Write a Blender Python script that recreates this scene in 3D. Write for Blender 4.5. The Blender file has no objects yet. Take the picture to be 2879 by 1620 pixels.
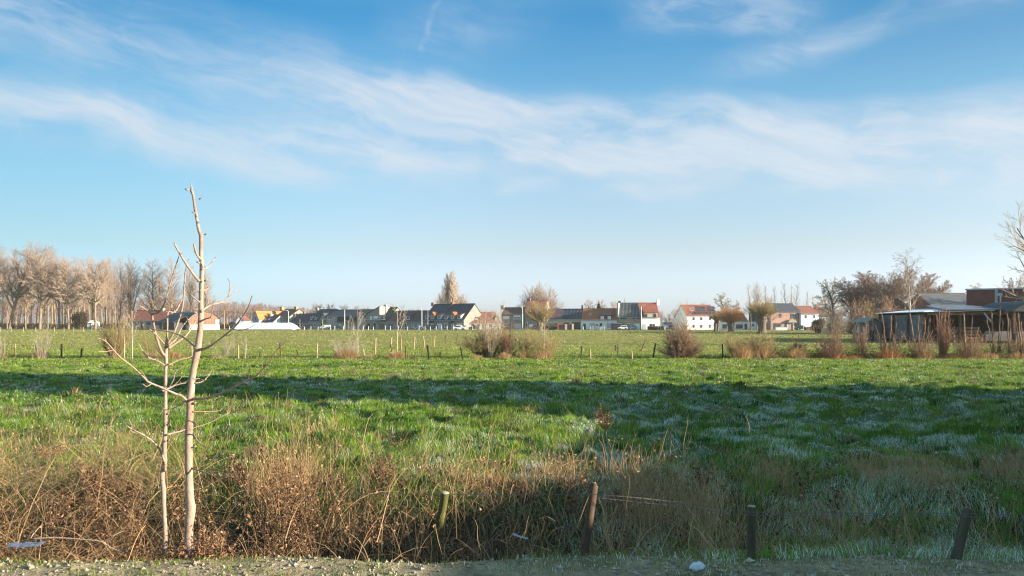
import bpy, math, random
import numpy as np
from math import radians as R, sin, cos, pi, tan, atan2, hypot
from mathutils import Vector

# ------------------------------------------------------------------ camera, sky, sun
SC = bpy.context.scene
COL = SC.collection
H, F, CX, HY = 2.2, 2240.0, 1439.5, 907.0        # eye height, focal length and horizon in photo pixels
cam_d = bpy.data.cameras.new("camera")
cam = bpy.data.objects.new("camera", cam_d); COL.objects.link(cam)
cam.location = (0, 0, H); cam.rotation_euler = (R(90), 0, 0)
cam_d.sensor_width = 36.0; cam_d.lens = 36.0 * F / 2879.0
cam_d.shift_y = (HY - 810.0) / 2879.0
cam_d.clip_start = 0.1; cam_d.clip_end = 9000
SC.camera = cam
SC.view_settings.view_transform = 'Standard'; SC.view_settings.look = 'None'
SC.view_settings.gamma = 1.0; SC.view_settings.exposure = 1.6
SC.render.resolution_x = 1024; SC.render.resolution_y = 576
SC.cycles.max_bounces = 6; SC.cycles.diffuse_bounces = 3; SC.cycles.transparent_max_bounces = 8
SC.cycles.volume_bounces = 1
SC.cycles.use_denoising = True; SC.cycles.denoising_prefilter = 'ACCURATE'; SC.cycles.denoising_input_passes = 'RGB_ALBEDO_NORMAL'; SC.cycles.pixel_filter_type = 'BLACKMAN_HARRIS'; SC.cycles.filter_width = 1.2

SUN_EL = R(13.0)
SUN_H = Vector((0.975, -0.222)).normalized()      # horizontal direction towards the sun
sun_d = bpy.data.lights.new("sun", 'SUN'); sun_d.energy = 5.0; sun_d.angle = R(0.5); sun_d.color = (1.0, 0.86, 0.68)
sun = bpy.data.objects.new("sun", sun_d); COL.objects.link(sun)
sdir = Vector((SUN_H.x * cos(SUN_EL), SUN_H.y * cos(SUN_EL), sin(SUN_EL)))
sun.rotation_euler = sdir.to_track_quat('Z', 'Y').to_euler()
sun.location = (30, -10, 30)

world = bpy.data.worlds.new("World"); SC.world = world; world.use_nodes = True
class NT:
    """tiny helper for writing node graphs"""
    def __init__(s, nt): s.nt = nt; s.L = nt.links
    def n(s, t, **kw):
        nd = s.nt.nodes.new(t)
        for k, v in kw.items():
            setattr(nd, k, v)
        return nd
    def link(s, a, b): s.L.new(a, b)
    def setin(s, sock, v):
        if hasattr(v, 'is_output') or isinstance(v, bpy.types.NodeSocket): s.L.new(v, sock)
        else: sock.default_value = v
    def m(s, op, a, b=None, c=None, clamp=False):
        nd = s.n('ShaderNodeMath', operation=op); nd.use_clamp = clamp
        s.setin(nd.inputs[0], a)
        if b is not None: s.setin(nd.inputs[1], b)
        if c is not None: s.setin(nd.inputs[2], c)
        return nd.outputs[0]
    def mr(s, v, a, b, c=0.0, d=1.0, smooth=True):
        nd = s.n('ShaderNodeMapRange', interpolation_type='SMOOTHSTEP' if smooth else 'LINEAR')
        s.setin(nd.inputs[0], v); nd.inputs[1].default_value = a; nd.inputs[2].default_value = b
        nd.inputs[3].default_value = c; nd.inputs[4].default_value = d
        return nd.outputs[0]
    def mix(s, f, a, b, mode='MIX'):
        nd = s.n('ShaderNodeMix', data_type='RGBA', blend_type=mode)
        s.setin(nd.inputs[0], f); s.setin(nd.inputs[6], a); s.setin(nd.inputs[7], b)
        return nd.outputs[2]
    def comb(s, x, y, z):
        nd = s.n('ShaderNodeCombineXYZ')
        for i, v in enumerate((x, y, z)): s.setin(nd.inputs[i], v)
        return nd.outputs[0]
    def noise(s, vec, scale, detail=4.0, rough=0.5, dist=0.0, out=0):
        nd = s.n('ShaderNodeTexNoise'); s.link(vec, nd.inputs['Vector'])
        nd.inputs['Scale'].default_value = scale; nd.inputs['Detail'].default_value = detail
        nd.inputs['Roughness'].default_value = rough; nd.inputs['Distortion'].default_value = dist
        return nd.outputs[out]
    def coord(s, out='Object'): return s.n('ShaderNodeTexCoord').outputs[out]

def build_world():
    nt = world.node_tree; nt.nodes.clear(); g = NT(nt)
    sky = g.n('ShaderNodeTexSky', sky_type='NISHITA'); sky.sun_disc = False
    sky.sun_elevation = SUN_EL; sky.sun_rotation = atan2(SUN_H.x, SUN_H.y)
    sky.air_density = 1.0; sky.dust_density = 0.6; sky.ozone_density = 1.6; sky.altitude = 0
    d = g.coord('Generated')
    sp = g.n('ShaderNodeSeparateXYZ'); g.link(d, sp.inputs[0]); x, y, z = sp.outputs
    az = g.m('ARCTAN2', x, y)                      # 0 ahead, + right
    el = g.m('DIVIDE', z, g.m('SQRT', g.m('ADD', g.m('MULTIPLY', x, x), g.m('MULTIPLY', y, y))))
    # domain warp
    v0 = g.comb(az, el, 0.0)
    wn = g.n('ShaderNodeTexNoise'); g.link(v0, wn.inputs['Vector']); wn.inputs['Scale'].default_value = 5.0; wn.inputs['Detail'].default_value = 3.0
    ws = g.n('ShaderNodeSeparateXYZ'); g.link(wn.outputs['Color'], ws.inputs[0])
    azw = g.m('ADD', az, g.m('MULTIPLY', g.m('SUBTRACT', ws.outputs[0], 0.5), 0.16))
    elw = g.m('ADD', el, g.m('MULTIPLY', g.m('SUBTRACT', ws.outputs[1], 0.5), 0.07))
    def band(c, slope, w_up, w_dn, a0, a1, soft, k=1.0, curve=0.0):
        """a streak of cloud: height c + slope*az (+curve*az^2), fading over w_up above and w_dn below"""
        ctr = g.m('ADD', c, g.m('MULTIPLY', azw, slope))
        if curve: ctr = g.m('ADD', ctr, g.m('MULTIPLY', g.m('MULTIPLY', azw, azw), curve))
        t = g.m('SUBTRACT', elw, ctr)
        up = g.mr(t, 0.0, w_up, 1.0, 0.0); dn = g.mr(t, -w_dn, 0.0, 0.0, 1.0)
        s = g.m('MULTIPLY', up, dn)
        s = g.m('MULTIPLY', s, g.mr(azw, a0 - soft, a0 + soft)); s = g.m('MULTIPLY', s, g.mr(azw, a1 - soft, a1 + soft, 1.0, 0.0))
        return g.m('MULTIPLY', s, k)
    bands = [
        band(0.262, -0.10, 0.050, 0.115, -0.20, 0.90, 0.09, 0.95),        # the wide veil running to the right
        band(0.215, -0.04, 0.03, 0.04, 0.02, 0.38, 0.05, 0.55),
        band(0.180, -0.09, 0.050, 0.05, -0.9, -0.12, 0.08, 1.0),        # lower left streak
        band(0.235, -0.16, 0.10, 0.07, -0.62, -0.05, 0.12, 0.52),         # pale upper left veil
        band(0.225, 0.03, 0.03, 0.03, -0.28, -0.06, 0.05, 0.6),
        band(0.395, -0.05, 0.05, 0.045, 0.15, 0.36, 0.05, 0.62),         # high wisp right of centre
        band(0.27, 0.16, 0.035, 0.035, 0.26, 0.9, 0.08, 0.34),
        band(0.172, 0.0, 0.012, 0.014, -0.02, 0.06, 0.02, 0.5),
        band(0.37, 0.10, 0.06, 0.05, -0.15, 0.02, 0.05, 0.16),
        band(0.205, 0.0, 0.02, 0.03, 0.42, 0.9, 0.1, 0.5), band(0.195, 0.03, 0.025, 0.02, -0.10, 0.24, 0.05, 0.55), band(0.165, -0.02, 0.012, 0.014, 0.10, 0.24, 0.03, 0.4), band(0.19, -0.05, 0.02, 0.02, 0.30, 0.70, 0.08, 0.5),
    ]
    cl = bands[0]
    for b in bands[1:]: cl = g.m('ADD', cl, b)
    # streaky texture, stretched along gently rising lines
    st1 = g.comb(g.m('ADD', g.m('MULTIPLY', azw, 2.2), g.m('MULTIPLY', elw, 1.6)), g.m('ADD', g.m('MULTIPLY', elw, 9.0), g.m('MULTIPLY', azw, 1.6)), 0.3)
    n1 = g.noise(st1, 2.2, 8.0, 0.60, 0.25)
    st2 = g.comb(g.m('SUBTRACT', g.m('MULTIPLY', azw, 7.0), g.m('MULTIPLY', elw, 9.0)), g.m('ADD', g.m('MULTIPLY', elw, 15.0), g.m('MULTIPLY', azw, 5.0)), 1.7)
    n2 = g.noise(st2, 1.6, 8.0, 0.62, 0.3)
    tex = g.m('ADD', g.mr(n1, 0.34, 0.66), g.m('MULTIPLY', g.mr(n2, 0.40, 0.66), 0.62))
    mask = g.m('MULTIPLY', cl, g.m('ADD', g.m('MULTIPLY', tex, 0.70), 0.12))
    # thin contrail left by a plane, high up and just left of the middle
    ct = g.m('ABSOLUTE', g.m('SUBTRACT', azw, g.m('ADD', -0.262, g.m('MULTIPLY', el, 0.40))))
    ctm = g.m('MULTIPLY', g.mr(ct, 0.0, 0.008, 1.0, 0.0), g.m('MULTIPLY', g.mr(el, 0.315, 0.335), g.mr(el, 0.36, 0.41, 1.0, 0.25)))
    mask = g.m('ADD', mask, g.m('MULTIPLY', ctm, g.m('MULTIPLY', g.mr(n2, 0.4, 0.6), 0.2)), clamp=True)
    mask = g.m('MULTIPLY', mask, g.mr(el, 0.02, 0.12), clamp=True)
    st3 = g.comb(g.m('ADD', g.m('MULTIPLY', azw, 3.0), g.m('MULTIPLY', elw, 6.0)), g.m('ADD', g.m('MULTIPLY', elw, 13.0), g.m('MULTIPLY', azw, 3.0)), 4.1)
    n3 = g.noise(st3, 2.4, 9.0, 0.68, 0.25)
    mask = g.m('SUBTRACT', 1.0, g.m('EXPONENT', g.m('MULTIPLY', mask, -1.6)))
    mask = g.m('MULTIPLY', mask, g.m('ADD', 0.68, g.m('MULTIPLY', g.mr(n3, 0.36, 0.64), 0.42)))
    # brighten and cool the clear sky a little; whitish haze low down; unseen sky overhead raised to add light to the shade
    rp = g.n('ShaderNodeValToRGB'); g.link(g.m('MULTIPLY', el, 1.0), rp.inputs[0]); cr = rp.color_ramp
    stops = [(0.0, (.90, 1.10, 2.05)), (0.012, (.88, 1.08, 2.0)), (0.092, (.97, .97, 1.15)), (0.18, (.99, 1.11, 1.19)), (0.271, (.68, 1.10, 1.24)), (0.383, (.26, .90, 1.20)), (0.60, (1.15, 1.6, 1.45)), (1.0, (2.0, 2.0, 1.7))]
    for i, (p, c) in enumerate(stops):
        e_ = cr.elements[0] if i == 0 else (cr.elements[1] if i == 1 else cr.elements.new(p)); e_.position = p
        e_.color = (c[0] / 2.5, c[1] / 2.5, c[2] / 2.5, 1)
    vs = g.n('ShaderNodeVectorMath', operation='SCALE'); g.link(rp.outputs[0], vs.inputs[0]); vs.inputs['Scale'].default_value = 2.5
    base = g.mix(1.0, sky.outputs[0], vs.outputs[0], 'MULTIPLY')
    side = g.m('SUBTRACT', g.m('SUBTRACT', 1.0, g.mr(az, -0.05, -0.70, 0.0, 0.34)), g.m('MULTIPLY', g.mr(az, 0.15, 0.70, 0.0, 0.24), g.mr(el, 0.05, 0.38, 0.15, 1.0)))
    side = g.m('MAXIMUM', side, g.mr(g.m('ABSOLUTE', az), 0.9, 1.3))          # only the sky ahead is deepened
    vb = g.n('ShaderNodeVectorMath', operation='SCALE'); g.link(base, vb.inputs[0]); g.link(side, vb.inputs['Scale'])
    lf = g.mix(g.m('MULTIPLY', g.mr(az, 0.0, -0.60, 0.0, 1.0), g.mr(g.m('ABSOLUTE', az), 0.9, 1.3, 1.0, 0.0)), (1, 1, 1, 1), (0.80, 1.03, 1.06, 1))
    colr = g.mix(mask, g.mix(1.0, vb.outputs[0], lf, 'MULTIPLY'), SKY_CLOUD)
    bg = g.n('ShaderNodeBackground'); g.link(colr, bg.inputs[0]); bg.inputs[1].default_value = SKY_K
    out = g.n('ShaderNodeOutputWorld'); g.link(bg.outputs[0], out.inputs[0])
    world.cycles.sampling_method = 'MANUAL'; world.cycles.sample_map_resolution = 512
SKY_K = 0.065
SKY_CLOUD = (3.60, 3.98, 4.42, 1)
build_world()

# ------------------------------------------------------------------ helpers
def W(px, py, D): return ((px - CX) / F * D, D, H + (HY - py) / F * D)
def GD(py, z=0.0): return (H - z) * F / (py - HY)          # distance of a ground point seen at photo row py
def tag(o, label=None, cat=None, group=None, kind=None):
    if label: o["label"] = label
    if cat: o["category"] = cat
    if group: o["group"] = group
    if kind or cat: o["kind"] = kind or "thing"
    return o
def empty(name, loc=(0, 0, 0), rz=0.0):
    o = bpy.data.objects.new(name, None); COL.objects.link(o); o.location = loc; o.rotation_euler = (0, 0, rz)
    o.empty_display_size = 0.2
    return o
def copy_tree(o, parent=None):
    c = o.copy(); COL.objects.link(c); c.parent = parent
    for ch in o.children: copy_tree(ch, c)
    return c

def hash2(ix, iy, seed):
    h = (ix.astype(np.int64) * 374761393 + iy.astype(np.int64) * 668265263 + seed * 974634777) & 0xFFFFFFFF
    h = ((h ^ (h >> 13)) * 1274126177) & 0xFFFFFFFF
    return ((h ^ (h >> 16)) & 0xFFFFFF) / float(0xFFFFFF)
def vnoise(x, y, seed=0):
    x = np.asarray(x, float); y = np.asarray(y, float)
    ix = np.floor(x); iy = np.floor(y); fx = x - ix; fy = y - iy
    fx = fx * fx * (3 - 2 * fx); fy = fy * fy * (3 - 2 * fy)
    a = hash2(ix, iy, seed); b = hash2(ix + 1, iy, seed); c = hash2(ix, iy + 1, seed); d = hash2(ix + 1, iy + 1, seed)
    return (a * (1 - fx) + b * fx) * (1 - fy) + (c * (1 - fx) + d * fx) * fy
def fbm(x, y, octv=3, seed=0, gain=0.5):
    t = 0.0; a = 1.0; s = 0.0
    for i in range(octv):
        t = t + a * vnoise(x * 2 ** i + 17.3 * i, y * 2 ** i + 5.1 * i, seed + i); s += a; a *= gain
    return t / s
def sstep(a, b, x):
    t = np.clip((np.asarray(x, float) - a) / (b - a), 0, 1); return t * t * (3 - 2 * t)

def np_mesh(name, V, faces, mat, parent=None, col=None, smooth=False, matidx=None):
    """faces: list of (M,k) int arrays; col: per-vertex rgb"""
    me = bpy.data.meshes.new(name)
    V = np.ascontiguousarray(V, dtype=np.float32)
    me.vertices.add(len(V)); me.vertices.foreach_set("co", V.ravel())
    loops = np.concatenate([f.ravel() for f in faces]).astype(np.int32)
    tot = np.concatenate([np.full(len(f), f.shape[1], np.int32) for f in faces])
    st = np.concatenate([[0], np.cumsum(tot)[:-1]]).astype(np.int32)
    me.loops.add(len(loops)); me.loops.foreach_set("vertex_index", loops)
    me.polygons.add(len(tot)); me.polygons.foreach_set("loop_start", st)
    me.polygons.foreach_set("use_smooth", np.full(len(tot), smooth, bool))
    if matidx is not None: me.polygons.foreach_set("material_index", np.asarray(matidx, np.int32))
    me.update(calc_edges=True)
    if col is not None:
        at = me.color_attributes.new("Col", 'FLOAT_COLOR', 'POINT')
        c4 = np.ones((len(V), 4), np.float32); c4[:, :3] = col
        at.data.foreach_set("color", c4.ravel())
    for m_ in (mat if isinstance(mat, (list, tuple)) else [mat]): me.materials.append(m_)
    o = bpy.data.objects.new(name, me); COL.objects.link(o)
    if parent: o.parent = parent
    return o

class MB:
    """collects simple solids, then links them as one mesh object"""
    def __init__(s): s.v = []; s.f = []; s.mi = []
    def add(s, vs, fs, mi=0):
        b = len(s.v); s.v += [tuple(p) for p in vs]; s.f += [tuple(b + i for i in f) for f in fs]; s.mi += [mi] * len(fs)
    def box(s, x0, x1, y0, y1, z0, z1, mi=0):
        vs = [(x0,y0,z0),(x1,y0,z0),(x1,y1,z0),(x0,y1,z0),(x0,y0,z1),(x1,y0,z1),(x1,y1,z1),(x0,y1,z1)]
        s.add(vs, [(0,3,2,1),(4,5,6,7),(0,1,5,4),(1,2,6,5),(2,3,7,6),(3,0,4,7)], mi)
    def slab(s, quad, th, mi=0):
        """quad of 4 points extruded by th along -normal"""
        q = [Vector(p) for p in quad]; n = (q[1] - q[0]).cross(q[3] - q[0]).normalized() * th
        vs = q + [p - n for p in q]
        s.add(vs, [(0,1,2,3),(7,6,5,4),(0,4,5,1),(1,5,6,2),(2,6,7,3),(3,7,4,0)], mi)
    def prism(s, poly, d, mi=0):
        """polygon (list of 3-vectors) extruded along vector d"""
        d = Vector(d); n = len(poly); q = [Vector(p) for p in poly]
        vs = q + [p + d for p in q]
        s.add(vs, [tuple(range(n))[::-1], tuple(range(n, 2 * n))] + [(i, (i + 1) % n, n + (i + 1) % n, n + i) for i in range(n)], mi)
    def tube(s, pts, rad, sides=8, mi=0, cap=True):
        P = [Vector(p) for p in pts]; n = len(P)
        if not isinstance(rad, (list, tuple)): rad = [rad] * n
        vs = []; up = Vector((0.3, 1, 0.13)).normalized()
        t0 = (P[1] - P[0]).normalized(); a = t0.cross(up)
        if a.length < 0.1: a = t0.cross(Vector((1, 0, 0)))
        a.normalize()
        for i in range(n):
            t = (P[min(i + 1, n - 1)] - P[max(i - 1, 0)]).normalized()
            a = (a - t * a.dot(t)).normalized(); b = t.cross(a)
            for k in range(sides):
                w = 2 * pi * k / sides
                vs.append(P[i] + (a * cos(w) + b * sin(w)) * rad[i])
        fs = [(i * sides + k, i * sides + (k + 1) % sides, (i + 1) * sides + (k + 1) % sides, (i + 1) * sides + k) for i in range(n - 1) for k in range(sides)]
        if cap: fs += [tuple(range(sides))[::-1], tuple((n - 1) * sides + k for k in range(sides))]
        s.add(vs, fs, mi)
    def build(s, name, mat, parent=None, smooth=False, bevel=0):
        me = bpy.data.meshes.new(name); me.from_pydata(s.v, [], s.f)
        for m_ in (mat if isinstance(mat, (list, tuple)) else [mat]): me.materials.append(m_)
        me.polygons.foreach_set("material_index", s.mi); me.polygons.foreach_set("use_smooth", [smooth] * len(s.f)); me.update()
        o = bpy.data.objects.new(name, me); COL.objects.link(o)
        if parent: o.parent = parent
        if bevel:
            b = o.modifiers.new("bevel", 'BEVEL'); b.width = bevel; b.segments = 2
        return o

# ------------------------------------------------------------------ materials
def new_mat(name):
    m = bpy.data.materials.new(name); m.use_nodes = True; nt = m.node_tree; nt.nodes.clear()
    return m, NT(nt)
def finish(g, shader, disp=None):
    out = g.n('ShaderNodeOutputMaterial'); g.link(shader, out.inputs[0])
def pbsdf(g, col, rough=0.8, spec=0.3, normal=None, metal=0.0):
    b = g.n('ShaderNodeBsdfPrincipled'); g.setin(b.inputs['Base Color'], col); g.setin(b.inputs['Roughness'], rough)
    b.inputs['Specular IOR Level'].default_value = spec; b.inputs['Metallic'].default_value = metal
    if normal is not None: g.link(normal, b.inputs['Normal'])
    return b.outputs[0]
def bump(g, h, strength=0.5, dist=0.05):
    b = g.n('ShaderNodeBump'); b.inputs['Strength'].default_value = strength; b.inputs['Distance'].default_value = dist
    g.link(h, b.inputs['Height']); return b.outputs[0]
def c4(c, k=1.0): return (c[0] * k, c[1] * k, c[2] * k, 1)
def mat_noise(name, c, var=0.25, scale=3.0, rough=0.85, c2=None, spec=0.2, bmp=0.0, metal=0.0):
    m, g = new_mat(name); co = g.coord()
    n = g.noise(co, scale, 6, 0.6)
    a = c4(c, 1 - var); b = c4(c2 if c2 else c, 1 + var)
    col = g.mix(g.mr(n, 0.3, 0.7), a, b)
    nb = bump(g, n, bmp, 0.05) if bmp else None
    finish(g, pbsdf(g, col, rough, spec, nb, metal)); return m
def mat_brick(name, c, mortar=(0.35, 0.33, 0.3), var=0.2, sc=1.0):
    m, g = new_mat(name); co = g.coord()
    # use the face's own direction: x along the facade mixed with depth, z up
    sp = g.n('ShaderNodeSeparateXYZ'); g.link(co, sp.inputs[0])
    v = g.comb(g.m('ADD', sp.outputs[0], sp.outputs[1]), sp.outputs[2], 0.0)
    br = g.n('ShaderNodeTexBrick'); g.link(v, br.inputs['Vector']); br.inputs['Scale'].default_value = sc
    br.inputs['Brick Width'].default_value = 0.22; br.inputs['Row Height'].default_value = 0.075; br.inputs['Mortar Size'].default_value = 0.01
    br.inputs['Color1'].default_value = c4(c, 1 - var); br.inputs['Color2'].default_value = c4(c, 1 + var); br.inputs['Mortar'].default_value = c4(mortar)
    n = g.noise(co, 0.6, 5, 0.65); n2 = g.noise(co, 6.0, 3, 0.6)
    col = g.mix(0.6, br.outputs[0], c4(c))
    col = g.mix(g.mr(n, 0.3, 0.75), col, c4(c, 0.72)); col = g.mix(g.m('MULTIPLY', g.mr(n2, 0.55, 0.75), 0.35), col, c4(c, 1.35))
    finish(g, pbsdf(g, col, 0.9, 0.15)); return m
def mat_plaster(name, c, dirt=(0.3, 0.29, 0.26)):
    m, g = new_mat(name); co = g.coord()
    n = g.noise(co, 0.8, 6, 0.65)
    mp = g.n('ShaderNodeMapping'); g.link(co, mp.inputs[0]); mp.inputs['Scale'].default_value = (3.0, 3.0, 0.35)
    n2 = g.noise(mp.outputs[0], 1.0, 5, 0.7)
    col = g.mix(g.m('MULTIPLY', g.mr(n2, 0.52, 0.8), 0.45), c4(c), c4(dirt)); col = g.mix(g.m('MULTIPLY', g.mr(n, 0.35, 0.75), 0.25), col, c4(c, 0.8))
    finish(g, pbsdf(g, col, 0.85, 0.2)); return m
def mat_roof(name, c, c2, period=0.30, rowp=0.35, rough=0.7, amt=0.35, spec=0.25):
    """clay or concrete tiles: columns along the ridge, rows up the slope, moss and wear"""
    m, g = new_mat(name); co = g.coord()
    sp = g.n('ShaderNodeSeparateXYZ'); g.link(co, sp.inputs[0])
    wx = g.m('SINE', g.m('MULTIPLY', sp.outputs[0], 2 * pi / period)); wz = g.m('FRACT', g.m('MULTIPLY', sp.outputs[2], 1.0 / rowp))
    tile = g.m('ADD', g.m('MULTIPLY', wx, 0.35), g.m('MULTIPLY', wz, 0.4))
    n = g.noise(co, 0.55, 6, 0.7); n2 = g.noise(co, 4.0, 4, 0.7)
    col = g.mix(g.mr(n, 0.3, 0.7), c4(c), c4(c2)); col = g.mix(g.m('MULTIPLY', g.mr(n2, 0.45, 0.7), 0.5), col, c4(c, 0.6))
    col = g.mix(g.m('MULTIPLY', g.mr(tile, -0.35, 0.6, 1.0, 0.0), amt), col, c4(c, 0.35))
    finish(g, pbsdf(g, col, rough, spec, bump(g, tile, 0.9, 0.04))); return m
def mat_veg(name, trans=0.25, rough=0.7):
    m, g = new_mat(name); at = g.n('ShaderNodeVertexColor'); at.layer_name = "Col"
    p = pbsdf(g, at.outputs[0], rough, 0.2)
    t = g.n('ShaderNodeBsdfTranslucent'); g.link(at.outputs[0], t.inputs[0])
    mx = g.n('ShaderNodeMixShader'); mx.inputs[0].default_value = trans; g.link(p, mx.inputs[1]); g.link(t.outputs[0], mx.inputs[2])
    finish(g, mx.outputs[0]); return m
def mat_bark(name, c, c2, scale=8.0, spots=None, zs=0.35):
    m, g = new_mat(name); co = g.coord()
    mp = g.n('ShaderNodeMapping'); g.link(co, mp.inputs[0]); mp.inputs['Scale'].default_value = (1, 1, zs)
    n = g.noise(mp.outputs[0], scale, 8, 0.7)
    col = g.mix(g.mr(n, 0.3, 0.7), c4(c), c4(c2))
    if spots:
        n3 = g.noise(co, scale * 2.2, 4, 0.6); col = g.mix(g.mr(n3, 0.58, 0.7), col, c4(spots))
    finish(g, pbsdf(g, col, 0.9, 0.15, bump(g, n, 0.7, 0.02))); return m
def mat_glass(name, c=(0.03, 0.035, 0.04)):
    m, g = new_mat(name); co = g.coord(); n = g.noise(co, 0.9, 2, 0.5)
    finish(g, pbsdf(g, g.mix(g.mr(n, 0.35, 0.65), c4(c), c4(c, 2.2)), 0.08, 0.5)); return m
M = {}
M['veg'] = mat_veg('vegetation'); M['dry'] = mat_veg('dry_vegetation', 0.15, 0.85)
# ------------------------------------------------------------------ terrain
def ditch_edge(X): return 7.42 + 0.22 * (fbm(X * 0.9 + 3.0, X * 0 + 1.0, 3, 11) - 0.5) + 0.05 * np.sin(X * 2.1)
def ditch_depth(X): return 0.95 - 0.60 * sstep(-0.5, 2.2, X)
def height(X, Y):
    X = np.asarray(X, float); Y = np.asarray(Y, float)
    t = Y - ditch_edge(X); dep = ditch_depth(X)
    wide = 3.1
    prof = sstep(-0.05, 0.75, t) * (1 - sstep(1.5, wide, t))
    z = -dep * prof
    field = sstep(2.4, 3.4, t)
    amp = 0.22 * (1 - sstep(12, 45, Y)) + 0.05
    tus = fbm(X * 0.85, Y * 0.6, 3, 3) - 0.5
    tus2 = np.maximum(fbm(X * 2.3, Y * 1.8, 2, 5) - 0.55, 0) * 0.5 * (1 - sstep(20, 45, Y))
    z = z + field * (amp * tus * 1.1 + tus2) * (1 - sstep(90, 160, Y))
    # second ditch along the middle fence
    d2 = np.abs(Y - 51.0 - 0.4 * np.sin(X * 0.13)); z = z - 0.55 * (1 - sstep(0.5, 1.5, d2))
    z = z + 0.012 * (fbm(X * 6, Y * 6, 3, 9) - 0.5) * (t < 0.3) * 3
    z = z + 0.30 * (fbm(X * 0.03, Y * 0.03, 2, 21) - 0.5) * sstep(60, 110, Y) * (1 - sstep(150, 190, Y))
    z = z + 0.035 * (fbm(X * 0.5, Y * 0.5, 3, 25) - 0.5) * sstep(52, 60, Y) * 4 * (1 - sstep(150, 220, Y))
    return z
def frostv(X, Y):
    """where hoar frost still lies: hollows of the shaded ground mostly"""
    shade = in_shade(X, Y)
    n = fbm(X * 0.9 + 40, Y * 0.75, 4, 31, 0.6); n2 = fbm(X * 3.0, Y * 2.5, 3, 33)
    f = sstep(0.475, 0.56, n * 0.45 + n2 * 0.55)
    f = np.clip(f * 0.95 + 0.03 + 0.20 * sstep(0.5, 0.7, fbm(X * 5.5, Y * 4.0, 2, 35)), 0, 1)
    return f * (0.22 + 0.78 * shade) * (1 - 0.75 * sstep(30, 60, Y))
def in_shade(X, Y):
    strip = sstep(-0.6, 0.6, Y - (21.2 - 0.226 * (X + 0))) * (1 - sstep(-0.6, 0.6, Y - (28.9 - 0.25 * X)))
    near = sstep(-0.4, 0.4, X - np.interp(Y, [6, 7.1, 10, 16.5, 22], [-1.5, -1.4, -0.6, 1.5, 2.6])) * (Y < 24)
    return np.clip(strip + near, 0, 1)

def make_ground():
    ys = [-60, -40, -25, -15, -8, -3, 0, 2, 3.5, 4.5]
    y = 5.2
    while y < 12.5: ys.append(y); y += 0.055
    while y < 70: ys.append(y); y *= 1.0062
    while y < 300: ys.append(y); y *= 1.018
    while y < 6500: ys.append(y); y *= 1.12
    ys = np.array(ys); nu = 520
    u = np.linspace(-1, 1, nu); u = 0.72 * u + 0.75 * u ** 5 + 0.6 * u ** 15
    YY, UU = np.meshgrid(ys, u, indexing='ij')
    XX = UU * (np.maximum(YY, 0) + 6 + 0.02 * np.abs(YY))
    ZZ = height(XX, YY)
    V = np.stack([XX, YY, ZZ], -1).reshape(-1, 3)
    n, k = len(ys), nu
    idx = np.arange(n * k).reshape(n, k)
    q = np.stack([idx[:-1, :-1].ravel(), idx[:-1, 1:].ravel(), idx[1:, 1:].ravel(), idx[1:, :-1].ravel()], 1)
    X, Y, Z = V.T
    t = Y - ditch_edge(X)
    dirt = np.array([0.33, 0.27, 0.165]); soil = np.array([0.045, 0.035, 0.025]); grass = np.array([0.065, 0.115, 0.020])
    mud = np.array([0.10, 0.085, 0.055])
    c = np.tile(grass, (len(X), 1))
    nn = fbm(X * 0.25, Y * 0.12, 4, 41)[:, None]
    far = np.array([0.15, 0.165, 0.045]); far2 = np.array([0.27, 0.24, 0.095])
    fm = far * (1 - nn) + far2 * nn
    w = sstep(52, 62, Y)[:, None]; c = c * (1 - w) + fm * w
    wd = (1 - sstep(0.0, 0.25, t))[:, None]
    gp = sstep(0.5, 0.68, fbm(X * 1.6, Y * 2.2, 4, 43))[:, None] * 0.3
    dd = dirt * (1 - gp) + np.array([0.07, 0.09, 0.03]) * gp
    c = c * (1 - wd) + dd * wd
    ws = (sstep(0.15, 0.5, t) * (1 - sstep(2.2, 3.6, t)))[:, None]; c = c * (1 - ws) + soil * ws
    d2 = (1 - sstep(0.8, 2.0, np.abs(Y - 51.0)))[:, None] * 0.7; c = c * (1 - d2) + np.array([0.05, 0.06, 0.02]) * d2
    fr = frostv(X, Y)[:, None] * sstep(3, 4, t)[:, None] * 0.2; c = c * (1 - fr) + np.array([0.30, 0.36, 0.36]) * fr
    m, g = new_mat('field_ground')
    at = g.n('ShaderNodeVertexColor'); at.layer_name = "Col"; co = g.coord()
    n1 = g.noise(co, 2.2, 6, 0.7); n2 = g.noise(co, 14.0, 5, 0.7); n3 = g.noise(co, 0.35, 5, 0.7)
    f = g.m('ADD', g.m('MULTIPLY', g.m('SUBTRACT', n1, 0.5), 1.9), g.m('MULTIPLY', g.m('SUBTRACT', n2, 0.5), 1.2))
    f = g.m('ADD', f, g.m('MULTIPLY', g.m('SUBTRACT', n3, 0.5), 0.9))
    f = g.m('MAXIMUM', g.m('ADD', f, 1.0), 0.25)
    vm = g.n('ShaderNodeVectorMath', operation='SCALE'); g.link(at.outputs[0], vm.inputs[0]); g.link(f, vm.inputs['Scale'])
    finish(g, pbsdf(g, vm.outputs[0], 0.95, 0.1, bump(g, g.m('ADD', n1, g.m('MULTIPLY', n2, 0.4)), 1.0, 0.12)))
    o = np_mesh('ground', V, [q], m, col=c, smooth=True); tag(o, 'green winter field with a ditch and a strip of bare earth in front', None, None, 'structure')
    return o
make_ground()
RS = np.random.RandomState(7)

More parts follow.
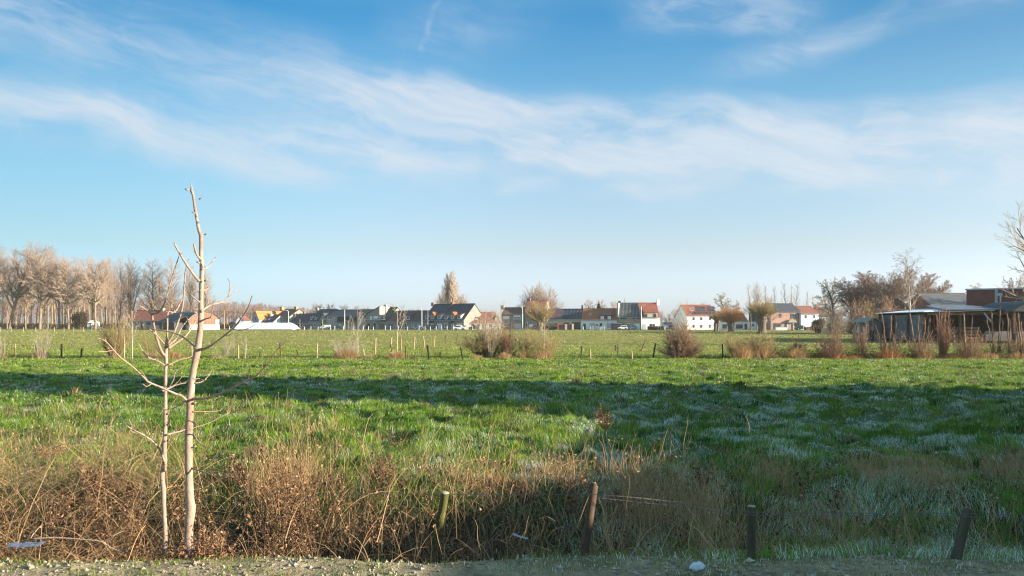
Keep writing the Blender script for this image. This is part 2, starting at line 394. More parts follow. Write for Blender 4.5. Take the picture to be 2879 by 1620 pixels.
# ------------------------------------------------------------------ grass blades (uncountable: one object)
def blades(X, Y, Z, hgt, wid, lean, ldir, seed=0, facecam=0.5):
    """one bent blade per point -> V (N*5,3), quads, tris"""
    n = len(X); rs = np.random.RandomState(seed)
    a = rs.uniform(0, pi, n); wx = np.cos(a) * wid * 0.5; wy = np.sin(a) * wid * 0.5 * facecam
    dx, dy = np.cos(ldir), np.sin(ldir)
    mx = X + dx * lean * hgt * 0.35; my = Y + dy * lean * hgt * 0.35; mz = Z + hgt * 0.60 * np.sqrt(np.maximum(1 - 0.3 * lean ** 2, 0.1))
    tx = X + dx * lean * hgt * 0.95; ty = Y + dy * lean * hgt * 0.95; tz = Z + hgt * np.sqrt(np.maximum(1 - 0.85 * lean ** 2, 0.06))
    V = np.empty((n, 5, 3))
    V[:, 0] = np.stack([X - wx, Y - wy, Z - 0.02], 1); V[:, 1] = np.stack([X + wx, Y + wy, Z - 0.02], 1)
    V[:, 2] = np.stack([mx + wx * .8, my + wy * .8, mz], 1); V[:, 3] = np.stack([mx - wx * .8, my - wy * .8, mz], 1)
    V[:, 4] = np.stack([tx, ty, tz], 1)
    b = np.arange(n)[:, None] * 5
    return V.reshape(-1, 3), b + np.array([[0, 1, 2, 3]]), b + np.array([[3, 2, 4]])
def scatter(n, y0, y1, power=1.0, margin=2.0, umax=0.70):
    """random ground points inside the wedge the photo looks over (plus a margin at the sides)"""
    Y = y0 + (y1 - y0) * RS.uniform(0, 1, n) ** power
    X = RS.uniform(-1, 1, n) * (umax * Y + margin)
    return X, Y
def make_grass():
    Vs, Q, T, C = [], [], [], []; off = 0
    def put(X, Y, h, w, lean, ldir, col, seed):
        nonlocal off
        V, q, t = blades(X, Y, height(X, Y), h, w, lean, ldir, seed)
        Vs.append(V); Q.append(q + off); T.append(t + off); off += len(V); C.append(np.repeat(col, 5, axis=0))
    g1 = np.array([0.110, 0.255, 0.020]); g2 = np.array([0.215, 0.360, 0.028]); dk = np.array([0.020, 0.070, 0.010])
    straw = np.array([0.34, 0.27, 0.13]); frost = np.array([0.72, 0.76, 0.62]); yg = np.array([0.31, 0.36, 0.045])
    def colour(X, Y, n, k=0):
        a = fbm(X * 0.7, Y * 0.5, 3, 51 + k)[:, None]; r = RS.uniform(0, 1, n)[:, None]
        c = g1 * (1 - a) + g2 * a
        c = np.where(r < 0.14 + 0.5 * sstep(0.52, 0.64, fbm(X * 1.5 + 3, Y * 1.2, 3, 57))[:, None], dk * 1.3, c); yy = sstep(22, 45, Y)[:, None] + 0.5 * sstep(60, 90, Y)[:, None]
        c = np.where(RS.uniform(0, 1, n)[:, None] < 0.20 + 0.35 * yy, yg, c)
        ps = 0.07 + 0.22 * sstep(0.52, 0.7, fbm(X * 0.8 + 9, Y * 0.6, 3, 61)) + 0.14 * (1 - sstep(-6, 1, X)) * (1 - sstep(12, 20, Y)) 
        fo = sstep(50, 90, Y)[:, None] * 0.60; c = c * (1 - fo) + np.array([0.27, 0.25, 0.085]) * fo
        c = np.where((RS.uniform(0, 1, n) < ps)[:, None], straw * RS.uniform(0.6, 1.2, n)[:, None], c)
        fr = frostv(X, Y); c = np.where((RS.uniform(0, 1, n) < fr * 0.85)[:, None], frost * RS.uniform(0.7, 1.1, n)[:, None], c)
        return c * RS.uniform(0.7, 1.3, n)[:, None]
    # near field, long and matted
    for (n, y0, y1, p, hm, wm, s) in ((300000, 10.0, 21.0, 0.85, 0.15, 0.007, 1), (330000, 20.0, 38.0, 0.9, 0.11, 0.012, 2), (240000, 36.0, 64.0, 0.95, 0.09, 0.022, 3), (150000, 60.0, 120.0, 1.0, 0.10, 0.05, 4), (120000, 115.0, 232.0, 1.0, 0.12, 0.10, 6)):
        X, Y = scatter(n, y0, y1, p)
        cl = fbm(X * 1.3, Y * 1.0, 3, 71); keep = RS.uniform(0, 1, n) < 0.45 + 0.9 * cl
        X, Y, cl = X[keep], Y[keep], cl[keep]; n = len(X)
        frz = frostv(X, Y)
        h = hm * 0.72 * RS.uniform(0.5, 1.5, n) * (0.45 + 1.15 * sstep(0.3, 0.75, cl)) * (1 - 0.35 * frz)
        lean = np.clip(RS.normal(0.62, 0.25, n) + frz * 0.3, 0.05, 0.97)
        ld = 2 * pi * fbm(X * 0.8, Y * 0.8, 2, 81) * 1.6 + RS.normal(0, 0.7, n)
        put(X, Y, h, wm * RS.uniform(0.6, 1.3, n), lean, ld, colour(X, Y, n), s)
    # tussocks standing proud of the sward
    nt = 1500; TX, TY = scatter(nt, 11, 42, 1.1)
    m = 95; X = np.repeat(TX, m); Y = np.repeat(TY, m); sz = np.repeat(RS.uniform(0.5, 1.25, nt), m)
    rr = np.abs(RS.normal(0, 0.13, nt * m)) * sz; aa = RS.uniform(0, 2 * pi, nt * m)
    X = X + rr * np.cos(aa) * 1.3; Y = Y + rr * np.sin(aa)
    n = len(X); kind = np.repeat(RS.uniform(0, 1, nt), m)[:, None]
    c = np.where(kind < 0.42, g1 * 0.8, np.where(kind < 0.62, dk * 1.5, np.where(kind < 0.86, g2, straw * 0.8))) * RS.uniform(0.6, 1.35, n)[:, None]
    c = np.where(RS.uniform(0, 1, n)[:, None] < 0.12, straw, c)
    put(X, Y, 0.16 * sz * RS.uniform(0.5, 1.2, n), 0.008 * RS.uniform(.7, 1.5, n) * (1 + Y / 25), np.clip(rr / 0.2 + RS.uniform(0, .35, n), 0, 0.95), aa, c, 5)
    # thin grass and sprouts on the earth verge and the lip of the ditch
    n = 60000; X = RS.uniform(-7, 7, n); e = ditch_edge(X); Y = RS.uniform(5.6, 7.75, n)
    den = sstep(0.48, 0.62, fbm(X * 1.6, Y * 2.2, 4, 43)) * (0.4 + 0.6 * sstep(.4, .6, fbm(X * 9, Y * 9, 2, 45))) + 0.05 * sstep(.0, 2.0, X) + 0.9 * (1 - sstep(0.0, 0.22, np.abs(Y - e + 0.12))) * (0.35 + 0.65 * sstep(0.4, 0.6, fbm(X * 1.1, Y * 0, 2, 47)))
    keep = RS.uniform(0, 1, n) < den * 0.75; X, Y = X[keep], Y[keep]; n = len(X)
    c = np.where(RS.uniform(0, 1, n)[:, None] < 0.58, g2 * 0.75, straw * 0.9) * RS.uniform(0.5, 1.3, n)[:, None]
    shd = in_shade(X, Y); c = np.where((RS.uniform(0, 1, n) < 0.25 * shd)[:, None], frost, c)
    put(X, Y, 0.012 + RS.uniform(0, 1, n) ** 2 * 0.055, RS.uniform(0.004, 0.009, n), RS.uniform(0.3, 0.97, n), RS.uniform(0, 6.28, n), c, 7)
    # right bank of the ditch: rank frosted grass
    n = 110000; X = RS.uniform(-1.5, 9, n); Y = ditch_edge(X) + RS.uniform(0.05, 3.6, n)
    keep = RS.uniform(0, 1, n) < sstep(-0.5, 2.2, X) * (0.35 + 0.65 * sstep(0.35, 0.6, fbm(X * 1.4, Y * 1.4, 3, 91))); X, Y = X[keep], Y[keep]; n = len(X)
    cl = fbm(X * 1.7, Y * 1.7, 3, 93)
    c = np.where(RS.uniform(0, 1, n)[:, None] < 0.42, g1 * 1.25, np.where(RS.uniform(0, 1, n)[:, None] < 0.72, straw * 0.85, g2 * 1.1))
    fr = sstep(0.48, 0.62, fbm(X * 1.2, Y * 1.5, 3, 97)); c = np.where((RS.uniform(0, 1, n) < 0.5 * fr)[:, None], frost, c) * RS.uniform(0.7, 1.4, n)[:, None]
    put(X, Y, 0.145 * RS.uniform(0.4, 1.4, n) * (0.5 + cl), RS.uniform(0.0035, 0.007, n), np.clip(RS.normal(0.78, 0.18, n), 0.2, 0.98), 2 * pi * fbm(X * 1.2, Y * 1.2, 2, 95) * 2 + RS.normal(0, 0.8, n), c, 8)
    V = np.concatenate(Vs); o = np_mesh('grass', V, [np.concatenate(Q), np.concatenate(T)], M['veg'], col=np.concatenate(C))
    tag(o, 'matted green winter grass with frost covering the field', 'grass', None, 'stuff')
make_grass()

# ------------------------------------------------------------------ long straws (thin bent ribbons in several joints)
def straws(B, dirs, length, wid, droop, col, nseg=5, seed=0):
    n = len(B); rs = np.random.RandomState(seed)
    P = np.empty((n, nseg + 1, 3)); P[:, 0] = B; d = dirs / np.linalg.norm(dirs, axis=1)[:, None]
    st = (length / nseg)[:, None]
    for i in range(nseg):
        P[:, i + 1] = P[:, i] + d * st
        d = d + np.stack([rs.normal(0, .10, n), rs.normal(0, .10, n), -droop * (i + 1) / nseg], 1); d /= np.linalg.norm(d, axis=1)[:, None]
    a = rs.uniform(-0.6, 0.6, n); s = np.stack([np.cos(a), np.sin(a), rs.normal(0, .2, n)], 1)
    V = np.empty((n, nseg + 1, 2, 3))
    for i in range(nseg + 1):
        w = (wid * 0.5 * (1 - 0.6 * i / nseg))[:, None]
        V[:, i, 0] = P[:, i] - s * w; V[:, i, 1] = P[:, i] + s * w
    b = (np.arange(n) * (nseg + 1) * 2)[:, None, None]; i = (np.arange(nseg) * 2)[None, :, None]
    q = (b + i + np.array([0, 1, 3, 2])[None, None]).reshape(-1, 4)
    return V.reshape(-1, 3), q, np.repeat(col, (nseg + 1) * 2, axis=0), P
def leaves(Pc, size, col, seed=0, droop=True):
    """small crumpled dead leaves: two triangles folded along the midrib"""
    n = len(Pc); rs = np.random.RandomState(seed)
    d = rs.normal(0, 1, (n, 3)); d[:, 2] = d[:, 2] * 0.7 - (0.9 if droop else 0); d /= np.linalg.norm(d, axis=1)[:, None]
    r = rs.normal(0, 1, (n, 3)); s = np.cross(d, r); s /= np.linalg.norm(s, axis=1)[:, None]; u = np.cross(d, s)
    L = size[:, None]; wd = L * rs.uniform(0.22, 0.4, n)[:, None]
    V = np.empty((n, 4, 3)); V[:, 0] = Pc; V[:, 1] = Pc + d * L * .55 + s * wd + u * wd * .6; V[:, 2] = Pc + d * L - u * L * 0.25; V[:, 3] = Pc + d * L * .5 - s * wd + u * wd * .6
    b = np.arange(n)[:, None] * 4
    return V.reshape(-1, 3), np.concatenate([b + np.array([[0, 1, 2]]), b + np.array([[0, 2, 3]])]), np.repeat(col, 4, axis=0)
class Heap:
    def __init__(s): s.V = []; s.Q = []; s.T = []; s.C = []; s.n = 0
    def q(s, V, q, c): s.V.append(V); s.Q.append(q + s.n); s.C.append(c); s.n += len(V)
    def t(s, V, t, c): s.V.append(V); s.T.append(t + s.n); s.C.append(c); s.n += len(V)
    def build(s, name, mat, parent=None):
        fs = ([np.concatenate(s.Q)] if s.Q else []) + ([np.concatenate(s.T)] if s.T else [])
        return np_mesh(name, np.concatenate(s.V), fs, mat, parent, np.concatenate(s.C))
TAN = np.array([0.50, 0.325, 0.165]); BRN = np.array([0.25, 0.145, 0.085]); DBR = np.array([0.075, 0.042, 0.026]); RUS = np.array([0.33, 0.185, 0.10])
def weed_plant(h, BX, BY, BZ, ht, leafn, seed, lean=(0, 0), col=None, thick=1.0, gaps=False, spread=.28):
    """dead nettle / dock: bunch of stems with clusters of curled leaves"""
    rs = np.random.RandomState(seed); n = len(BX)
    d = np.stack([rs.normal(lean[0], spread, n), rs.normal(lean[1], spread, n), np.ones(n)], 1)
    c = (TAN * 0.75)[None] * rs.uniform(0.5, 1.1, n)[:, None]
    V, q, cc, P = straws(np.stack([BX, BY, BZ], 1), d, ht, np.full(n, 0.007 * thick), rs.uniform(0.05, 0.35, n), c, 5, seed); h.q(V, q, cc)
    # leaves along the stems
    k = leafn; si = np.repeat(np.arange(n), k); f = rs.uniform(0.15, 1.0, n * k) ** 0.8 * 5; i0 = np.minimum(f.astype(int), 4); fr = (f - i0)[:, None]
    pc = P[si, i0] * (1 - fr) + P[si, i0 + 1] * fr + rs.normal(0, 0.030, (n * k, 3))
    if gaps:
        q = fbm(pc[:, 0] * 3.3 + pc[:, 1] * 2.1, pc[:, 2] * 2.6 - pc[:, 1] * 1.7 + pc[:, 0] * .6, 3, 301); keep = rs.uniform(0, 1, len(pc)) < 0.03 + 1.0 * sstep(0.45, 0.56, q); pc = pc[keep]; base0 = len(pc)
    m_ = len(pc)
    base = BRN if col is None else col
    r = rs.uniform(0, 1, m_)[:, None]
    lc = np.where(r < 0.35, DBR, np.where(r < 0.75, base, RUS)) * rs.uniform(0.6, 1.6, m_)[:, None]
    V, t, cc = leaves(pc, (0.009 + np.minimum(rs.exponential(0.012, m_), 0.045)) * thick, lc, seed + 1); h.t(V, t, cc)
def make_weeds():
    h = Heap()
    # top line of the brown mass along the ditch, as height above the field, by X
    tx = [-9, -6.0, -5.2, -4.4, -3.9, -3.2, -2.4, -1.7, -1.2, -0.5, 0.2, 0.9, 1.6, 2.3, 3.0, 4.5, 7]
    tz = [0.05, 0.0, 0.12, -0.08, 0.22, 0.42, 0.42, 0.32, 0.02, 0.08, 0.10, 0.0, -0.04, -0.12, -0.15, -0.15, -0.15]
    n = 7600; X = RS.uniform(-8.5, 3.4, n); keep = RS.uniform(0, 1, n) < 1 - 0.86 * sstep(0.6, 2.4, X); X = X[keep]; n = len(X)
    t = RS.uniform(0.28, 3.3, n); Y = ditch_edge(X) + t; Z = height(X, Y)
    hole = fbm(X * 0.9 + 2, Y * 0.8, 3, 101)
    void = np.exp(-((X + 3.75) / .55) ** 2) * (t < 1.5) * .93 + np.exp(-((X + 2.45) / .42) ** 2) * (t < 1.2) * .85
    keep = (RS.uniform(0, 1, n) < 0.06 + 1.1 * sstep(0.36, 0.56, hole)) & (RS.uniform(0, 1, n) > void) & ((t > 0.9) | (RS.uniform(0, 1, n) < 0.35))
    X, Y, Z, t = X[keep], Y[keep], Z[keep], t[keep]; n = len(X)
    top = np.interp(X, tx, tz) * sstep(1.1, 2.4, t) * (1.0) + (-0.42) * (1 - sstep(0.8, 2.2, t))
    top = top + 0.55 * (fbm(X * 1.7 + 5, Y * 0.9, 2, 103) - 0.5) * sstep(1.2, 2.2, t) * (1 - sstep(1.5, 2.6, X))
    ht = np.clip(top - Z, 0.15, 1.6) * RS.uniform(0.5, 1.05, n)
    weed_plant(h, X, Y, Z, ht, 46, 201, (0.05, -0.12), gaps=True)
    n = 170; a = RS.uniform(0, 6.28, n); r = RS.uniform(0, .32, n); X = -3.02 + r * np.cos(a) * 1.1; Y = 7.62 + r * np.sin(a) * .5        # round the feet of the two trees
    weed_plant(h, X, Y, height(X, Y), .42 * RS.uniform(.35, 1.1, n) * (1.2 - r * 2), 26, 221, (0.1, -0.05), thick=1.0)
    # pale straws thrown across the mass
    n = 6000; X = RS.uniform(-8.5, 4.5, n); X = X[RS.uniform(0, 1, n) < (1 - 0.7 * sstep(0.5, 3, X)) * (1 - .75 * np.exp(-((X + 3.75) / .5) ** 2) - .5 * np.exp(-((X + 2.45) / .4) ** 2))]; n = len(X)
    t = RS.uniform(0.15, 3.6, n); Y = ditch_edge(X) + t; Z = height(X, Y) + RS.uniform(0, 0.35, n) * sstep(1.5, 0, X)
    gd = RS.normal(0, 1.0, n); d = np.stack([np.sin(gd), RS.normal(-0.1, .5, n), np.abs(np.cos(gd)) * RS.uniform(0.2, 1.4, n) + 0.15], 1)
    c = np.where(RS.uniform(0, 1, n)[:, None] < 0.6, TAN, TAN * 0.6) * RS.uniform(0.6, 1.25, n)[:, None]
    V, q, cc, P = straws(np.stack([X, Y, Z], 1), d, RS.uniform(0.25, 0.95, n), RS.uniform(0.003, 0.009, n), RS.uniform(0.1, 0.8, n), c, 6, 203); h.q(V, q, cc)
    # flattened reed on the far left
    n = 2000; X = RS.uniform(-8, -4.2, n); t = RS.uniform(1.0, 3.4, n); Y = ditch_edge(X) + t; Z = height(X, Y) + RS.uniform(0.05, 0.40, n)
    a = RS.normal(0.25, 0.45, n); d = np.stack([np.cos(a) * RS.choice([1, -1], n, p=[.7, .3]), RS.normal(0, .3, n), np.abs(np.sin(a)) + 0.1], 1)
    V, q, cc, P = straws(np.stack([X, Y, Z], 1), d, RS.uniform(0.5, 1.3, n), RS.uniform(0.004, 0.010, n), RS.uniform(0.15, 0.5, n), TAN * RS.uniform(0.6, 1.25, n)[:, None], 6, 205); h.q(V, q, cc)
    # looser leafless weeds and litter under the straw on the right side
    n = 420; X = RS.uniform(0.5, 8.0, n); t = RS.uniform(0.4, 3.5, n); Y = ditch_edge(X) + t; Z = height(X, Y)
    weed_plant(h, X, Y, Z, RS.uniform(0.10, 0.28, n), 14, 207, (0.1, 0), np.array([0.10, 0.065, 0.045]))
    o = h.build('dead_weeds', M['dry']); tag(o, 'tangle of dead brown nettles and straw filling the ditch', 'dead weeds', None, 'stuff')
    # dry standing grass: pale stalks over the field edge and between the weeds
    h = Heap()
    def stand(n, X, Y, hm, col, seed, w=0.0045, spread=0.22, droop=0.35):
        d = np.stack([RS.normal(0, spread, n), RS.normal(0, spread, n), np.ones(n)], 1)
        V, q, cc, P = straws(np.stack([X, Y, height(X, Y)], 1), d, hm * RS.uniform(0.5, 1.2, n), w * RS.uniform(0.6, 1.4, n), RS.uniform(0.02, droop, n), col * RS.uniform(0.65, 1.25, n)[:, None], 5, seed); h.q(V, q, cc)
        # seed heads
        k = RS.uniform(0, 1, n) < 0.22; tip = P[k, -1]; m = len(tip)
        if m: V, t, cc = leaves(tip, np.full(m, w * 9), np.tile(col * 0.8, (m, 1)), seed + 1); h.t(V, t, cc)
    n = 2000; X = RS.uniform(-9.5, 2.5, n); Y = RS.uniform(10.4, 18.0, n) ; k = RS.uniform(0, 1, n) < sstep(0.42, 0.62, fbm(X * 0.9, Y * 0.7, 3, 111)) * (1 - 0.55 * sstep(12, 17, Y)); X, Y = X[k], Y[k]
    stand(len(X), X, Y, 0.26, TAN * 1.1, 211, 0.004)
    n = 650; X = RS.uniform(-9.0, -5.4, n); Y = RS.uniform(10.4, 14.5, n); stand(n, X, Y, 0.40, TAN * 1.1, 213, 0.0045)
    # clumps: (centre px, distance, width, n, height)
    for (px, D, wd, n, hm, cc) in ((800, 10.3, .5, 500, .70, TAN), (1790, 10.0, .35, 300, .66, TAN * .85), (1860, 9.6, .8, 500, .50, TAN * 1.0), (1960, 9.8, .5, 320, .45, TAN * 1.05), (2440, 10.6, .3, 200, .45, TAN * 1.0),  # second clump toned down in colour to stand in for missing shade
                                   (2600, 10.5, .45, 420, .42, TAN * 1.0), (2850, 10.9, .6, 340, .40, TAN * 1.0), (2300, 9.4, .7, 260, .34, TAN * 1.0), (2080, 8.9, .6, 200, .3, TAN), (350, 9.6, .12, 150, .45, TAN * 1.2), (1330, 10.6, .6, 250, .35, TAN), (1560, 10.9, .6, 250, .35, TAN), (2180, 10.6, .5, 240, .4, TAN * 1.0),
                                   (880, 15.0, .8, 120, .45, TAN), (690, 19, 1.2, 90, .5, TAN), (200, 18.5, 1.6, 160, .5, TAN)):
        X = (px - CX) / F * D + RS.normal(0, wd * .5, n); Y = D + RS.normal(0, .3, n); stand(n, X, Y, hm, cc, int(px) + 300, 0.005)
    # sprays of stems fanning out of the ditch on the right
    for (px, D, n) in ((1280, 7.9, 40), (1760, 8.3, 70), (2000, 8.4, 60), (2380, 8.6, 60), (2560, 8.7, 60), (1440, 8.2, 40), (2800, 8.8, 40)):
        X = (px - CX) / F * D + RS.normal(0, .12, n); Y = D + RS.normal(0, .15, n); stand(n, X, Y, .75, TAN * 1.05, int(px) + 700, 0.005, 0.55, 0.5)
    o = h.build('dry_grass', M['dry']); tag(o, 'pale dry grass stalks standing along the ditch and field edge', 'dry grass', None, 'stuff')
make_weeds()
def make_stones():
    """pebbles and crumbs of earth lying on the bare verge"""
    n = 9000; X = RS.uniform(-7, 7, n); Y = RS.uniform(5.6, 7.5, n); Z = height(X, Y)
    k = (Y < ditch_edge(X) + 0.02) & (RS.uniform(0, 1, n) < 0.35 + sstep(0.45, 0.6, fbm(X * 2, Y * 2, 3, 121))); X, Y, Z = X[k], Y[k], Z[k]; n = len(X)
    s = np.abs(RS.normal(0, 0.011, n)) + 0.004
    o6 = np.array([[1, 0, 0], [0, 1, 0], [-1, 0, 0], [0, -1, 0], [0, 0, .7], [0, 0, -.5]], float)
    V = np.stack([X, Y, Z + s * 0.25], 1)[:, None] + o6[None] * s[:, None, None] * RS.uniform(0.6, 1.4, (n, 6, 1))
    t = np.array([[0, 1, 4], [1, 2, 4], [2, 3, 4], [3, 0, 4], [1, 0, 5], [2, 1, 5], [3, 2, 5], [0, 3, 5]])
    T = (np.arange(n)[:, None, None] * 6 + t[None]).reshape(-1, 3)
    c = np.where(RS.uniform(0, 1, n)[:, None] < 0.7, np.array([0.33, 0.27, 0.18]), np.array([0.44, 0.39, 0.31])) * RS.uniform(0.6, 1.3, n)[:, None]
    o = np_mesh('gravel', V.reshape(-1, 3), [T], M['dry'], col=np.repeat(c, 6, axis=0)); tag(o, 'pebbles and crumbs of soil on the bare verge', 'gravel', None, 'stuff')
make_stones()
# ------------------------------------------------------------------ farm buildings beside the viewer (their shadows lie on the field)
M['brick_red'] = mat_brick('red_brick', (0.26, 0.10, 0.065)); M['roof_dark'] = mat_roof('dark_tiles', (0.06, 0.065, 0.075), (0.085, 0.09, 0.10))
M['glass'] = mat_glass('window_glass'); M['white_paint'] = mat_noise('white_paint', (0.72, 0.72, 0.70), 0.06, 2.0, 0.5)
def side_building(name, label, q0, q1, a0, a1, eave, ridge, lean=False):
    e = empty(name, (0, 0, 0), 0); tag(e, label, 'building')
    def P(a, q, z): return (0.975 * a + 0.222 * q, -0.222 * a + 0.975 * q, z)
    am = (a0 + a1) / 2; b = MB()
    b.prism([P(a0, q0, -.3), P(a1, q0, -.3), P(a1, q0, eave), P(am, q0, ridge), P(a0, q0, eave)], Vector(P(0, q1 - q0, 0)))
    b.build('wall', M['brick_red'], e)
    if lean:                                                  # a lower wing with a roof falling away from the tall part
        w = MB(); w.prism([P(a0, q0 - .003, -.3), P(a0, q0 - 3.8, -.3), P(a0, q0 - 3.8, 5.45), P(a0, q0 - .003, 6.7)], Vector(P(a1 - a0, 0, 0))); w.build('wing', M['brick_red'], e)
    r = MB()
    for (aa, ab) in ((a0 - .3, am), (am, a1 + .3)):
        z0, z1 = (eave - .12, ridge + .06) if ab == am else (ridge + .06, eave - .12)
        r.slab([P(aa, q0 - .2, z0), P(ab, q0 - .2, z1), P(ab, q1 + .2, z1), P(aa, q1 + .2, z0)], 0.12)
    r.build('roof', M['roof_dark'], e)
    for k in range(3):
        q = q0 + (q1 - q0) * (k + .5) / 3; w = MB()
        w.prism([P(a0 - .04, q - .6, 1.0), P(a0 - .04, q + .6, 1.0), P(a0 - .04, q + .6, 2.2), P(a0 - .04, q - .6, 2.2)], Vector(P(.03, 0, 0)))
        w.build('window', M['glass'], e)
side_building('farm_barn', 'tall brick barn beside the viewer that shades a strip of the field', 20.2, 28.4, 22, 33, 13.0, 16.5, True)
side_building('farm_shed', 'low brick shed beside the viewer that shades the right foreground', -6.0, 20.1, 11, 17, 2.1, 3.70)

# ------------------------------------------------------------------ the two young trees in front
M['bark_pale'] = mat_bark('pale_bark', (0.25, 0.165, 0.125), (0.40, 0.305, 0.24), 9.0, (0.12, 0.085, 0.07), 0.6)
M['bark_twig'] = mat_bark('twig_bark', (0.24, 0.15, 0.10), (0.36, 0.25, 0.17), 20.0, None, 0.6)
def smooth_path(pts, sub=4):
    """Catmull-Rom through points of any dimension"""
    P = [np.array(p, float) for p in pts]
    if len(P) < 3: return [P[0] * (1 - t) + P[1] * t for t in np.linspace(0, 1, sub + 1)]
    Q = [2 * P[0] - P[1]] + P + [2 * P[-1] - P[-2]]; out = []
    for i in range(1, len(Q) - 2):
        for k in range(sub):
            t = k / sub
            out.append(0.5 * ((2 * Q[i]) + (-Q[i - 1] + Q[i + 1]) * t + (2 * Q[i - 1] - 5 * Q[i] + 4 * Q[i + 1] - Q[i + 2]) * t * t + (-Q[i - 1] + 3 * Q[i] - 3 * Q[i + 1] + Q[i + 2]) * t ** 3))
    out.append(P[-1]); return out
def limb(mb, pts, D0, D1, w0=None, w1=None, sides=8, knob=0.07, seed=0, root=None):
    """pts: photo pixels (x, y[, width px]); the limb leans from distance D0 to D1"""
    rs = random.Random(seed); n = len(pts); Q = []
    for i, p in enumerate(pts):
        t = i / (n - 1); D = D0 + (D1 - D0) * t
        w = p[2] if len(p) > 2 else w0 + (w1 - w0) * t
        Q.append((*W(p[0], p[1], D), max(w, 0.8) / F * D * 0.5))
    S = smooth_path(Q, 4)
    rad = [s[3] * (1 + knob * rs.uniform(-1, 1.3)) for s in S]
    if root: rad[0] *= 1.4
    mb.tube([s[:3] for s in S], rad, sides)
    return S
def front_tree(name, label, base, trunk, branches, D, sides):
    e = empty(name, base); tag(e, label, 'tree')
    inv = Vector(base)
    def place(mb): mb.v = [tuple(Vector(v) - inv) for v in mb.v]; return mb
    t = MB(); limb(t, trunk, D, D + .05, sides=sides, knob=0.05, seed=3)
    for (x, y, r) in KNOTS.get(name, []):                     # stubs where branches were cut
        p = Vector(W(x, y, D)); t.tube([p, p + Vector((0.03 * (1 if r > 0 else -1), -0.01, 0.012))], [abs(r) / F * D, abs(r) / F * D * .6], 7)
    place(t).build('trunk', M['bark_pale'], e, smooth=True)
    for i, br in enumerate(branches):
        b = MB(); main = br[0]; dd = br[1]
        pts, w0, w1 = main; limb(b, pts, D, D + dd, w0, w1, 7, 0.10, i + 5, True)
        for (sp, sw0, sw1) in br[2:]:
            f = min(range(len(pts)), key=lambda k: abs(pts[k][0] - sp[0][0]) + abs(pts[k][1] - sp[0][1])) / (len(pts) - 1)
            limb(b, sp, D + dd * f, D + dd * (f + .3), sw0, sw1, 6, 0.1, i + 50)
        # buds and short spurs
        rs = random.Random(i)
        for k in range(max(2, len(pts))):
            j = rs.randrange(1, len(pts)); x, y = pts[j][:2]; DD = D + dd * j / (len(pts) - 1)
            p = Vector(W(x, y, DD)); dx = rs.uniform(-.03, .03)
            b.tube([p, p + Vector((dx, rs.uniform(-.02, .02), rs.uniform(.01, .035)))], [0.0032, 0.0018], 5)
        place(b).build('branch', M['bark_pale'] if w0 >= 4.5 else M['bark_twig'], e, smooth=True)
    return e
KNOTS = {'young_tree': [(524, 1215, -3), (523, 1255, -4), (524, 1270, -3), (530, 535, -3), (542, 1258, 3), (560, 560, 2), (549, 600, -2), (525, 1420, -3), (553, 880, -3), (575, 660, 2), (575, 790, 3), (543, 1135, 4), (522, 1133, -4), (562, 740, -3)],
         'forked_tree': [(468, 1165, 3), (458, 1290, -3), (462, 1100, -2), (470, 1240, 3)]}
bigtrunk = [(533, 1585, 27), (531, 1545, 25), (531, 1487, 23), (535, 1448, 25), (537, 1428, 26), (534, 1405, 23), (532, 1350, 21), (531, 1300, 20), (531, 1220, 20), (534, 1160, 19), (535, 1118, 21), (541, 1060, 18),
            (548, 1020, 18), (555.5, 983, 18), (563, 925, 16), (565, 886, 15), (565, 848, 13), (566, 809, 12.5), (567, 770, 12), (567, 747, 11.5), (565, 716, 10.5), (565, 666, 10.5), (559, 647, 9), (553.5, 616, 8), (548, 585, 7.5), (543, 550, 7), (539, 537, 8.5), (538.5, 526, 4), (538, 515, 3.2)]
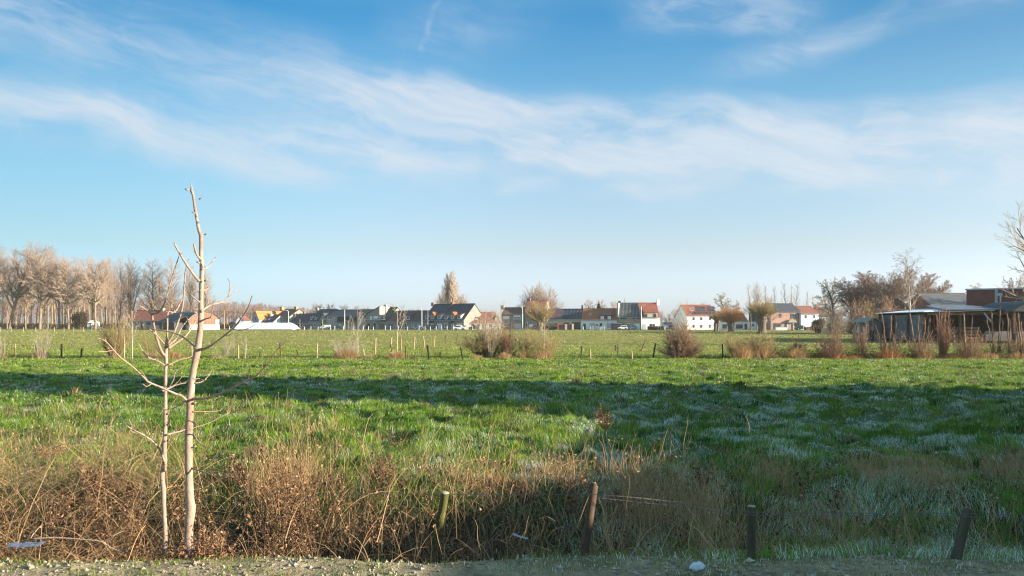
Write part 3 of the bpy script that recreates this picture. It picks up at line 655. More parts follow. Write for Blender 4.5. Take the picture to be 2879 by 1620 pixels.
bigbranches = [
    [([(559, 790), (546, 774), (526.5, 747), (507, 716), (490, 685)], 7, 4.5), -0.25, ([(507, 716), (506, 709)], 3, 3)],
    [([(567, 733), (553.5, 716), (548, 701), (545, 687)], 7, 4.5), -0.1],
    [([(567, 757), (580.6, 753), (594, 741), (603, 726)], 6, 2), 0.2, ([(570, 752), (567, 738), (566, 725)], 4, 2.5)],
    [([(561, 817), (575, 816), (585, 810)], 4.5, 3), 0.1],
    [([(561, 849.5), (548, 840), (534, 826)], 4.5, 2.5), -0.1],
    [([(565, 876), (592, 858), (619, 851), (636.6, 840), (646, 820), (645.5, 792)], 6.5, 1.6), 0.5, ([(636.6, 840), (650, 830), (658, 822), (669, 805)], 2.8, 1.6), ([(623, 852), (638.5, 852), (649, 843)], 3, 2), ([(646, 812), (655, 808), (657, 804)], 1.8, 1.4)],
    [([(563, 904), (580, 896), (592, 892), (597, 870), (600, 848)], 5, 1.4), -0.2],
    [([(553, 868), (549, 873)], 5, 4), -0.1],
    [([(565, 983), (588, 975), (631, 944), (661.7, 917), (679, 894), (696.5, 867), (709, 832)], 7, 2.4), -0.6, ([(656, 925), (677, 929), (704, 921), (716, 913)], 2.4, 1.4), ([(631, 944), (645, 942), (654, 938)], 2.2, 1.2), ([(679, 894), (676, 890)], 2.5, 2.5)],
    [([(551.6, 979), (530, 960), (507, 944), (476, 932.6), (430, 927), (400, 924), (385.5, 919)], 5, 2.2), 0.3],
    [([(527, 1128), (510, 1113), (492, 1107), (454.5, 1090), (417, 1074), (403, 1060), (372, 1031), (337, 1004), (318, 983), (296.7, 960), (278.5, 952)], 7, 2.6), -0.8, ([(318, 985), (295, 989), (275.5, 989)], 2.4, 1.4), ([(287, 956), (284, 945), (286, 938)], 2.2, 1.4), ([(417, 1074), (402, 1050), (395, 1042)], 2.6, 1.6), ([(425, 1080), (412, 1087), (402, 1080)], 3, 2)],
    [([(545, 1122), (565, 1121), (590, 1118), (641, 1097), (684, 1073), (716, 1060), (739, 1037), (758, 1018), (773.7, 990.5), (789, 973), (805, 958)], 7, 1.6), -0.9, ([(739, 1037), (749, 1040), (768, 1034), (783, 1027)], 2, 1.2), ([(698, 1068), (701, 1048), (705, 1026)], 2, 1.3), ([(684, 1073), (700, 1082), (708, 1076)], 3, 2), ([(739, 1037), (736, 1020)], 1.5, 1.0)],
    [([(541, 1158), (573, 1157), (600, 1158), (620, 1154)], 3.2, 1.5), 0.2, ([(573, 1157), (580, 1163), (592, 1160)], 1.8, 1.2)],
    [([(530, 1181), (540, 1187), (549, 1190), (560, 1203)], 3, 2), -0.2],
    [([(528, 1221), (545, 1224.5), (556, 1240), (568.6, 1252), (594, 1263)], 4.5, 2.2), -0.35],
    [([(538.7, 1317), (573, 1327), (600, 1338), (620, 1340), (641, 1338)], 4.2, 2), -0.3, ([(585, 1333), (600, 1322), (612, 1305)], 2.2, 1.4)],
    [([(549, 1077), (560, 1076), (573, 1070.5), (585, 1058), (596, 1040.6)], 3.2, 1.6), 0.3, ([(549, 1068), (556, 1064), (562, 1066)], 2.5, 2)],
    [([(522, 1133), (500, 1142), (484, 1149), (466, 1152)], 2.5, 1.6), 0.2],
]
front_tree('young_tree', 'taller bare young tree with pale pinkish bark, its top and side shoots cut', (W(531, 1560, 7.55)[0], 7.55, -0.02), bigtrunk, bigbranches, 7.55, 14)
thintrunk = [(463, 1560, 14), (464, 1498, 13), (462, 1450, 12), (460, 1412, 12.5), (460, 1378, 13.5), (456, 1349, 13), (457, 1325, 13), (464, 1300, 11), (462, 1263, 12), (464, 1219, 11.5), (465, 1181, 10.5), (465, 1129, 10), (465, 1077, 9.5), (465.5, 1040, 9), (467.4, 1020, 9), (466.6, 998, 10), (467.4, 965, 9)]
thinbranches = [
    [([(466.6, 1004), (453, 986.7), (439.6, 948), (433, 917), (428, 886), (441.5, 880), (457, 865), (468.6, 832), (484, 778), (495.6, 743), (504, 718)], 8, 2), -0.3, ([(428, 886), (420, 878), (407, 869), (391, 859)], 4, 2.6), ([(441.5, 880), (434, 868), (430, 855), (420, 828)], 2.6, 1.4), ([(445, 878), (456, 886), (468.6, 898)], 2.4, 1.8)],
    [([(468.6, 966), (470.5, 925), (472.4, 878.5), (488, 880), (500, 866), (507, 851.5), (517, 832)], 5.5, 2), 0.2, ([(472.4, 878.5), (476, 872)], 3, 2)],
    [([(470.5, 968), (488, 936.5), (503, 898), (513, 863), (517, 824.5), (520.7, 770), (528.4, 732)], 7, 3), -0.1, ([(518, 815), (526, 795), (534, 778), (546, 741)], 2, 1.3), ([(503, 898), (512, 890), (517, 884)], 2, 1.4)],
    [([(472.4, 980), (499.5, 961.6), (522.6, 944), (542, 917), (550, 903), (555.5, 890)], 6.5, 2.8), 0.3, ([(535, 926), (530, 905), (524, 890)], 2.6, 1.6)],
    [([(474, 972), (495.6, 952), (511, 921), (526.5, 902), (533, 896)], 4.5, 2), 0.4],
    [([(463, 969), (441.5, 944), (414.5, 921), (403, 917)], 4.5, 2), -0.2],
    [([(461, 1003), (445, 987), (438, 979)], 3.2, 1.6), 0.1],
    [([(463, 1028), (441.5, 1014), (420, 1008), (414.5, 1002), (403, 990), (393, 973)], 4.6, 2.2), -0.2],
    [([(472.4, 1028), (499.5, 1014), (530, 1006), (546, 998)], 4.4, 2), 0.2, ([(499.5, 1014), (510, 1012), (518, 1006)], 2, 1.4)],
    [([(469.4, 1223), (490, 1217), (507, 1213), (521.6, 1208), (544, 1203), (588.6, 1189), (644.5, 1161)], 5, 1.8), 0.5],
    [([(463, 1322), (463, 1305), (460, 1293), (449, 1263.5), (428, 1241), (402, 1222.6), (376, 1209.5), (355, 1197)], 8, 2.6), -0.5, ([(378, 1210), (372, 1201), (363, 1180)], 2.6, 1.6), ([(395, 1219), (378, 1217), (366, 1210)], 2.4, 1.6)],
    [([(469, 1093), (478, 1091), (492, 1084), (510, 1079), (521.6, 1077)], 4.5, 3), 0.1, ([(474, 1091), (488, 1068), (494, 1045), (511, 1035), (524.6, 1021)], 3, 1.6), ([(476, 1090), (495, 1079), (512, 1058)], 3, 1.8)],
    [([(462, 1150), (440, 1143), (420, 1130), (408, 1119)], 2.2, 1.2), 0.2],
    [([(470, 1195), (476, 1190), (479, 1197)], 5, 4), -0.05],
]
front_tree('forked_tree', 'thinner forked bare young tree just left of the tall cut one', (W(463, 1540, 7.85)[0], 7.85, -0.15), thintrunk, thinbranches, 7.85, 12)
def fallen_branch():
    b = MB(); P = [(85, 1516), (150, 1512), (220, 1516), (285, 1523), (310, 1541), (340, 1546), (366, 1541)]
    limb(b, P, 7.6, 7.75, 5.5, 2.2, 8, 0.12, 7); limb(b, [(300, 1533), (325, 1545), (352, 1546), (372, 1530)], 7.65, 7.7, 3, 1.4, 6, .1, 8); limb(b, [(85, 1516), (95, 1500), (122, 1470)], 7.6, 7.9, 4, 1.6, 6, .1, 9)
    limb(b, [(285, 1523), (320, 1505), (350, 1492)], 7.7, 7.9, 2.4, 1.2, 6, .1, 10)
    tag(b.build('fallen_branch', M['bark_pale'], smooth=True), 'pale fallen branch lying along the ditch edge on the left', 'branch')
fallen_branch()

# ------------------------------------------------------------------ front fence posts and wire
M['wood_green'] = mat_bark('mossy_wood', (0.07, 0.075, 0.022), (0.16, 0.145, 0.05), 12.0, (0.05, 0.045, 0.025), 0.15)
M['wood_dark'] = mat_bark('dark_wood', (0.06, 0.04, 0.028), (0.14, 0.095, 0.062), 14.0, (0.03, 0.02, 0.015), 0.12)
M['wood_grey'] = mat_bark('grey_wood', (0.06, 0.05, 0.032), (0.125, 0.11, 0.07), 14.0, (0.07, 0.07, 0.045), 0.10)
M['wood_tan'] = mat_bark('tan_wood', (0.33, 0.23, 0.14), (0.46, 0.34, 0.22), 9.0, None, 0.2)
M['black'] = mat_noise('black_wood', (0.025, 0.023, 0.02), 0.3, 8, 0.9); M['moss'] = mat_noise('moss_wood', (0.28, 0.30, 0.08), 0.3, 8, 0.9)
M['wood_end'] = mat_bark('cut_wood', (0.30, 0.24, 0.16), (0.42, 0.36, 0.27), 30.0, (0.14, 0.10, 0.07), 1.0)
def post_mesh(r, h, seed, sides=12, broken=0.0, crack=True):
    """round stake: bottom at z=-0.25, slightly irregular, chamfered or split top"""
    rs = random.Random(seed); vs = []; levels = [-0.25, 0, 0.15 * h, 0.35 * h, 0.55 * h, 0.75 * h, 0.9 * h, h - 0.006]
    ph = rs.uniform(0, 6)
    for z in levels:
        for k in range(sides):
            w = 2 * pi * k / sides; rr = r * (1 + 0.05 * sin(3 * w + z * 4 + ph) + rs.uniform(-.025, .025))
            if crack and k == 3 and z > 0.3 * h: rr *= 0.78
            top = z
            if z > 0.8 * h and broken: top = z + broken * (sin(w + ph) * 0.6 + rs.uniform(-.5, .5)) * (1 if z > .95 * h else .4)
            vs.append((rr * cos(w), rr * sin(w), top))
    n = len(levels); fs = [(i * sides + k, i * sides + (k + 1) % sides, (i + 1) * sides + (k + 1) % sides, (i + 1) * sides + k) for i in range(n - 1) for k in range(sides)]
    b0 = len(vs); zz = max(v[2] for v in vs[-sides:]) if not broken else sum(v[2] for v in vs[-sides:]) / sides - broken * .3
    for k in range(sides): x, y, z = vs[(n - 1) * sides + k]; vs.append((x * .88, y * .88, z + 0.006))
    vs.append((0, 0, zz + 0.004)); c = len(vs) - 1
    f2 = [(b0 - sides + k, b0 - sides + (k + 1) % sides, b0 + (k + 1) % sides, b0 + k) for k in range(sides)] + [(b0 + k, b0 + (k + 1) % sides, c) for k in range(sides)]
    m = MB(); m.add(vs, fs, 0); m.add(vs, [], 0); m.v = vs; m.f = fs + f2; m.mi = [0] * len(fs) + [1] * len(f2)
    return m
def stand_post(o, pb, pt, D, toward=0.0):
    """put a post mesh (built upright) so that its axis runs from photo point pb (base) to pt (top)"""
    b = Vector(W(pb[0], pb[1], D)); t = Vector(W(pt[0], pt[1], D + toward)); o.location = b
    o.rotation_mode = 'QUATERNION'; o.rotation_quaternion = (t - b).to_track_quat('Z', 'Y')
FP = [((1232, 1500), (1252, 1384), 9.3, 11, 'wood_green', 0.0, -0.1, 'mossy green leaning post half sunk in brown weeds, leftmost of the front fence'),
      ((1641, 1572), (1671, 1362), 7.55, 11.5, 'wood_dark', 0.03, 0.05, 'tallest split brown post with a broken pale top, leaning right above the ditch'),
      ((2112, 1572), (2113, 1422), 7.45, 12, 'wood_grey', 0.0, 0.0, 'upright grey green round post beside the white litter'),
      ((2688, 1572), (2721, 1429), 7.45, 13.5, 'wood_grey', 0.0, 0.1, 'thick dark round post leaning right, rightmost of the front fence')]
for i, (pb, pt, D, r, mt, br, tw, lab) in enumerate(FP):
    h = (Vector(W(*pt, D + tw)) - Vector(W(*pb, D))).length
    o = post_mesh(r / F * D, h, i + 1, 16, br).build('fence_post', [M[mt], M['wood_end']], smooth=True); stand_post(o, pb, pt, D, tw)
    tag(o, lab, 'post', 'posts of the front wire fence')
M['wire'] = mat_noise('rusty_wire', (0.16, 0.14, 0.13), 0.3, 40, 0.5, spec=0.5, metal=0.5)
def wire(name, pts, label, r=0.0016, barbs=True):
    b = MB(); P = smooth_path([W(*p) for p in pts], 30)
    for ph in (0, pi):
        b.tube([Vector(p) + Vector((0, 0.003 * cos(i * .9 + ph), 0.003 * sin(i * .9 + ph))) for i, p in enumerate(P)], r, 4)
    if barbs:
        for i in range(4, len(P), 5):
            p = Vector(P[i])
            for a in (0.5, 2.2): b.tube([p - Vector((0.003, 0.008, 0.010 * sin(a))), p + Vector((0.004, -0.008, 0.012 * sin(a)))], 0.0011, 4)
    tag(b.build(name, M['wire']), label, 'wire')
wire('barbed_wire', [(700, 1405, 9.6), (990, 1391, 9.4), (1250, 1390, 9.2), (1450, 1392, 8.2), (1667, 1391, 7.5), (1890, 1410, 7.5), (2113, 1440, 7.4), (2400, 1443, 7.4), (2716, 1445, 7.4), (3100, 1452, 7.4)], 'rusty twisted barbed wire running along the front posts, upper strand')
wire('barbed_wire', [(1667, 1398, 7.51), (1880, 1421, 7.51), (2113, 1448, 7.41), (2400, 1450, 7.41), (2714, 1452, 7.41), (3100, 1462, 7.41)], 'rusty barbed wire just below the upper strand, right half of the fence only')

# ------------------------------------------------------------------ litter
def litter():
    m = mat_noise('foam', (0.62, 0.66, 0.70), 0.12, 25, 0.6, bmp=0.4)
    n = 16; vs = []; rs = random.Random(4); rings = [(1.0, 0.0), (1.02, 0.25), (0.9, 0.55), (0.72, 0.82), (0.45, 1.0)]
    for (rr, zz) in rings:
        for k in range(n):
            w = 2 * pi * k / n; q = rr * (1 + 0.10 * sin(2 * w + 1) + rs.uniform(-.05, .05)); vs.append((0.068 * q * cos(w), 0.045 * q * sin(w), 0.08 * zz * (1 + .06 * sin(3 * w))))
    vs.append((0, 0, 0.081)); fs = [(i * n + k, i * n + (k + 1) % n, (i + 1) * n + (k + 1) % n, (i + 1) * n + k) for i in range(4) for k in range(n)] + [(4 * n + k, 4 * n + (k + 1) % n, 5 * n) for k in range(n)]
    b = MB(); b.add(vs, fs); o = b.build('crumpled_cup', m, smooth=True); x, y, z = W(1960, 1598, 7.12); o.location = (x, y, height(x, y) - 0.004); o.rotation_euler = (0.1, -0.12, 0.2); o.scale = (1, 1, .72)
    tag(o, 'white crumpled foam cup lying on the bare verge left of the upright grey post', 'litter')
    def sheet(name, px, py, D, sx, sy, col, label, rz, tilt=0.0, seed=0):
        nx, ny = 12, 8; u, v = np.meshgrid(np.linspace(-.5, .5, nx), np.linspace(-.5, .5, ny)); zz = 0.035 * fbm(u * 5 + seed, v * 5, 3, seed)
        V = np.stack([u.ravel() * sx * (1 + .2 * v.ravel()), v.ravel() * sy, zz.ravel()], 1); idx = np.arange(nx * ny).reshape(ny, nx)
        q = np.stack([idx[:-1, :-1].ravel(), idx[:-1, 1:].ravel(), idx[1:, 1:].ravel(), idx[1:, :-1].ravel()], 1)
        o = np_mesh(name, V, [q], mat_noise(name + '_plastic', col, 0.2, 14, 0.35, spec=0.5)); s = o.modifiers.new('thick', 'SOLIDIFY'); s.thickness = 0.004
        x, y, z = W(px, py, D); o.location = (x, y, z); o.rotation_euler = (tilt, 0.0, rz); tag(o, label, 'litter')
    sheet('plastic_sheet', 72, 1536, 7.56, 0.30, 0.12, (0.11, 0.13, 0.18), 'bluish grey plastic sheet half hidden under weeds at the far left ditch edge', 0.1, 0.12, 5)
    sheet('plastic_strip', 1462, 1512, 8.15, 0.22, 0.035, (0.34, 0.34, 0.40), 'pale torn plastic strip caught in the dark ditch left of the split post', -0.9, 0.15, 9)
litter()

# ------------------------------------------------------------------ bare trees and shrubs: generator
def segs_mesh(name, S, mat, parent=None, sides=3, col=None):
    """S: (n,8) array p0,r0,p1,r1 -> thin prisms in one mesh"""
    S = np.asarray(S); p0, r0, p1, r1 = S[:, 0:3], S[:, 3:4], S[:, 4:7], S[:, 7:8]
    d = p1 - p0; L = np.linalg.norm(d, axis=1, keepdims=True); d = d / np.maximum(L, 1e-6)
    ref = np.where(np.abs(d[:, 2:3]) > 0.9, np.array([[1.0, 0, 0]]), np.array([[0, 0, 1.0]]))
    a = np.cross(d, ref); a /= np.linalg.norm(a, axis=1, keepdims=True); b = np.cross(d, a)
    n = len(S); V = np.empty((n, 2, sides, 3))
    for k in range(sides):
        w = 2 * pi * k / sides; o = a * cos(w) + b * sin(w)
        V[:, 0, k] = p0 + o * r0; V[:, 1, k] = p1 + o * r1
    base = np.arange(n)[:, None] * 2 * sides
    q = np.concatenate([base + np.array([[k, (k + 1) % sides, sides + (k + 1) % sides, sides + k]]) for k in range(sides)])
    cc = None if col is None else np.repeat(col, 2 * sides, axis=0)
    return np_mesh(name, V.reshape(-1, 3), [q], mat, parent, cc, smooth=True)
def grow(rs, p, d, L, r, lev, P, out):
    """recursive bare branching; P holds the habit of the species"""
    n = P['seg'][lev]; up = P['up'][lev]; wob = P['wob'][lev]; st = L / n; pts = [p]; rad = [r]; dirs = [d]
    taper = P['taper'][lev]
    for i in range(n):
        d = (d + Vector((rs.gauss(0, wob), rs.gauss(0, wob), rs.gauss(0, wob * .6) + up))).normalized()
        q = p + d * st; r2 = max(r * (1 - taper * (i + 1) / n), P['rmin'])
        out.append((lev, p.x, p.y, p.z, rad[-1], q.x, q.y, q.z, r2)); p = q; pts.append(p); rad.append(r2); dirs.append(d)
    if lev + 1 >= len(P['kids']) + 1: return
    nk = P['kids'][lev]; f0 = P['start'][lev]; az = rs.uniform(0, 6.28)
    for k in range(nk):
        f = f0 + (1 - f0) * ((k + rs.uniform(.2, .8)) / nk); x = f * n; i = min(int(x), n - 1); t = x - i
        bp = pts[i].lerp(pts[i + 1], t); bd = dirs[i + 1]; br = rad[i] * (1 - t) + rad[i + 1] * t
        az += 2.4 + rs.uniform(-.5, .5); ang = R(rs.gauss(P['ang'][lev], P['ang'][lev] * .22))
        a = bd.orthogonal().normalized(); b = bd.cross(a)
        nd = (bd * cos(ang) + (a * cos(az) + b * sin(az)) * sin(ang)).normalized()
        sh = P['shape'](f) if lev == 0 else (1.15 - .6 * f)
        grow(rs, bp, nd, L * P['len'][lev] * sh * rs.uniform(.75, 1.2), max(min(br * .8, r * P['rk'][lev]), P['rmin']), lev + 1, P, out)
POPLAR = dict(seg=[9, 5, 3, 2], up=[.01, .10, .06, .03], wob=[.03, .09, .13, .15], taper=[.88, .8, .7, .5], kids=[40, 9, 6], start=[.26, .15, .1], ang=[40, 38, 38], len=[.30, .42, .45], rk=[.35, .5, .6], rmin=.012, shape=lambda f: 1.25 - .85 * f)
WIDE = dict(seg=[8, 6, 4, 3], up=[.0, .05, .03, .02], wob=[.07, .13, .16, .18], taper=[.8, .8, .7, .5], kids=[22, 9, 7], start=[.30, .15, .1], ang=[48, 45, 45], len=[.38, .42, .42], rk=[.45, .5, .6], rmin=.012, shape=lambda f: 1.15 - .6 * f)
COLUMN = dict(seg=[10, 5, 3], up=[.0, .20, .14], wob=[.015, .05, .07], taper=[.9, .8, .6], kids=[60, 11], start=[.05, .1], ang=[24, 20], len=[.24, .40], rk=[.22, .5], rmin=.014, shape=lambda f: 1.1 - .85 * f ** 2)
ROUND = dict(seg=[4, 6, 4, 3], up=[.0, .03, .03, .02], wob=[.04, .08, .10, .12], taper=[.4, .8, .7, .5], kids=[44, 12, 8], start=[.35, .2, .1], ang=[42, 26, 30], len=[1.45, .40, .42], rk=[.36, .45, .6], rmin=.026, shape=lambda f: 1.0)
BIRCH = dict(seg=[9, 6, 5, 4], up=[.0, .04, -.05, -.16], wob=[.04, .10, .12, .14], taper=[.88, .8, .7, .5], kids=[26, 9, 6], start=[.20, .15, .1], ang=[42, 42, 40], len=[.42, .40, .42], rk=[.35, .5, .6], rmin=.010, shape=lambda f: 1.15 - .75 * f)
THIN = dict(seg=[8, 4, 3], up=[.0, .12, .08], wob=[.02, .07, .10], taper=[.9, .8, .6], kids=[24, 6], start=[.3, .2], ang=[34, 34], len=[.22, .4], rk=[.35, .5], rmin=.02, shape=lambda f: 1.2 - .9 * f)
def mat_twig(name, c, c2):
    m, g = new_mat(name); oi = g.n('ShaderNodeObjectInfo'); co = g.coord(); n = g.noise(co, 0.7, 3, 0.6)
    col = g.mix(g.mr(g.m('ADD', g.m('MULTIPLY', n, .6), g.m('MULTIPLY', oi.outputs['Random'], .4)), .25, .75), c4(c), c4(c2)); finish(g, pbsdf(g, col, 0.9, 0.1)); return m
M['trunk_l'] = mat_bark('trunk_bark', (0.19, 0.14, 0.085), (0.30, 0.23, 0.15), 1.2, (0.12, 0.10, 0.06), 0.4)
M['trunk_d'] = mat_bark('dark_trunk_bark', (0.10, 0.08, 0.055), (0.20, 0.155, 0.11), 3.0, None, 0.4)
M['tw_pink'] = mat_twig('pinkish_twigs', (0.29, 0.215, 0.16), (0.40, 0.305, 0.235))
M['tw_brown'] = mat_twig('brown_twigs', (0.20, 0.135, 0.09), (0.30, 0.20, 0.135))
M['tw_grey'] = mat_twig('grey_twigs', (0.28, 0.23, 0.18), (0.42, 0.35, 0.27))
M['tw_orange'] = mat_twig('orange_shoots', (0.34, 0.18, 0.08), (0.42, 0.25, 0.12))
M['tw_olive'] = mat_twig('olive_shoots', (0.24, 0.18, 0.09), (0.34, 0.26, 0.13))
M['tw_red'] = mat_twig('reddish_shoots', (0.22, 0.125, 0.085), (0.32, 0.20, 0.14))
M['tw_pale'] = mat_twig('pale_shoots', (0.34, 0.27, 0.19), (0.46, 0.38, 0.28))
def tree_proto(name, habit, h, r, seed, tm, cm, lean=(0, 0), split=1, forks=0):
    """a bare tree of height about h: trunk (with main limbs) and crown of twigs"""
    rs = random.Random(seed); out = []; P = habit
    grow(rs, Vector((0, 0, -.3)), Vector((lean[0], lean[1], 1)).normalized(), h, r, 0, P, out)
    for k in range(forks):                                    # extra leaders from low on the trunk
        i = [s for s in out if s[0] == 0][1 + k % 3]; a = rs.uniform(0, 6.28)
        grow(rs, Vector(i[5:8]), Vector((cos(a) * .5, sin(a) * .3, 1)).normalized(), h * .68, i[8] * .75, 0, dict(P, kids=[P['kids'][0] * 2 // 3] + P['kids'][1:]), out)
    e = empty(name); A = np.array(out); big = A[A[:, 0] < split]; tw = A[A[:, 0] >= split]
    if split == 1:
        k = (A[:, 0] == 1) & (A[:, 4] > r * .22); big = A[(A[:, 0] < 1) | k]; tw = A[~((A[:, 0] < 1) | k)]
    segs_mesh('trunk', big[:, 1:], tm, e, 8); segs_mesh('crown', tw[:, 1:], cm, e, 3)
    return e, float(A[:, 7].max())
PROTO = {}
def put_tree(key, px, D, ptop, label, name=None, group=None, wscale=1.0, rz=None, cat='tree', gz=0.0, base_py=None):
    """stand a copy of a prototype tree so that its top reaches photo row ptop"""
    src, used, h0 = PROTO[key]
    o = copy_tree(src) if used else src; PROTO[key] = (src, True, h0)
    if name: o.name = name
    x, y, _ = W(px, 0, D); hh = H + (HY - ptop) / F * D - gz; s = hh / h0
    o.scale = (s * wscale, s * wscale, s); o.location = (x, y, gz); o.rotation_euler = (0, 0, rz if rz is not None else (px * 1.7) % 6.28)
    tag(o, label, cat, group); return o
def proto(key, *a, **k):
    e, h0 = tree_proto(*a, **k); PROTO[key] = (e, False, h0)
def round_shoots(rs, hw, L, n, r, rmin):
    out = []; P = dict(seg=[5, 3, 2], up=[.05, .03, .02], wob=[.09, .12, .14], taper=[.75, .6, .5], kids=[9, 3], start=[.25, .2], ang=[28, 34], len=[.34, .4], rk=[.55, .7], rmin=rmin, shape=lambda f: 1.2 - .6 * f)
    for i in range(n):
        a = rs.uniform(0, 6.28); el = rs.uniform(0.08, 1) ** .9 * 1.5; d = Vector((cos(a) * cos(el), sin(a) * cos(el), sin(el) + .05)).normalized()
        ell = 1 / math.sqrt((hypot(d.x, d.y) / hw) ** 2 + (d.z / L) ** 2)
        grow(rs, Vector((cos(a) * hw * .12, sin(a) * hw * .12, 0)), d, ell * rs.uniform(.45, 1.0), r, 0, P, out)
    return np.array(out)
def multi_stem(rs, h, spread, n, r, kids, lean=0.35, rmin=0.004, base=0.15, up=0.06, tw=0.4, wob=.07):
    out = []
    P = dict(seg=[6, 4, 2], up=[up, .04, .02], wob=[wob, .10, .12], taper=[.75, .7, .5], kids=kids, start=[.2, .2], ang=[34, 38], len=[tw, .4], rk=[.5, .6], rmin=rmin, shape=lambda f: 1.2 - .7 * f)
    for i in range(n):
        a = rs.uniform(0, 6.28); q = rs.uniform(0, 1) ** .6; d = Vector((cos(a) * lean * q * spread, sin(a) * lean * q * spread, 1)).normalized()
        grow(rs, Vector((cos(a) * base * q, sin(a) * base * q, -.05)), d, h * rs.uniform(.35, 1.05) / max(d.z, .45) * (1 - .18 * q), r * rs.uniform(.6, 1.2), 0, P, out)
    return np.array(out)
# ------------------------------------------------------------------ trees of the background
proto('pop1', 'poplar', POPLAR, 27, .42, 1, M['trunk_l'], M['tw_pink']); proto('pop2', 'poplar', POPLAR, 27, .38, 2, M['trunk_l'], M['tw_pink'], (.05, 0)); proto('pop3', 'poplar', dict(POPLAR, start=[.38, .15, .1], ang=[30, 34, 34]), 27, .36, 3, M['trunk_l'], M['tw_pink'], (-.03, .0), forks=1)
proto('wide1', 'bare_tree', dict(WIDE, kids=[26, 12, 8]), 25, .48, 4, M['trunk_l'], M['tw_pink'], (.12, 0), forks=2); proto('wide2', 'bare_tree', dict(WIDE, kids=[26, 12, 8]), 25, .46, 5, M['trunk_l'], M['tw_pink'], (.22, 0), forks=1)
proto('wide3', 'bare_tree', dict(WIDE, kids=[26, 12, 8], start=[.36, .15, .1]), 25, .52, 6, M['trunk_l'], M['tw_pink'], (.05, 0), forks=2)
proto('column', 'column_poplar', COLUMN, 24, .6, 7, M['trunk_l'], mat_twig('tan_twigs', (0.28, 0.21, 0.15), (0.38, 0.29, 0.21)))
def round_proto():
    rs = random.Random(8); P = dict(seg=[6, 4, 3], up=[.06, .03, .02], wob=[.06, .10, .12], taper=[.8, .7, .6], kids=[13, 7], start=[.2, .15], ang=[24, 28], len=[.36, .42], rk=[.5, .6], rmin=.022, shape=lambda f: 1.2 - .6 * f); out = []
    for i in range(85):
        a = rs.uniform(0, 6.28); el = rs.uniform(.12, 1) ** .8 * 1.5; dd = Vector((cos(a) * cos(el), sin(a) * cos(el), sin(el))).normalized(); ell = 1 / math.sqrt((hypot(dd.x, dd.y) / 7.6) ** 2 + (dd.z / 12.5) ** 2)
        grow(rs, Vector((cos(a) * .4, sin(a) * .4, 3.2)), dd, ell * rs.uniform(.7, 1.0), .10, 0, P, out)
    e = empty('bare_tree'); t = MB(); t.tube([(0, 0, -.3), (0, 0, 1.5), (.1, 0, 3.0), (0, 0, 3.9)], [.75, .6, .65, .4], 10); t.build('trunk', M['trunk_l'], e, smooth=True); A = np.array(out); segs_mesh('crown', A[:, 1:], M['tw_pink'], e, 3); PROTO['round'] = (e, False, float(A[:, 7].max()))
round_proto(); proto('birch', 'birch', BIRCH, 14, .17, 9, mat_bark('birch_bark', (0.30, 0.26, 0.22), (0.62, 0.58, 0.52), 4.0, (0.08, 0.07, 0.06)), M['tw_brown'])
proto('copse1', 'bare_tree', dict(WIDE, kids=[24, 11, 8], rmin=.018), 11, .22, 10, M['trunk_d'], M['tw_brown'], forks=3); proto('copse2', 'bare_tree', dict(WIDE, kids=[24, 11, 8], rmin=.018, ang=[36, 38, 40]), 11, .22, 14, M['trunk_d'], mat_twig('copse_twigs', (0.29, 0.19, 0.14), (0.38, 0.26, 0.19)), forks=3)
proto('thin', 'poplar', THIN, 14, .14, 11, M['trunk_d'], M['tw_grey']); proto('small', 'bare_tree', dict(WIDE, kids=[18, 9, 5], rmin=.03), 9, .22, 12, M['trunk_d'], M['tw_grey'], forks=1)
proto('ash', 'bare_tree', dict(WIDE, kids=[18, 8, 6], rmin=.012, ang=[55, 40, 40], up=[0, .10, .12, .12]), 15, .25, 13, M['trunk_d'], M['tw_grey'])
gl = 'bare trees in the tall stand on the left'
put_tree('wide1', 27, 262, 668, 'tall wide bare tree with a thick slanting trunk, first in the left stand', rz=0.3, group=gl, wscale=1.05)
put_tree('wide2', -28, 258, 690, 'bare tree whose crown is cut by the left picture edge', rz=1.2, group=gl)
put_tree('wide3', 112, 260, 692, 'thick trunked bare tree forking into a Y, second in the left stand', rz=0.1, group=gl, wscale=1.0)
put_tree('wide2', 165, 262, 712, 'slanting bare tree with a trunk leaning right behind a post', rz=0.2, group=gl, wscale=.85)
put_tree('wide2', 192, 260, 716, 'bare tree whose trunk leans right the most, beside the white shed', rz=-0.15, group=gl, wscale=.95)
put_tree('wide3', 268, 258, 712, 'bare tree with a low right fork just right of the white shed', rz=2.9, group=gl, wscale=.95)
put_tree('wide1', 72, 275, 760, 'smaller crooked bare tree between the first two thick trunks', rz=2.0, group=gl, wscale=.8)
for i, (px, pt, k, ws) in enumerate([(8, 735, 'pop1', .8), (55, 728, 'pop2', .8), (90, 735, 'pop1', .8), (128, 722, 'pop3', .8), (146, 690, 'pop1', 1.0), (184, 722, 'pop2', .8), (200, 735, 'pop3', .8), (236, 716, 'pop1', .9), (262, 732, 'pop2', .8), (300, 722, 'pop1', .8), (322, 728, 'pop3', .9), (336, 716, 'pop2', .8)]):
    put_tree(k, px, 305 + (i % 3) * 9, pt, 'slender bare poplar in the dense row behind the thick trunks', group='slender poplars behind the thick trunks', wscale=ws, rz=i * 1.1)
for i, (px, pt) in enumerate([(20, 700), (45, 690), (78, 700), (105, 705), (135, 712), (158, 705), (178, 715), (212, 712), (226, 722), (250, 715), (285, 718), (310, 728)]):
    put_tree(['pop3', 'pop1', 'pop2'][i % 3], px, 282 + (i % 4) * 5, pt, 'pale bare tree of the second rank, seen between the thick leaning trunks', group='second rank of bare trees between the thick trunks', wscale=.6, rz=i * 1.9 + .4)
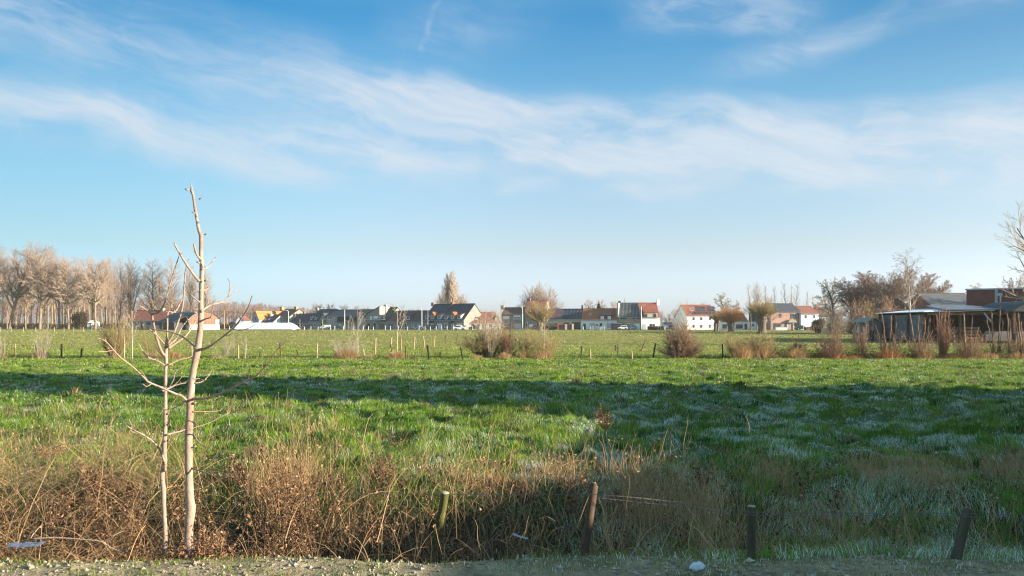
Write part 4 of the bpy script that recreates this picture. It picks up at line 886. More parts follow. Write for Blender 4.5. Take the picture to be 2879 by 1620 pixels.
for (px, pt, k, ws, lab) in [(372, 715, 'pop3', 1.15, 'bare poplar with two stems standing above the left end of the long red roof'), (430, 722, 'pop1', 1.25, 'bare poplar with the widest crown above the right half of the red roof'), (487, 724, 'pop2', 1.05, 'bare poplar right of the widest one, behind the forked tree'), (540, 738, 'pop3', .95, 'bare poplar directly left of the tall cut front tree'), (578, 752, 'pop1', .9, 'last poplar of the row, seen right of the tall cut front tree'), (362, 740, 'pop1', .7, 'narrow poplar squeezed left of the two stemmed one'), (452, 760, 'pop2', .6, 'small poplar between the widest crown and its right neighbour')]:
    put_tree(k, px, 318, pt, lab, group='poplars behind the red roofed farm', wscale=ws * 1.3, rz=px * .9)
put_tree('column', 1273, 330, 757, 'taller right one of two columnar poplars behind the dark roofed double house', wscale=1.9, rz=.4); put_tree('column', 1257, 331, 764, 'slightly shorter left one of two columnar poplars behind the double house', wscale=1.8, rz=2.4)
put_tree('round', 1248, 345, 812, 'round pale bare tree at the left foot of the columnar poplar', wscale=.7, rz=1.0); put_tree('round', 1296, 345, 815, 'round pale bare tree at the right foot of the columnar poplar', wscale=.75, rz=2.0)
put_tree('round', 1518, 290, 787, 'large round fan shaped bare tree behind the house with the steep orange roof', wscale=1.25, rz=0.2)
for (px, pt, D, k, ws, lab, rz) in [(1668, 840, 320, 'small', 1.1, 'pale rounded bare tree left of the small conifer', .3), (1700, 841, 320, 'small', 1.0, 'pale rounded bare tree right of the small conifer', 1.4), (1728, 843, 330, 'small', .8, 'pinkish bare tree touching the chimney of the corrugated roof', 2.2),
        (1756, 836, 360, 'column', .5, 'small distant columnar poplar above the corrugated roof', 1), (2050, 822, 215, 'small', 1.15, 'rounded bare tree behind the small orange pollard', .8), (1905, 868, 300, 'small', 1.2, 'brownish bare tree left of the white two storey house', .1), (1880, 880, 300, 'small', 1.0, 'low brownish bare tree right of the white chimney house', 2.6), (1862, 872, 320, 'small', 1.0, 'pale bare tree directly beside the white chimney house', 1.9),
        (2128, 788, 225, 'pop1', .9, 'many stemmed tall bare tree behind the largest pollard', .9), (2112, 795, 228, 'thin', 1.5, 'slender leader at the left of the many stemmed tree', .2), (2150, 798, 222, 'thin', 1.6, 'slender leader at the right of the many stemmed tree', 2.2), (2165, 830, 230, 'small', .8, 'low twiggy tree filling the gap right of the many stemmed tree', 2.0), (1985, 848, 300, 'small', .7, 'bare tree top above the solar panels', 1.0), (1955, 852, 310, 'small', .7, 'low bare tree top above the left of the solar roof', 1.3)]:
    put_tree(k, px, D, pt, lab, wscale=ws, rz=rz)
for i, (px, pt) in enumerate([(2182, 802), (2208, 790), (2222, 797), (2236, 793), (2270, 815), (2290, 828)]):
    put_tree('thin', px, 300, pt, ['thin poplar rising left of the blue roofed brick house', 'tallest thin poplar above the blue roof', 'thin poplar between two taller ones above the blue roof', 'rightmost poplar above the blue roof', 'thin poplar above the left end of the pale blue house', 'short thin poplar above the chimney of the pale blue house'][i], group='thin poplars above the blue roof', rz=i * 1.3, wscale=1.2)
for (px, pt, D, k, ws, lab, rz) in [(2342, 780, 172, 'small', 1.2, 'open light grey bare tree at the left of the right hand copse', 1.8), (2398, 772, 168, 'copse1', 1.35, 'dark dense bare tree, second in the right hand copse', .4), (2440, 762, 165, 'copse2', 1.5, 'reddish dense bare tree in the middle of the right hand copse', 2.2), (2482, 766, 160, 'copse1', 1.35, 'bare tree left of the birch in the right hand copse', 1.5), (2420, 790, 185, 'copse2', 1.5, 'reddish bare tree behind the dense pair of the copse', 3.5),
        (2562, 692, 140, 'birch', 1.1, 'tall birch with drooping twigs behind the metal roof', .6), (2530, 755, 160, 'copse2', 1.2, 'reddish bare crown behind the left side of the birch', 4.0), (2600, 765, 160, 'copse2', 1.2, 'reddish bare crown behind the right side of the birch', 5.0), (2625, 790, 165, 'copse1', 1.0, 'small bare crown at the right end of the copse', 2.0)]:
    put_tree(k, px, D, pt, lab, wscale=ws, rz=rz)
put_tree('ash', 2965, 72, 560, 'near bare tree with knobbly upturned twigs reaching in from the right edge', wscale=1.0, rz=.5)
put_tree('small', 2770, 190, 795, 'rounded bare crown rising behind the brick wall', wscale=1.0, rz=.5); put_tree('small', 2868, 150, 775, 'bare crown behind the right end of the brick wall', wscale=1.0, rz=1.5)
for (i, (px, pt)) in enumerate([(895, 850), (915, 854), (940, 852), (965, 855), (990, 858), (1018, 860), (1040, 866), (1170, 868), (1190, 866)]):
    put_tree('small', px, 345, pt, ['pale bare tree top over the left of the blue grey roofs', 'pale bare tree top over the middle of the blue grey roofs', 'pale bare tree top beside the two lamp posts', 'pale bare tree top left of the angular house'][min(i // 2, 3)] if i < 7 else 'faint bare tree top over the long purple roof', group=['bare tree tops over the left roofs', 'bare tree tops over the middle roofs', 'bare tree tops beside the lamps', 'bare tree tops by the angular house'][min(i // 2, 3)] if i < 7 else 'faint tree tops over the purple roof', wscale=1.3, rz=i)
def conifer(px, D, pt, label):
    x, y, _ = W(px, 0, D); h = H + (HY - pt) / F * D; e = empty('conifer', (x, y, 0)); tag(e, label, 'tree'); t = MB(); t.tube([(0, 0, 0), (0, 0, h)], [.2, .03], 6); t.build('trunk', M['trunk_d'], e)
    n = 5000; rs = np.random.RandomState(1); z = rs.uniform(.35, 1, n); r = (1 - z) * h * .30 * rs.uniform(.5, 1.1, n) + .05; a = rs.uniform(0, 6.28, n); pc = np.stack([r * np.cos(a), r * np.sin(a), z * h], 1)
    V, T, cc = leaves(pc, np.full(n, .35), np.tile([.03, .05, .02], (n, 1)) * rs.uniform(.6, 1.4, n)[:, None], 3); np_mesh('crown', V, [T], M['veg'], e, cc)
conifer(1683, 315, 853, 'small dark conifer between two pale bare trees above the orange roof')
def evergreen(px, D, pt, wpx, label, col=(.035, .045, .02), base=0.0, n=9000, cat='bush'):
    x, y, _ = W(px, 0, D); h = H + (HY - pt) / F * D; e = empty('evergreen_bush', (x, y, 0)); tag(e, label, cat); rs = np.random.RandomState(int(px)); w = wpx / F * D * .5
    out = []; 
    for k in range(14):
        a = rs.uniform(0, 6.28); d = Vector((cos(a) * .5, sin(a) * .5, 1)); L = h * .8; out.append((0, 0, 0, .08, d.x * L * .6, d.y * L * .6, d.z * L * .6, .03))
    segs_mesh('stems', out, M['trunk_d'], e, 4)
    c = rs.normal(0, 1, (26, 3)); c /= np.linalg.norm(c, axis=1)[:, None]; c = c * rs.uniform(.3, .75, (26, 1)) * np.array([w, w, h * .5]) + np.array([0, 0, h * .5])
    i = rs.randint(0, 26, n); pc = c[i] + rs.normal(0, 1, (n, 3)) * np.array([w, w, h * .5]) * .16; pc[:, 2] = np.clip(pc[:, 2], .05, h * 1.02)
    V, T, cc = leaves(pc, rs.uniform(.12, .3, n) * D / 200, np.tile(col, (n, 1)) * rs.uniform(.5, 1.6, n)[:, None], 3, False); np_mesh('foliage', V, [T], M['veg'], e, cc)
evergreen(228, 262, 872, 52, 'dark rounded ivy covered bush left of the white shed', (.075, .06, .03))
evergreen(2660, 118, 856, 44, 'small green shrub showing above the metal roof', (.05, .085, .02)); evergreen(2610, 122, 860, 24, 'tiny green shrub above the metal roof next to a larger one', (.05, .07, .02), n=3000)
evergreen(2300, 215, 895, 46, 'dark tangled shrub before the pale blue house', (.07, .055, .035)); evergreen(2298, 168, 925, 24, 'low dark green shrub left of the wooden crates', (.03, .05, .015), n=4000)
evergreen(975, 262, 912, 0.1, 'clipped dark shrub by the balcony house', (.02, .03, .012), n=100) if False else None
evergreen(655, 330, 905, 26, 'dark evergreen hedge left of the small white house', (.02, .035, .02), n=4000)

# pollard willows
def pollard(px, D, py_base, py_head, wpx, tops, halfw, n, mat, label, seed, lean=0.0, rmin=.012, split_trunk=False):
    x, y, _ = W(px, 0, D); e = empty('pollard_willow', (x, y, 0)); tag(e, label, 'tree', 'pollard willows in the field'); k = D / F; hh = (py_base - py_head) * k; w = wpx * k / 2; b = MB(); rs = random.Random(seed)
    def trunk(dx, ws):
        P = [Vector((dx + lean * hh * i / 5 + rs.uniform(-.06, .06), rs.uniform(-.05, .05), -.2 + (hh + .2) * i / 5)) for i in range(6)]
        b.tube(P, [w * f * ws for f in (1.15, .92, .85, .95, 1.25, .8)], 12)
    if split_trunk: trunk(-w * .5, .6); trunk(w * .6, .42)
    else: trunk(0, 1)
    for q in range(7):
        a = rs.uniform(0, 6.28); p = Vector((lean * hh + cos(a) * w * .7, sin(a) * w * .7, hh + rs.uniform(-.2, .2))); b.tube([p - Vector((0, 0, .5)), p, p + Vector((cos(a) * .3, sin(a) * .3, .35))], [w * .5, w * .45, w * .2], 8)
    t = b.build('trunk', M['trunk_d'], e, smooth=True); out = []; L = (py_head - tops) * k
    P = dict(seg=[5, 3, 2], up=[.06, .04, .02], wob=[.05, .08, .1], taper=[.7, .6, .5], kids=[7, 2], start=[.2, .2], ang=[20, 25], len=[.38, .4], rk=[.6, .7], rmin=rmin, shape=lambda f: 1.2 - .7 * f)
    for i in range(n):
        a = rs.uniform(0, 6.28); el = rs.uniform(0.05, 1) ** .8 * 1.35; d = Vector((cos(a) * cos(el), sin(a) * cos(el), sin(el) + .12)).normalized(); hw = halfw * k
        ell = 1 / math.sqrt((hypot(d.x, d.y) / hw) ** 2 + (d.z / L) ** 2)
        p0 = Vector((lean * hh + cos(a) * w * .8, sin(a) * w * .8, hh + rs.uniform(-.1, .25)))
        grow(rs, p0, d, ell * rs.uniform(.55, 1.0), .035, 0, P, out)
    segs_mesh('shoots', np.array(out)[:, 1:], mat, e, 3)
pollard(2013, 197, 932, 903, 13, 878, 28, 120, M['tw_olive'], 'leftmost pollard willow with a split leaning trunk before the white house', 1, .1, split_trunk=True)
pollard(2055, 190, 933, 908, 17, 858, 46, 210, M['tw_orange'], 'pollard willow with orange shoots, between a split one and the largest', 2)
pollard(2143, 160, 939, 893, 25, 850, 50, 270, M['tw_olive'], 'largest pollard willow with a thick dark trunk, rightmost of the three', 3, -.02)
pollard(1519, 205, 932, 908, 16, 850, 58, 250, M['tw_olive'], 'round headed pollard willow with a pinkish trunk before the steep orange roof', 4, rmin=.014)

# far wood, hedge line and farther fields
def far_wood():
    P = dict(POPLAR, rmin=.05, kids=[12, 5], seg=[6, 3, 2]); S = []; rs = random.Random(5); protos = []
    for k in range(6):
        out = []; grow(rs, Vector((0, 0, 0)), Vector((0, 0, 1)), 20, .28, 0, P, out); protos.append(np.array(out)[:, 1:])
    segs = []
    for i in range(620):
        px = rs.uniform(-120, 890); D = rs.uniform(480, 640); ptop = np.interp(px, [-100, 300, 560, 700, 800, 890], [846, 842, 850, 856, 865, 874]) + rs.uniform(-4, 6)
        A = protos[i % 6].copy(); s = (HY - ptop) / F * D / 20 + .1; a = rs.uniform(0, 6.28); R_ = np.array([[cos(a), -sin(a), 0], [sin(a), cos(a), 0], [0, 0, 1]]); o = np.array([(px - CX) / F * D, D, 0])
        A[:, 0:3] = A[:, 0:3] @ R_.T * s + o; A[:, 4:7] = A[:, 4:7] @ R_.T * s + o; A[:, [3, 7]] *= 1.5; segs.append(A)
    o = segs_mesh('far_wood', np.concatenate(segs), mat_twig('far_wood_twigs', (0.25, 0.17, 0.14), (0.36, 0.25, 0.20)), None, 3); tag(o, 'distant leafless wood fading into haze behind the farm', 'wood', None, 'stuff')
    segs = []
    for i in range(120):                                        # faint trees on the rest of the horizon
        px = rs.choice([rs.uniform(1020, 1200), rs.uniform(1590, 1640), rs.uniform(2240, 2330), rs.uniform(1340, 1420)]); D = rs.uniform(520, 700); ptop = 876 + rs.uniform(-6, 6)
        A = protos[i % 6].copy(); s = (HY - ptop) / F * D / 20 + .1; o = np.array([(px - CX) / F * D, D, 0]); A[:, 0:3] = A[:, 0:3] * s + o; A[:, 4:7] = A[:, 4:7] * s + o; segs.append(A)
    o = segs_mesh('far_tree_line', np.concatenate(segs), M['tw_grey'], None, 3); tag(o, 'faint line of leafless trees on the horizon behind the houses', 'wood', None, 'stuff')
    h = Heap(); n = 26000; X = RS.uniform(-200, -95, n); Y = 290 + RS.normal(0, 2.0, n); hh = 1.2 + 1.3 * fbm(X * .2, X * 0, 3, 7); pc = np.stack([X, Y, RS.uniform(0, 1, n) * hh], 1)
    V, t, cc = leaves(pc, RS.uniform(.25, .6, n), np.where(RS.uniform(0, 1, n)[:, None] < .5, np.array([.08, .06, .045]), np.array([.16, .11, .07])) * RS.uniform(.5, 1.3, n)[:, None], 10, False); h.t(V, t, cc)
    tag(h.build('hedge_line', M['dry']), 'low dark hedge and scrub at the foot of the left stand of trees', 'hedge', None, 'stuff')
far_wood()

# ------------------------------------------------------------------ houses
M['w_brick_grey'] = mat_brick('grey_brick', (0.27, 0.235, 0.20)); M['w_brick_tan'] = mat_brick('tan_brick', (0.40, 0.30, 0.20)); M['w_white'] = mat_plaster('white_render', (0.78, 0.78, 0.76)); M['w_blue'] = mat_plaster('pale_blue_render', (0.62, 0.72, 0.78))
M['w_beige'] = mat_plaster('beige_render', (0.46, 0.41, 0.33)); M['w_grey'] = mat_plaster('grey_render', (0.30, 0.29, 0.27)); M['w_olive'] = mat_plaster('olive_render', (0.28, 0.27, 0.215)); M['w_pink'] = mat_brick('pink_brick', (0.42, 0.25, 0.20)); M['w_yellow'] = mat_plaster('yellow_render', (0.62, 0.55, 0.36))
M['w_bluegrey'] = mat_plaster('blue_grey_render', (0.42, 0.47, 0.52)); M['w_cream'] = mat_plaster('cream_render', (0.62, 0.54, 0.42))
M['r_blue'] = mat_roof('blue_black_tiles', (0.055, 0.062, 0.075), (0.085, 0.093, 0.107)); M['r_purple'] = mat_roof('purple_brown_tiles', (0.115, 0.075, 0.075), (0.15, 0.10, 0.095)); M['r_brown'] = mat_roof('red_brown_tiles', (0.17, 0.075, 0.055), (0.22, 0.11, 0.08)); M['r_orange'] = mat_roof('orange_tiles', (0.46, 0.16, 0.055), (0.36, 0.13, 0.06), amt=.45)
M['r_red'] = mat_roof('red_tiles', (0.36, 0.11, 0.07), (0.26, 0.09, 0.06), period=.55, amt=.6); M['r_bright'] = mat_roof('bright_orange_tiles', (0.62, 0.24, 0.07), (0.55, 0.20, 0.06), amt=.2); M['r_corr'] = mat_roof('corrugated_grey', (0.10, 0.115, 0.12), (0.15, 0.16, 0.16), period=1.1, rowp=3, amt=.85); M['r_corrblue'] = mat_roof('corrugated_blue', (0.045, 0.062, 0.085), (0.07, 0.09, 0.115), period=1.1, rowp=3, amt=.8)
M['r_green'] = mat_roof('dark_green_tiles', (0.03, 0.045, 0.04), (0.05, 0.065, 0.058)); M['r_old'] = mat_roof('weathered_red_tiles', (0.34, 0.13, 0.08), (0.24, 0.11, 0.08), amt=.3)
M['frame_w'] = mat_noise('white_frame', (0.75, 0.75, 0.74), .05, 3, .5); M['frame_d'] = mat_noise('dark_frame', (0.06, 0.06, 0.06), .1, 3, .5); M['shut_w'] = mat_noise('white_shutter', (0.70, 0.72, 0.74), .05, 2, .6); M['shut_g'] = mat_noise('grey_shutter', (0.42, 0.44, 0.46), .08, 2, .6)
M['door_d'] = mat_noise('dark_door', (0.035, 0.035, 0.04), .2, 3, .5); M['door_g'] = mat_noise('grey_door', (0.18, 0.19, 0.20), .15, 3, .6); M['door_b'] = mat_noise('brown_door', (0.10, 0.06, 0.04), .2, 3, .6); M['wood_l'] = mat_noise('light_wood_boards', (0.20, 0.14, 0.09), .25, 4, .8)
M['zinc'] = mat_noise('zinc', (0.38, 0.42, 0.45), .15, 2, .35, metal=.6); M['chim'] = mat_brick('chimney_brick', (0.30, 0.17, 0.11)); M['chim_o'] = mat_brick('orange_chimney', (0.50, 0.26, 0.14)); M['solar'] = mat_noise('solar_glass', (0.045, 0.05, 0.06), .4, .6, .15, spec=.6); M['concrete'] = mat_noise('concrete', (0.42, 0.41, 0.38), .15, 3, .9)
class House:
    def __init__(s, name, label, px0, D0, px1, D1, depth, ye, yr, wall, roof, group=None, ov=.25, ends=(0, 0), mono=None, cat='house', vcut=0.0, base=0.0):
        s.A = Vector(W(px0, HY, D0)); s.A.z = 0; B = Vector(W(px1, HY, D1)); B.z = 0; u = (B - s.A); s.L = u.length; s.u = u.normalized(); s.v = Vector((-s.u.y, s.u.x, 0)); s.dp = depth
        s.e = empty(name, s.A, atan2(s.u.y, s.u.x)); tag(s.e, label, cat, group); s.wall_m = wall; s.roof_m = roof
        Dm = (D0 + D1) / 2; s.eave = H + (HY - ye) / F * Dm
        pr = s.A + s.u * (s.L / 2) + s.v * (depth / 2); s.ridge = H + (HY - yr) / F * (pr.y)
        s.slope = (s.ridge - s.eave) / (depth / 2); m = MB(); L, dp, ea, ri = s.L, depth, s.eave, s.ridge
        if mono == 'flat': m.box(0, L, 0, dp, -.3, ea)
        else: m.prism([(0, 0, -.3), (0, dp, -.3), (0, dp, ea), (0, dp / 2, ri - .03), (0, 0, ea)], (L, 0, 0))
        s.wall = m.build('wall', wall, s.e)
        r = MB(); th = .14
        if mono == 'flat': r.box(-ov, L + ov, -ov, dp + ov, ea + .003, ea + .2)
        else:
            f = ov * s.slope
            r.slab([(-ends[0], -ov, ea - f + .1), (L + ends[1], -ov, ea - f + .1), (L + ends[1], dp / 2, ri + .1), (-ends[0], dp / 2, ri + .1)], th)
            r.slab([(L + ends[1], dp + ov, ea - f + .1), (-ends[0], dp + ov, ea - f + .1), (-ends[0], dp / 2 + .004, ri + .1), (L + ends[1], dp / 2 + .004, ri + .1)], th)
            r.tube([(-ends[0], dp / 2, ri + .12), (L + ends[1], dp / 2, ri + .12)], .12, 6)
        s.roof = r.build('roof', roof, s.e)
        if mono != 'flat':
            gt = MB(); gt.tube([(-ends[0], -ov - .06, ea - f + .02), (L + ends[1], -ov - .06, ea - f + .02)], .07, 6); gt.build('gutter', M['zinc'], s.e)
    def sx(s, px, t=0.0):
        k = (px - CX) / F; P = s.A + s.v * t; return (k * P.y - P.x) / (s.u.x - k * s.u.y)
    def z(s, px, py, t=0.0): return H + (HY - py) / F * (s.A.y + s.v.y * t + s.u.y * s.sx(px, t))
    def op(s, kind, x0, x1, y0, y1, t=0.0, parent=None, frame=None, pane=None):
        a, b = s.sx(x0, t), s.sx(x1, t); z1 = s.z((x0 + x1) / 2, y0, t); z0 = s.z((x0 + x1) / 2, y1, t); par = parent or s.e; m = MB()
        if kind in ('door', 'garage', 'shutter'):
            z0 = 0.0 if kind != 'shutter' else z0
            m.box(a, b, t - .035, t - .003, z0, z1)
            if kind == 'garage':
                for k in range(1, 5): m.box(a + .05, b - .05, t - .05, t - .035, z0 + (z1 - z0) * k / 5 - .03, z0 + (z1 - z0) * k / 5 + .03)
            d = m.build('garage_door' if kind == 'garage' else kind, pane or M['door_d'], par)
            if kind == 'door':
                fr = MB(); fr.box(a - .09, a, t - .06, t, z0, z1 + .09); fr.box(b, b + .09, t - .06, t, z0, z1 + .09); fr.box(a, b, t - .06, t, z1, z1 + .09); fr.build('door_frame', frame or M['frame_w'], d)
            return d
        w = min(.11, (b - a) * .14); fm = frame or M['frame_w']
        m.box(a, a + w, t - .06, t - .002, z0, z1); m.box(b - w, b, t - .06, t - .002, z0, z1); m.box(a + w, b - w, t - .06, t - .002, z0, z0 + w); m.box(a + w, b - w, t - .06, t - .002, z1 - w, z1)
        nm = max(1, round((b - a) / .9))
        for k in range(1, nm): c = a + (b - a) * k / nm; m.box(c - w * .4, c + w * .4, t - .058, t - .004, z0 + w, z1 - w)
        m.box(a - .06, b + .06, t - .12, t - .06, z0 - .07, z0 + .002)
        o = m.build('window', fm, par); p = MB(); p.box(a + w * .5, b - w * .5, t - .03, t - .008, z0 + w * .5, z1 - w * .5); p.build('pane', pane or M['glass'], o); return o
    def rt(s, px, py):
        """distance back into the house at which the photo point lies on the front roof slope"""
        t = s.dp * .25
        for _ in range(12): zz = s.z(px, py, t); t = min(max((zz - s.eave) / s.slope, -.3), s.dp / 2)
        return t
    def chimney(s, px, w, py, mat, back=.5, pots=True):
        t = s.dp * back; a = s.sx(px, t); zt = s.z(px, py, t); zb = s.eave + (s.ridge - s.eave) * (1 - abs(back - .5) * 2) - .5; m = MB()
        m.box(a - w / 2, a + w / 2, t - w / 2, t + w / 2, zb, zt); m.box(a - w / 2 - .05, a + w / 2 + .05, t - w / 2 - .05, t + w / 2 + .05, zt + .003, zt + .1); m.tube([(a, t, zt + .1), (a, t, zt + .4)], .10, 8); m.build('chimney', mat, s.roof)
    def skylight(s, px, py, wpx, hpx, mat=None, nm='skylight'):
        t1 = s.rt(px, py - hpx / 2); t0 = s.rt(px, py + hpx / 2); tm = (t0 + t1) / 2; a, b = s.sx(px - wpx / 2, tm), s.sx(px + wpx / 2, tm); z = lambda t: s.eave + s.slope * t + .17
        m = MB(); m.slab([(a, t0, z(t0)), (b, t0, z(t0)), (b, t1, z(t1)), (a, t1, z(t1))], .07); o = m.build(nm, M['frame_w'] if nm == 'skylight' else M['frame_d'], s.roof); q = .08; m = MB(); f = .12 * (t1 - t0)
        m.slab([(a + q, t0 + f, z(t0 + f) + .02), (b - q, t0 + f, z(t0 + f) + .02), (b - q, t1 - f, z(t1 - f) + .02), (a + q, t1 - f, z(t1 - f) + .02)], .03); m.build('pane', mat or M['glass'], o)
    def dormer(s, x0, x1, y0, y1, cheek, top, win=True, rise=.05, frame=None):
        t0 = s.rt((x0 + x1) / 2, y1); a, b = s.sx(x0, t0), s.sx(x1, t0); zt = s.z((x0 + x1) / 2, y0, t0); tb = min(s.dp / 2 - .1, (zt - s.eave) / max(s.slope - rise * 4, .1)); zb = s.eave + s.slope * tb; z0 = s.eave + s.slope * t0 - .1
        m = MB(); m.prism([(a, t0, z0), (a, tb, zb - .2), (a, tb, zb), (a, t0, zt)], (b - a, 0, 0)); o = m.build('dormer', cheek, s.roof)
        r = MB(); r.slab([(a - .12, t0 - .2, zt + .02), (b + .12, t0 - .2, zt + .02), (b + .12, tb, zb + .14), (a - .12, tb, zb + .14)], .1); r.build('dormer_roof', top, o)
        if win: s.op('win', x0 + .7, x1 - .7, y0 + .8, y1 - .5, t0 - .002, o, frame)
        return o
    def gable_dormer(s, x0, x1, ye, yp, yb, wall, top, t0=-.02, win=None):
        a, b = s.sx(x0, t0), s.sx(x1, t0); ze = s.z((x0 + x1) / 2, ye, t0); zp = s.z((x0 + x1) / 2, yp, t0); c = (a + b) / 2; tb = min((zp - s.eave) / s.slope, s.dp / 2 - .1); te = max((ze - s.eave) / s.slope, t0 + .1)
        zb = s.z((x0 + x1) / 2, yb, t0); m = MB(); m.prism([(a, t0, zb), (b, t0, zb), (b, t0, ze), (c, t0, zp), (a, t0, ze)], (0, .35 + te, 0)); o = m.build('dormer', wall, s.roof)
        r = MB(); r.slab([(a - .15, t0 - .15, ze - .06), (c, t0 - .15, zp + .08), (c, tb, zp + .08), (a - .15, te, ze - .06)], -.09); r.slab([(c, t0 - .15, zp + .08), (b + .15, t0 - .15, ze - .06), (b + .15, te, ze - .06), (c, tb, zp + .08)], -.09); r.build('dormer_roof', top, o)
        if win: s.op('win', win[0], win[1], win[2], win[3], t0 - .002, o)
        return o
    def porch(s, x0, x1, y0, y1, mat, out=1.0):
        a, b = s.sx(x0), s.sx(x1); z1 = s.z(x0, y0); z0 = s.z(x0, y1); m = MB(); m.slab([(a, -out, z0), (b, -out, z0), (b, -.003, z1), (a, -.003, z1)], .1); m.box(a + .05, a + .15, -out + .05, -out + .15, 0, z0 - .1); m.box(b - .15, b - .05, -out + .05, -out + .15, 0, z0 - .1); m.build('porch', mat, s.e)
W_, D_, G_, S_ = 'win', 'door', 'garage', 'shutter'
h = House('farmhouse', 'long low farmhouse with an old red tiled roof behind the forked tree', 355, 262, 465, 258, 9, 901, 874, M['w_beige'], M['r_old'], ov=.3); h.chimney(458, .9, 869, M['w_cream'])
for x in (378, 412, 436): h.op(W_, x, x + 12, 906, 914, pane=M['glass'], frame=M['frame_d'])
h.op(D_, 396, 402, 905, 920, pane=M['door_b'])
h = House('farm_outbuilding', 'small low red roofed outbuilding joined to the right of the long farmhouse', 466, 259, 510, 258, 7, 905, 892, M['w_cream'], M['r_brown']); h.op(G_, 478, 488, 909, 919, pane=M['door_b'])
def arch_barn():
    A = Vector(W(532, HY, 236)); A.z = 0; B = Vector(W(616, HY, 243)); B.z = 0; u = (B - A); L = u.length; e = empty('barn', A, atan2(u.y, u.x)); tag(e, 'brown corrugated barn with a curved roof behind the tall front tree', 'barn')
    hb = H + (HY - 913) / F * 240; he = H + (HY - 897) / F * 240; hp = H + (HY - 877) / F * 240; m = MB(); prof = [(0, 0, hb), (L, 0, hb)] + [(L - L * i / 10, 0, he + (hp - he) * (1 - (2 * i / 10 - 1) ** 2) ** .8) for i in range(11)]
    m.prism(prof, (0, 14, 0)); m.build('wall', mat_roof('brown_sheet', (0.20, 0.10, 0.07), (0.27, 0.15, 0.10), period=.9, rowp=4, amt=.4), e)
    m = MB(); m.box(-.1, L + .1, -.08, 14.0, -.3, hb - .003); m.build('plinth', M['w_cream'], e); m = MB()
    top = [(L + .2 - (L + .4) * i / 12, -.3, he + (hp - he) * max(1 - (2 * i / 12 - 1) ** 2, 0) ** .8 + .1) for i in range(13)]
    for i in range(12): m.slab([top[i], (top[i][0], 15, top[i][2]), (top[i + 1][0], 15, top[i + 1][2]), top[i + 1]], .12)
    m.build('roof', M['r_corr'], e); m = MB(); m.box(-3.6, -.12, 2, 12, -.2, hb + .6); m.slab([(-4.2, 1.6, hb + .65), (-.2, 1.6, he + .9), (-.2, 12.5, he + .9), (-4.2, 12.5, hb + .65)], .12); m.build('lean_to', M['door_d'], e)
    m = MB(); m.box(L - 1.3, L - .05, -.10, -.01, hb, he - .2); m.build('panel', M['w_beige'], e)
arch_barn()
def shed(name, label, px0, px1, D, depth, ye, yr, wall, roof):
    h = House(name, label, px0, D, px1, D, depth, ye, yr, wall, roof, cat='shed'); return h
h = shed('white_shed', 'small white shed between leaning trunks on the left', 245, 263, 268, 4, 908, 903, M['w_white'], M['w_white']); h.op(D_, 252, 257, 908, 920, pane=M['door_g'])
h = House('white_cottage', 'small white cottage with brown roof behind the left end of the plastic heap', 680, 330, 706, 333, 8, 903, 891, M['w_white'], M['r_old'], ends=(.1, .1)); h.op(W_, 698, 702, 906, 911)
def gable_front(name, label, px0, px1, D, depth, ye, yr, wall, roof, rz, cat='house'):
    """house whose gable end faces the viewer"""
    A = Vector(W(px0, HY, D)); A.z = 0; w = (px1 - px0) / F * D / max(cos(rz), .3); e = empty(name, A, rz); tag(e, label, cat); ea = H + (HY - ye) / F * D; ri = H + (HY - yr) / F * D
    m = MB(); m.prism([(0, 0, -.3), (w, 0, -.3), (w, 0, ea), (w / 2, 0, ri), (0, 0, ea)], (0, depth, 0)); m.build('wall', wall, e); r = MB(); k = (ri - ea) / (w / 2)
    r.slab([(-.2, -.15, ea - .2 * k + .1), (w / 2, -.15, ri + .1), (w / 2, depth + .15, ri + .1), (-.2, depth + .15, ea - .2 * k + .1)], -.12); r.slab([(w / 2, -.15, ri + .1), (w + .2, -.15, ea - .2 * k + .1), (w + .2, depth + .15, ea - .2 * k + .1), (w / 2, depth + .15, ri + .1)], -.12); r.build('roof', roof, e); return e, w, ea, ri
e, w, ea, ri = gable_front('gable_house', 'blue grey gable of a narrow house beside the dark evergreen hedge', 663, 680, 326, 9, 903, 890, M['w_bluegrey'], M['r_blue'], R(10))
# bright orange roofed barn house: gable turned left, roof slope turned to the sun
e, w, ea, ri = gable_front('orange_roof_house', 'house with a bright orange roof and a shaded blue grey gable', 710, 734, 300, 17, 899, 876, M['w_bluegrey'], M['r_bright'], R(-38))
m = MB(); m.box(w * .40, w * .58, -.04, -.004, ea - .2, ea + .9); m.build('window', M['glass'], e); m = MB(); m.box(w * .25, w * .75, -.05, -.004, 0, 2.3); m.build('garage_door', M['door_d'], e)
h = House('purple_roof_house', 'low house with a dark purple roof and two skylights before the orange roof', 733, 298.1, 765, 294.4, 7, 909, 889, M['w_white'], M['r_purple']); h.skylight(746, 900, 4, 5, M['shut_w']); h.skylight(757, 899, 4, 5, M['shut_w']); h.chimney(763, .9, 884, M['w_white'])
h = House('chimney_house', 'two storey house with red brown roof and an orange chimney at each end', 773, 299.5, 814, 294.9, 9, 891, 871, M['w_olive'], M['r_brown']); h.chimney(793, 1.2, 864, M['chim_o']); h.chimney(833, 1.1, 863, M['chim_o'])
for x in (776, 787, 798, 806): h.op(W_, x, x + 4, 893, 901, frame=M['frame_d']); h.op(W_, x, x + 4, 907, 914, frame=M['frame_d'])
h = House('bungalow', 'low house with a black roof left of the one with two small dormers', 815, 294.8, 866, 289.4, 9, 907, 883, M['w_grey'], M['r_blue']); h.chimney(856, .8, 878, M['chim'])
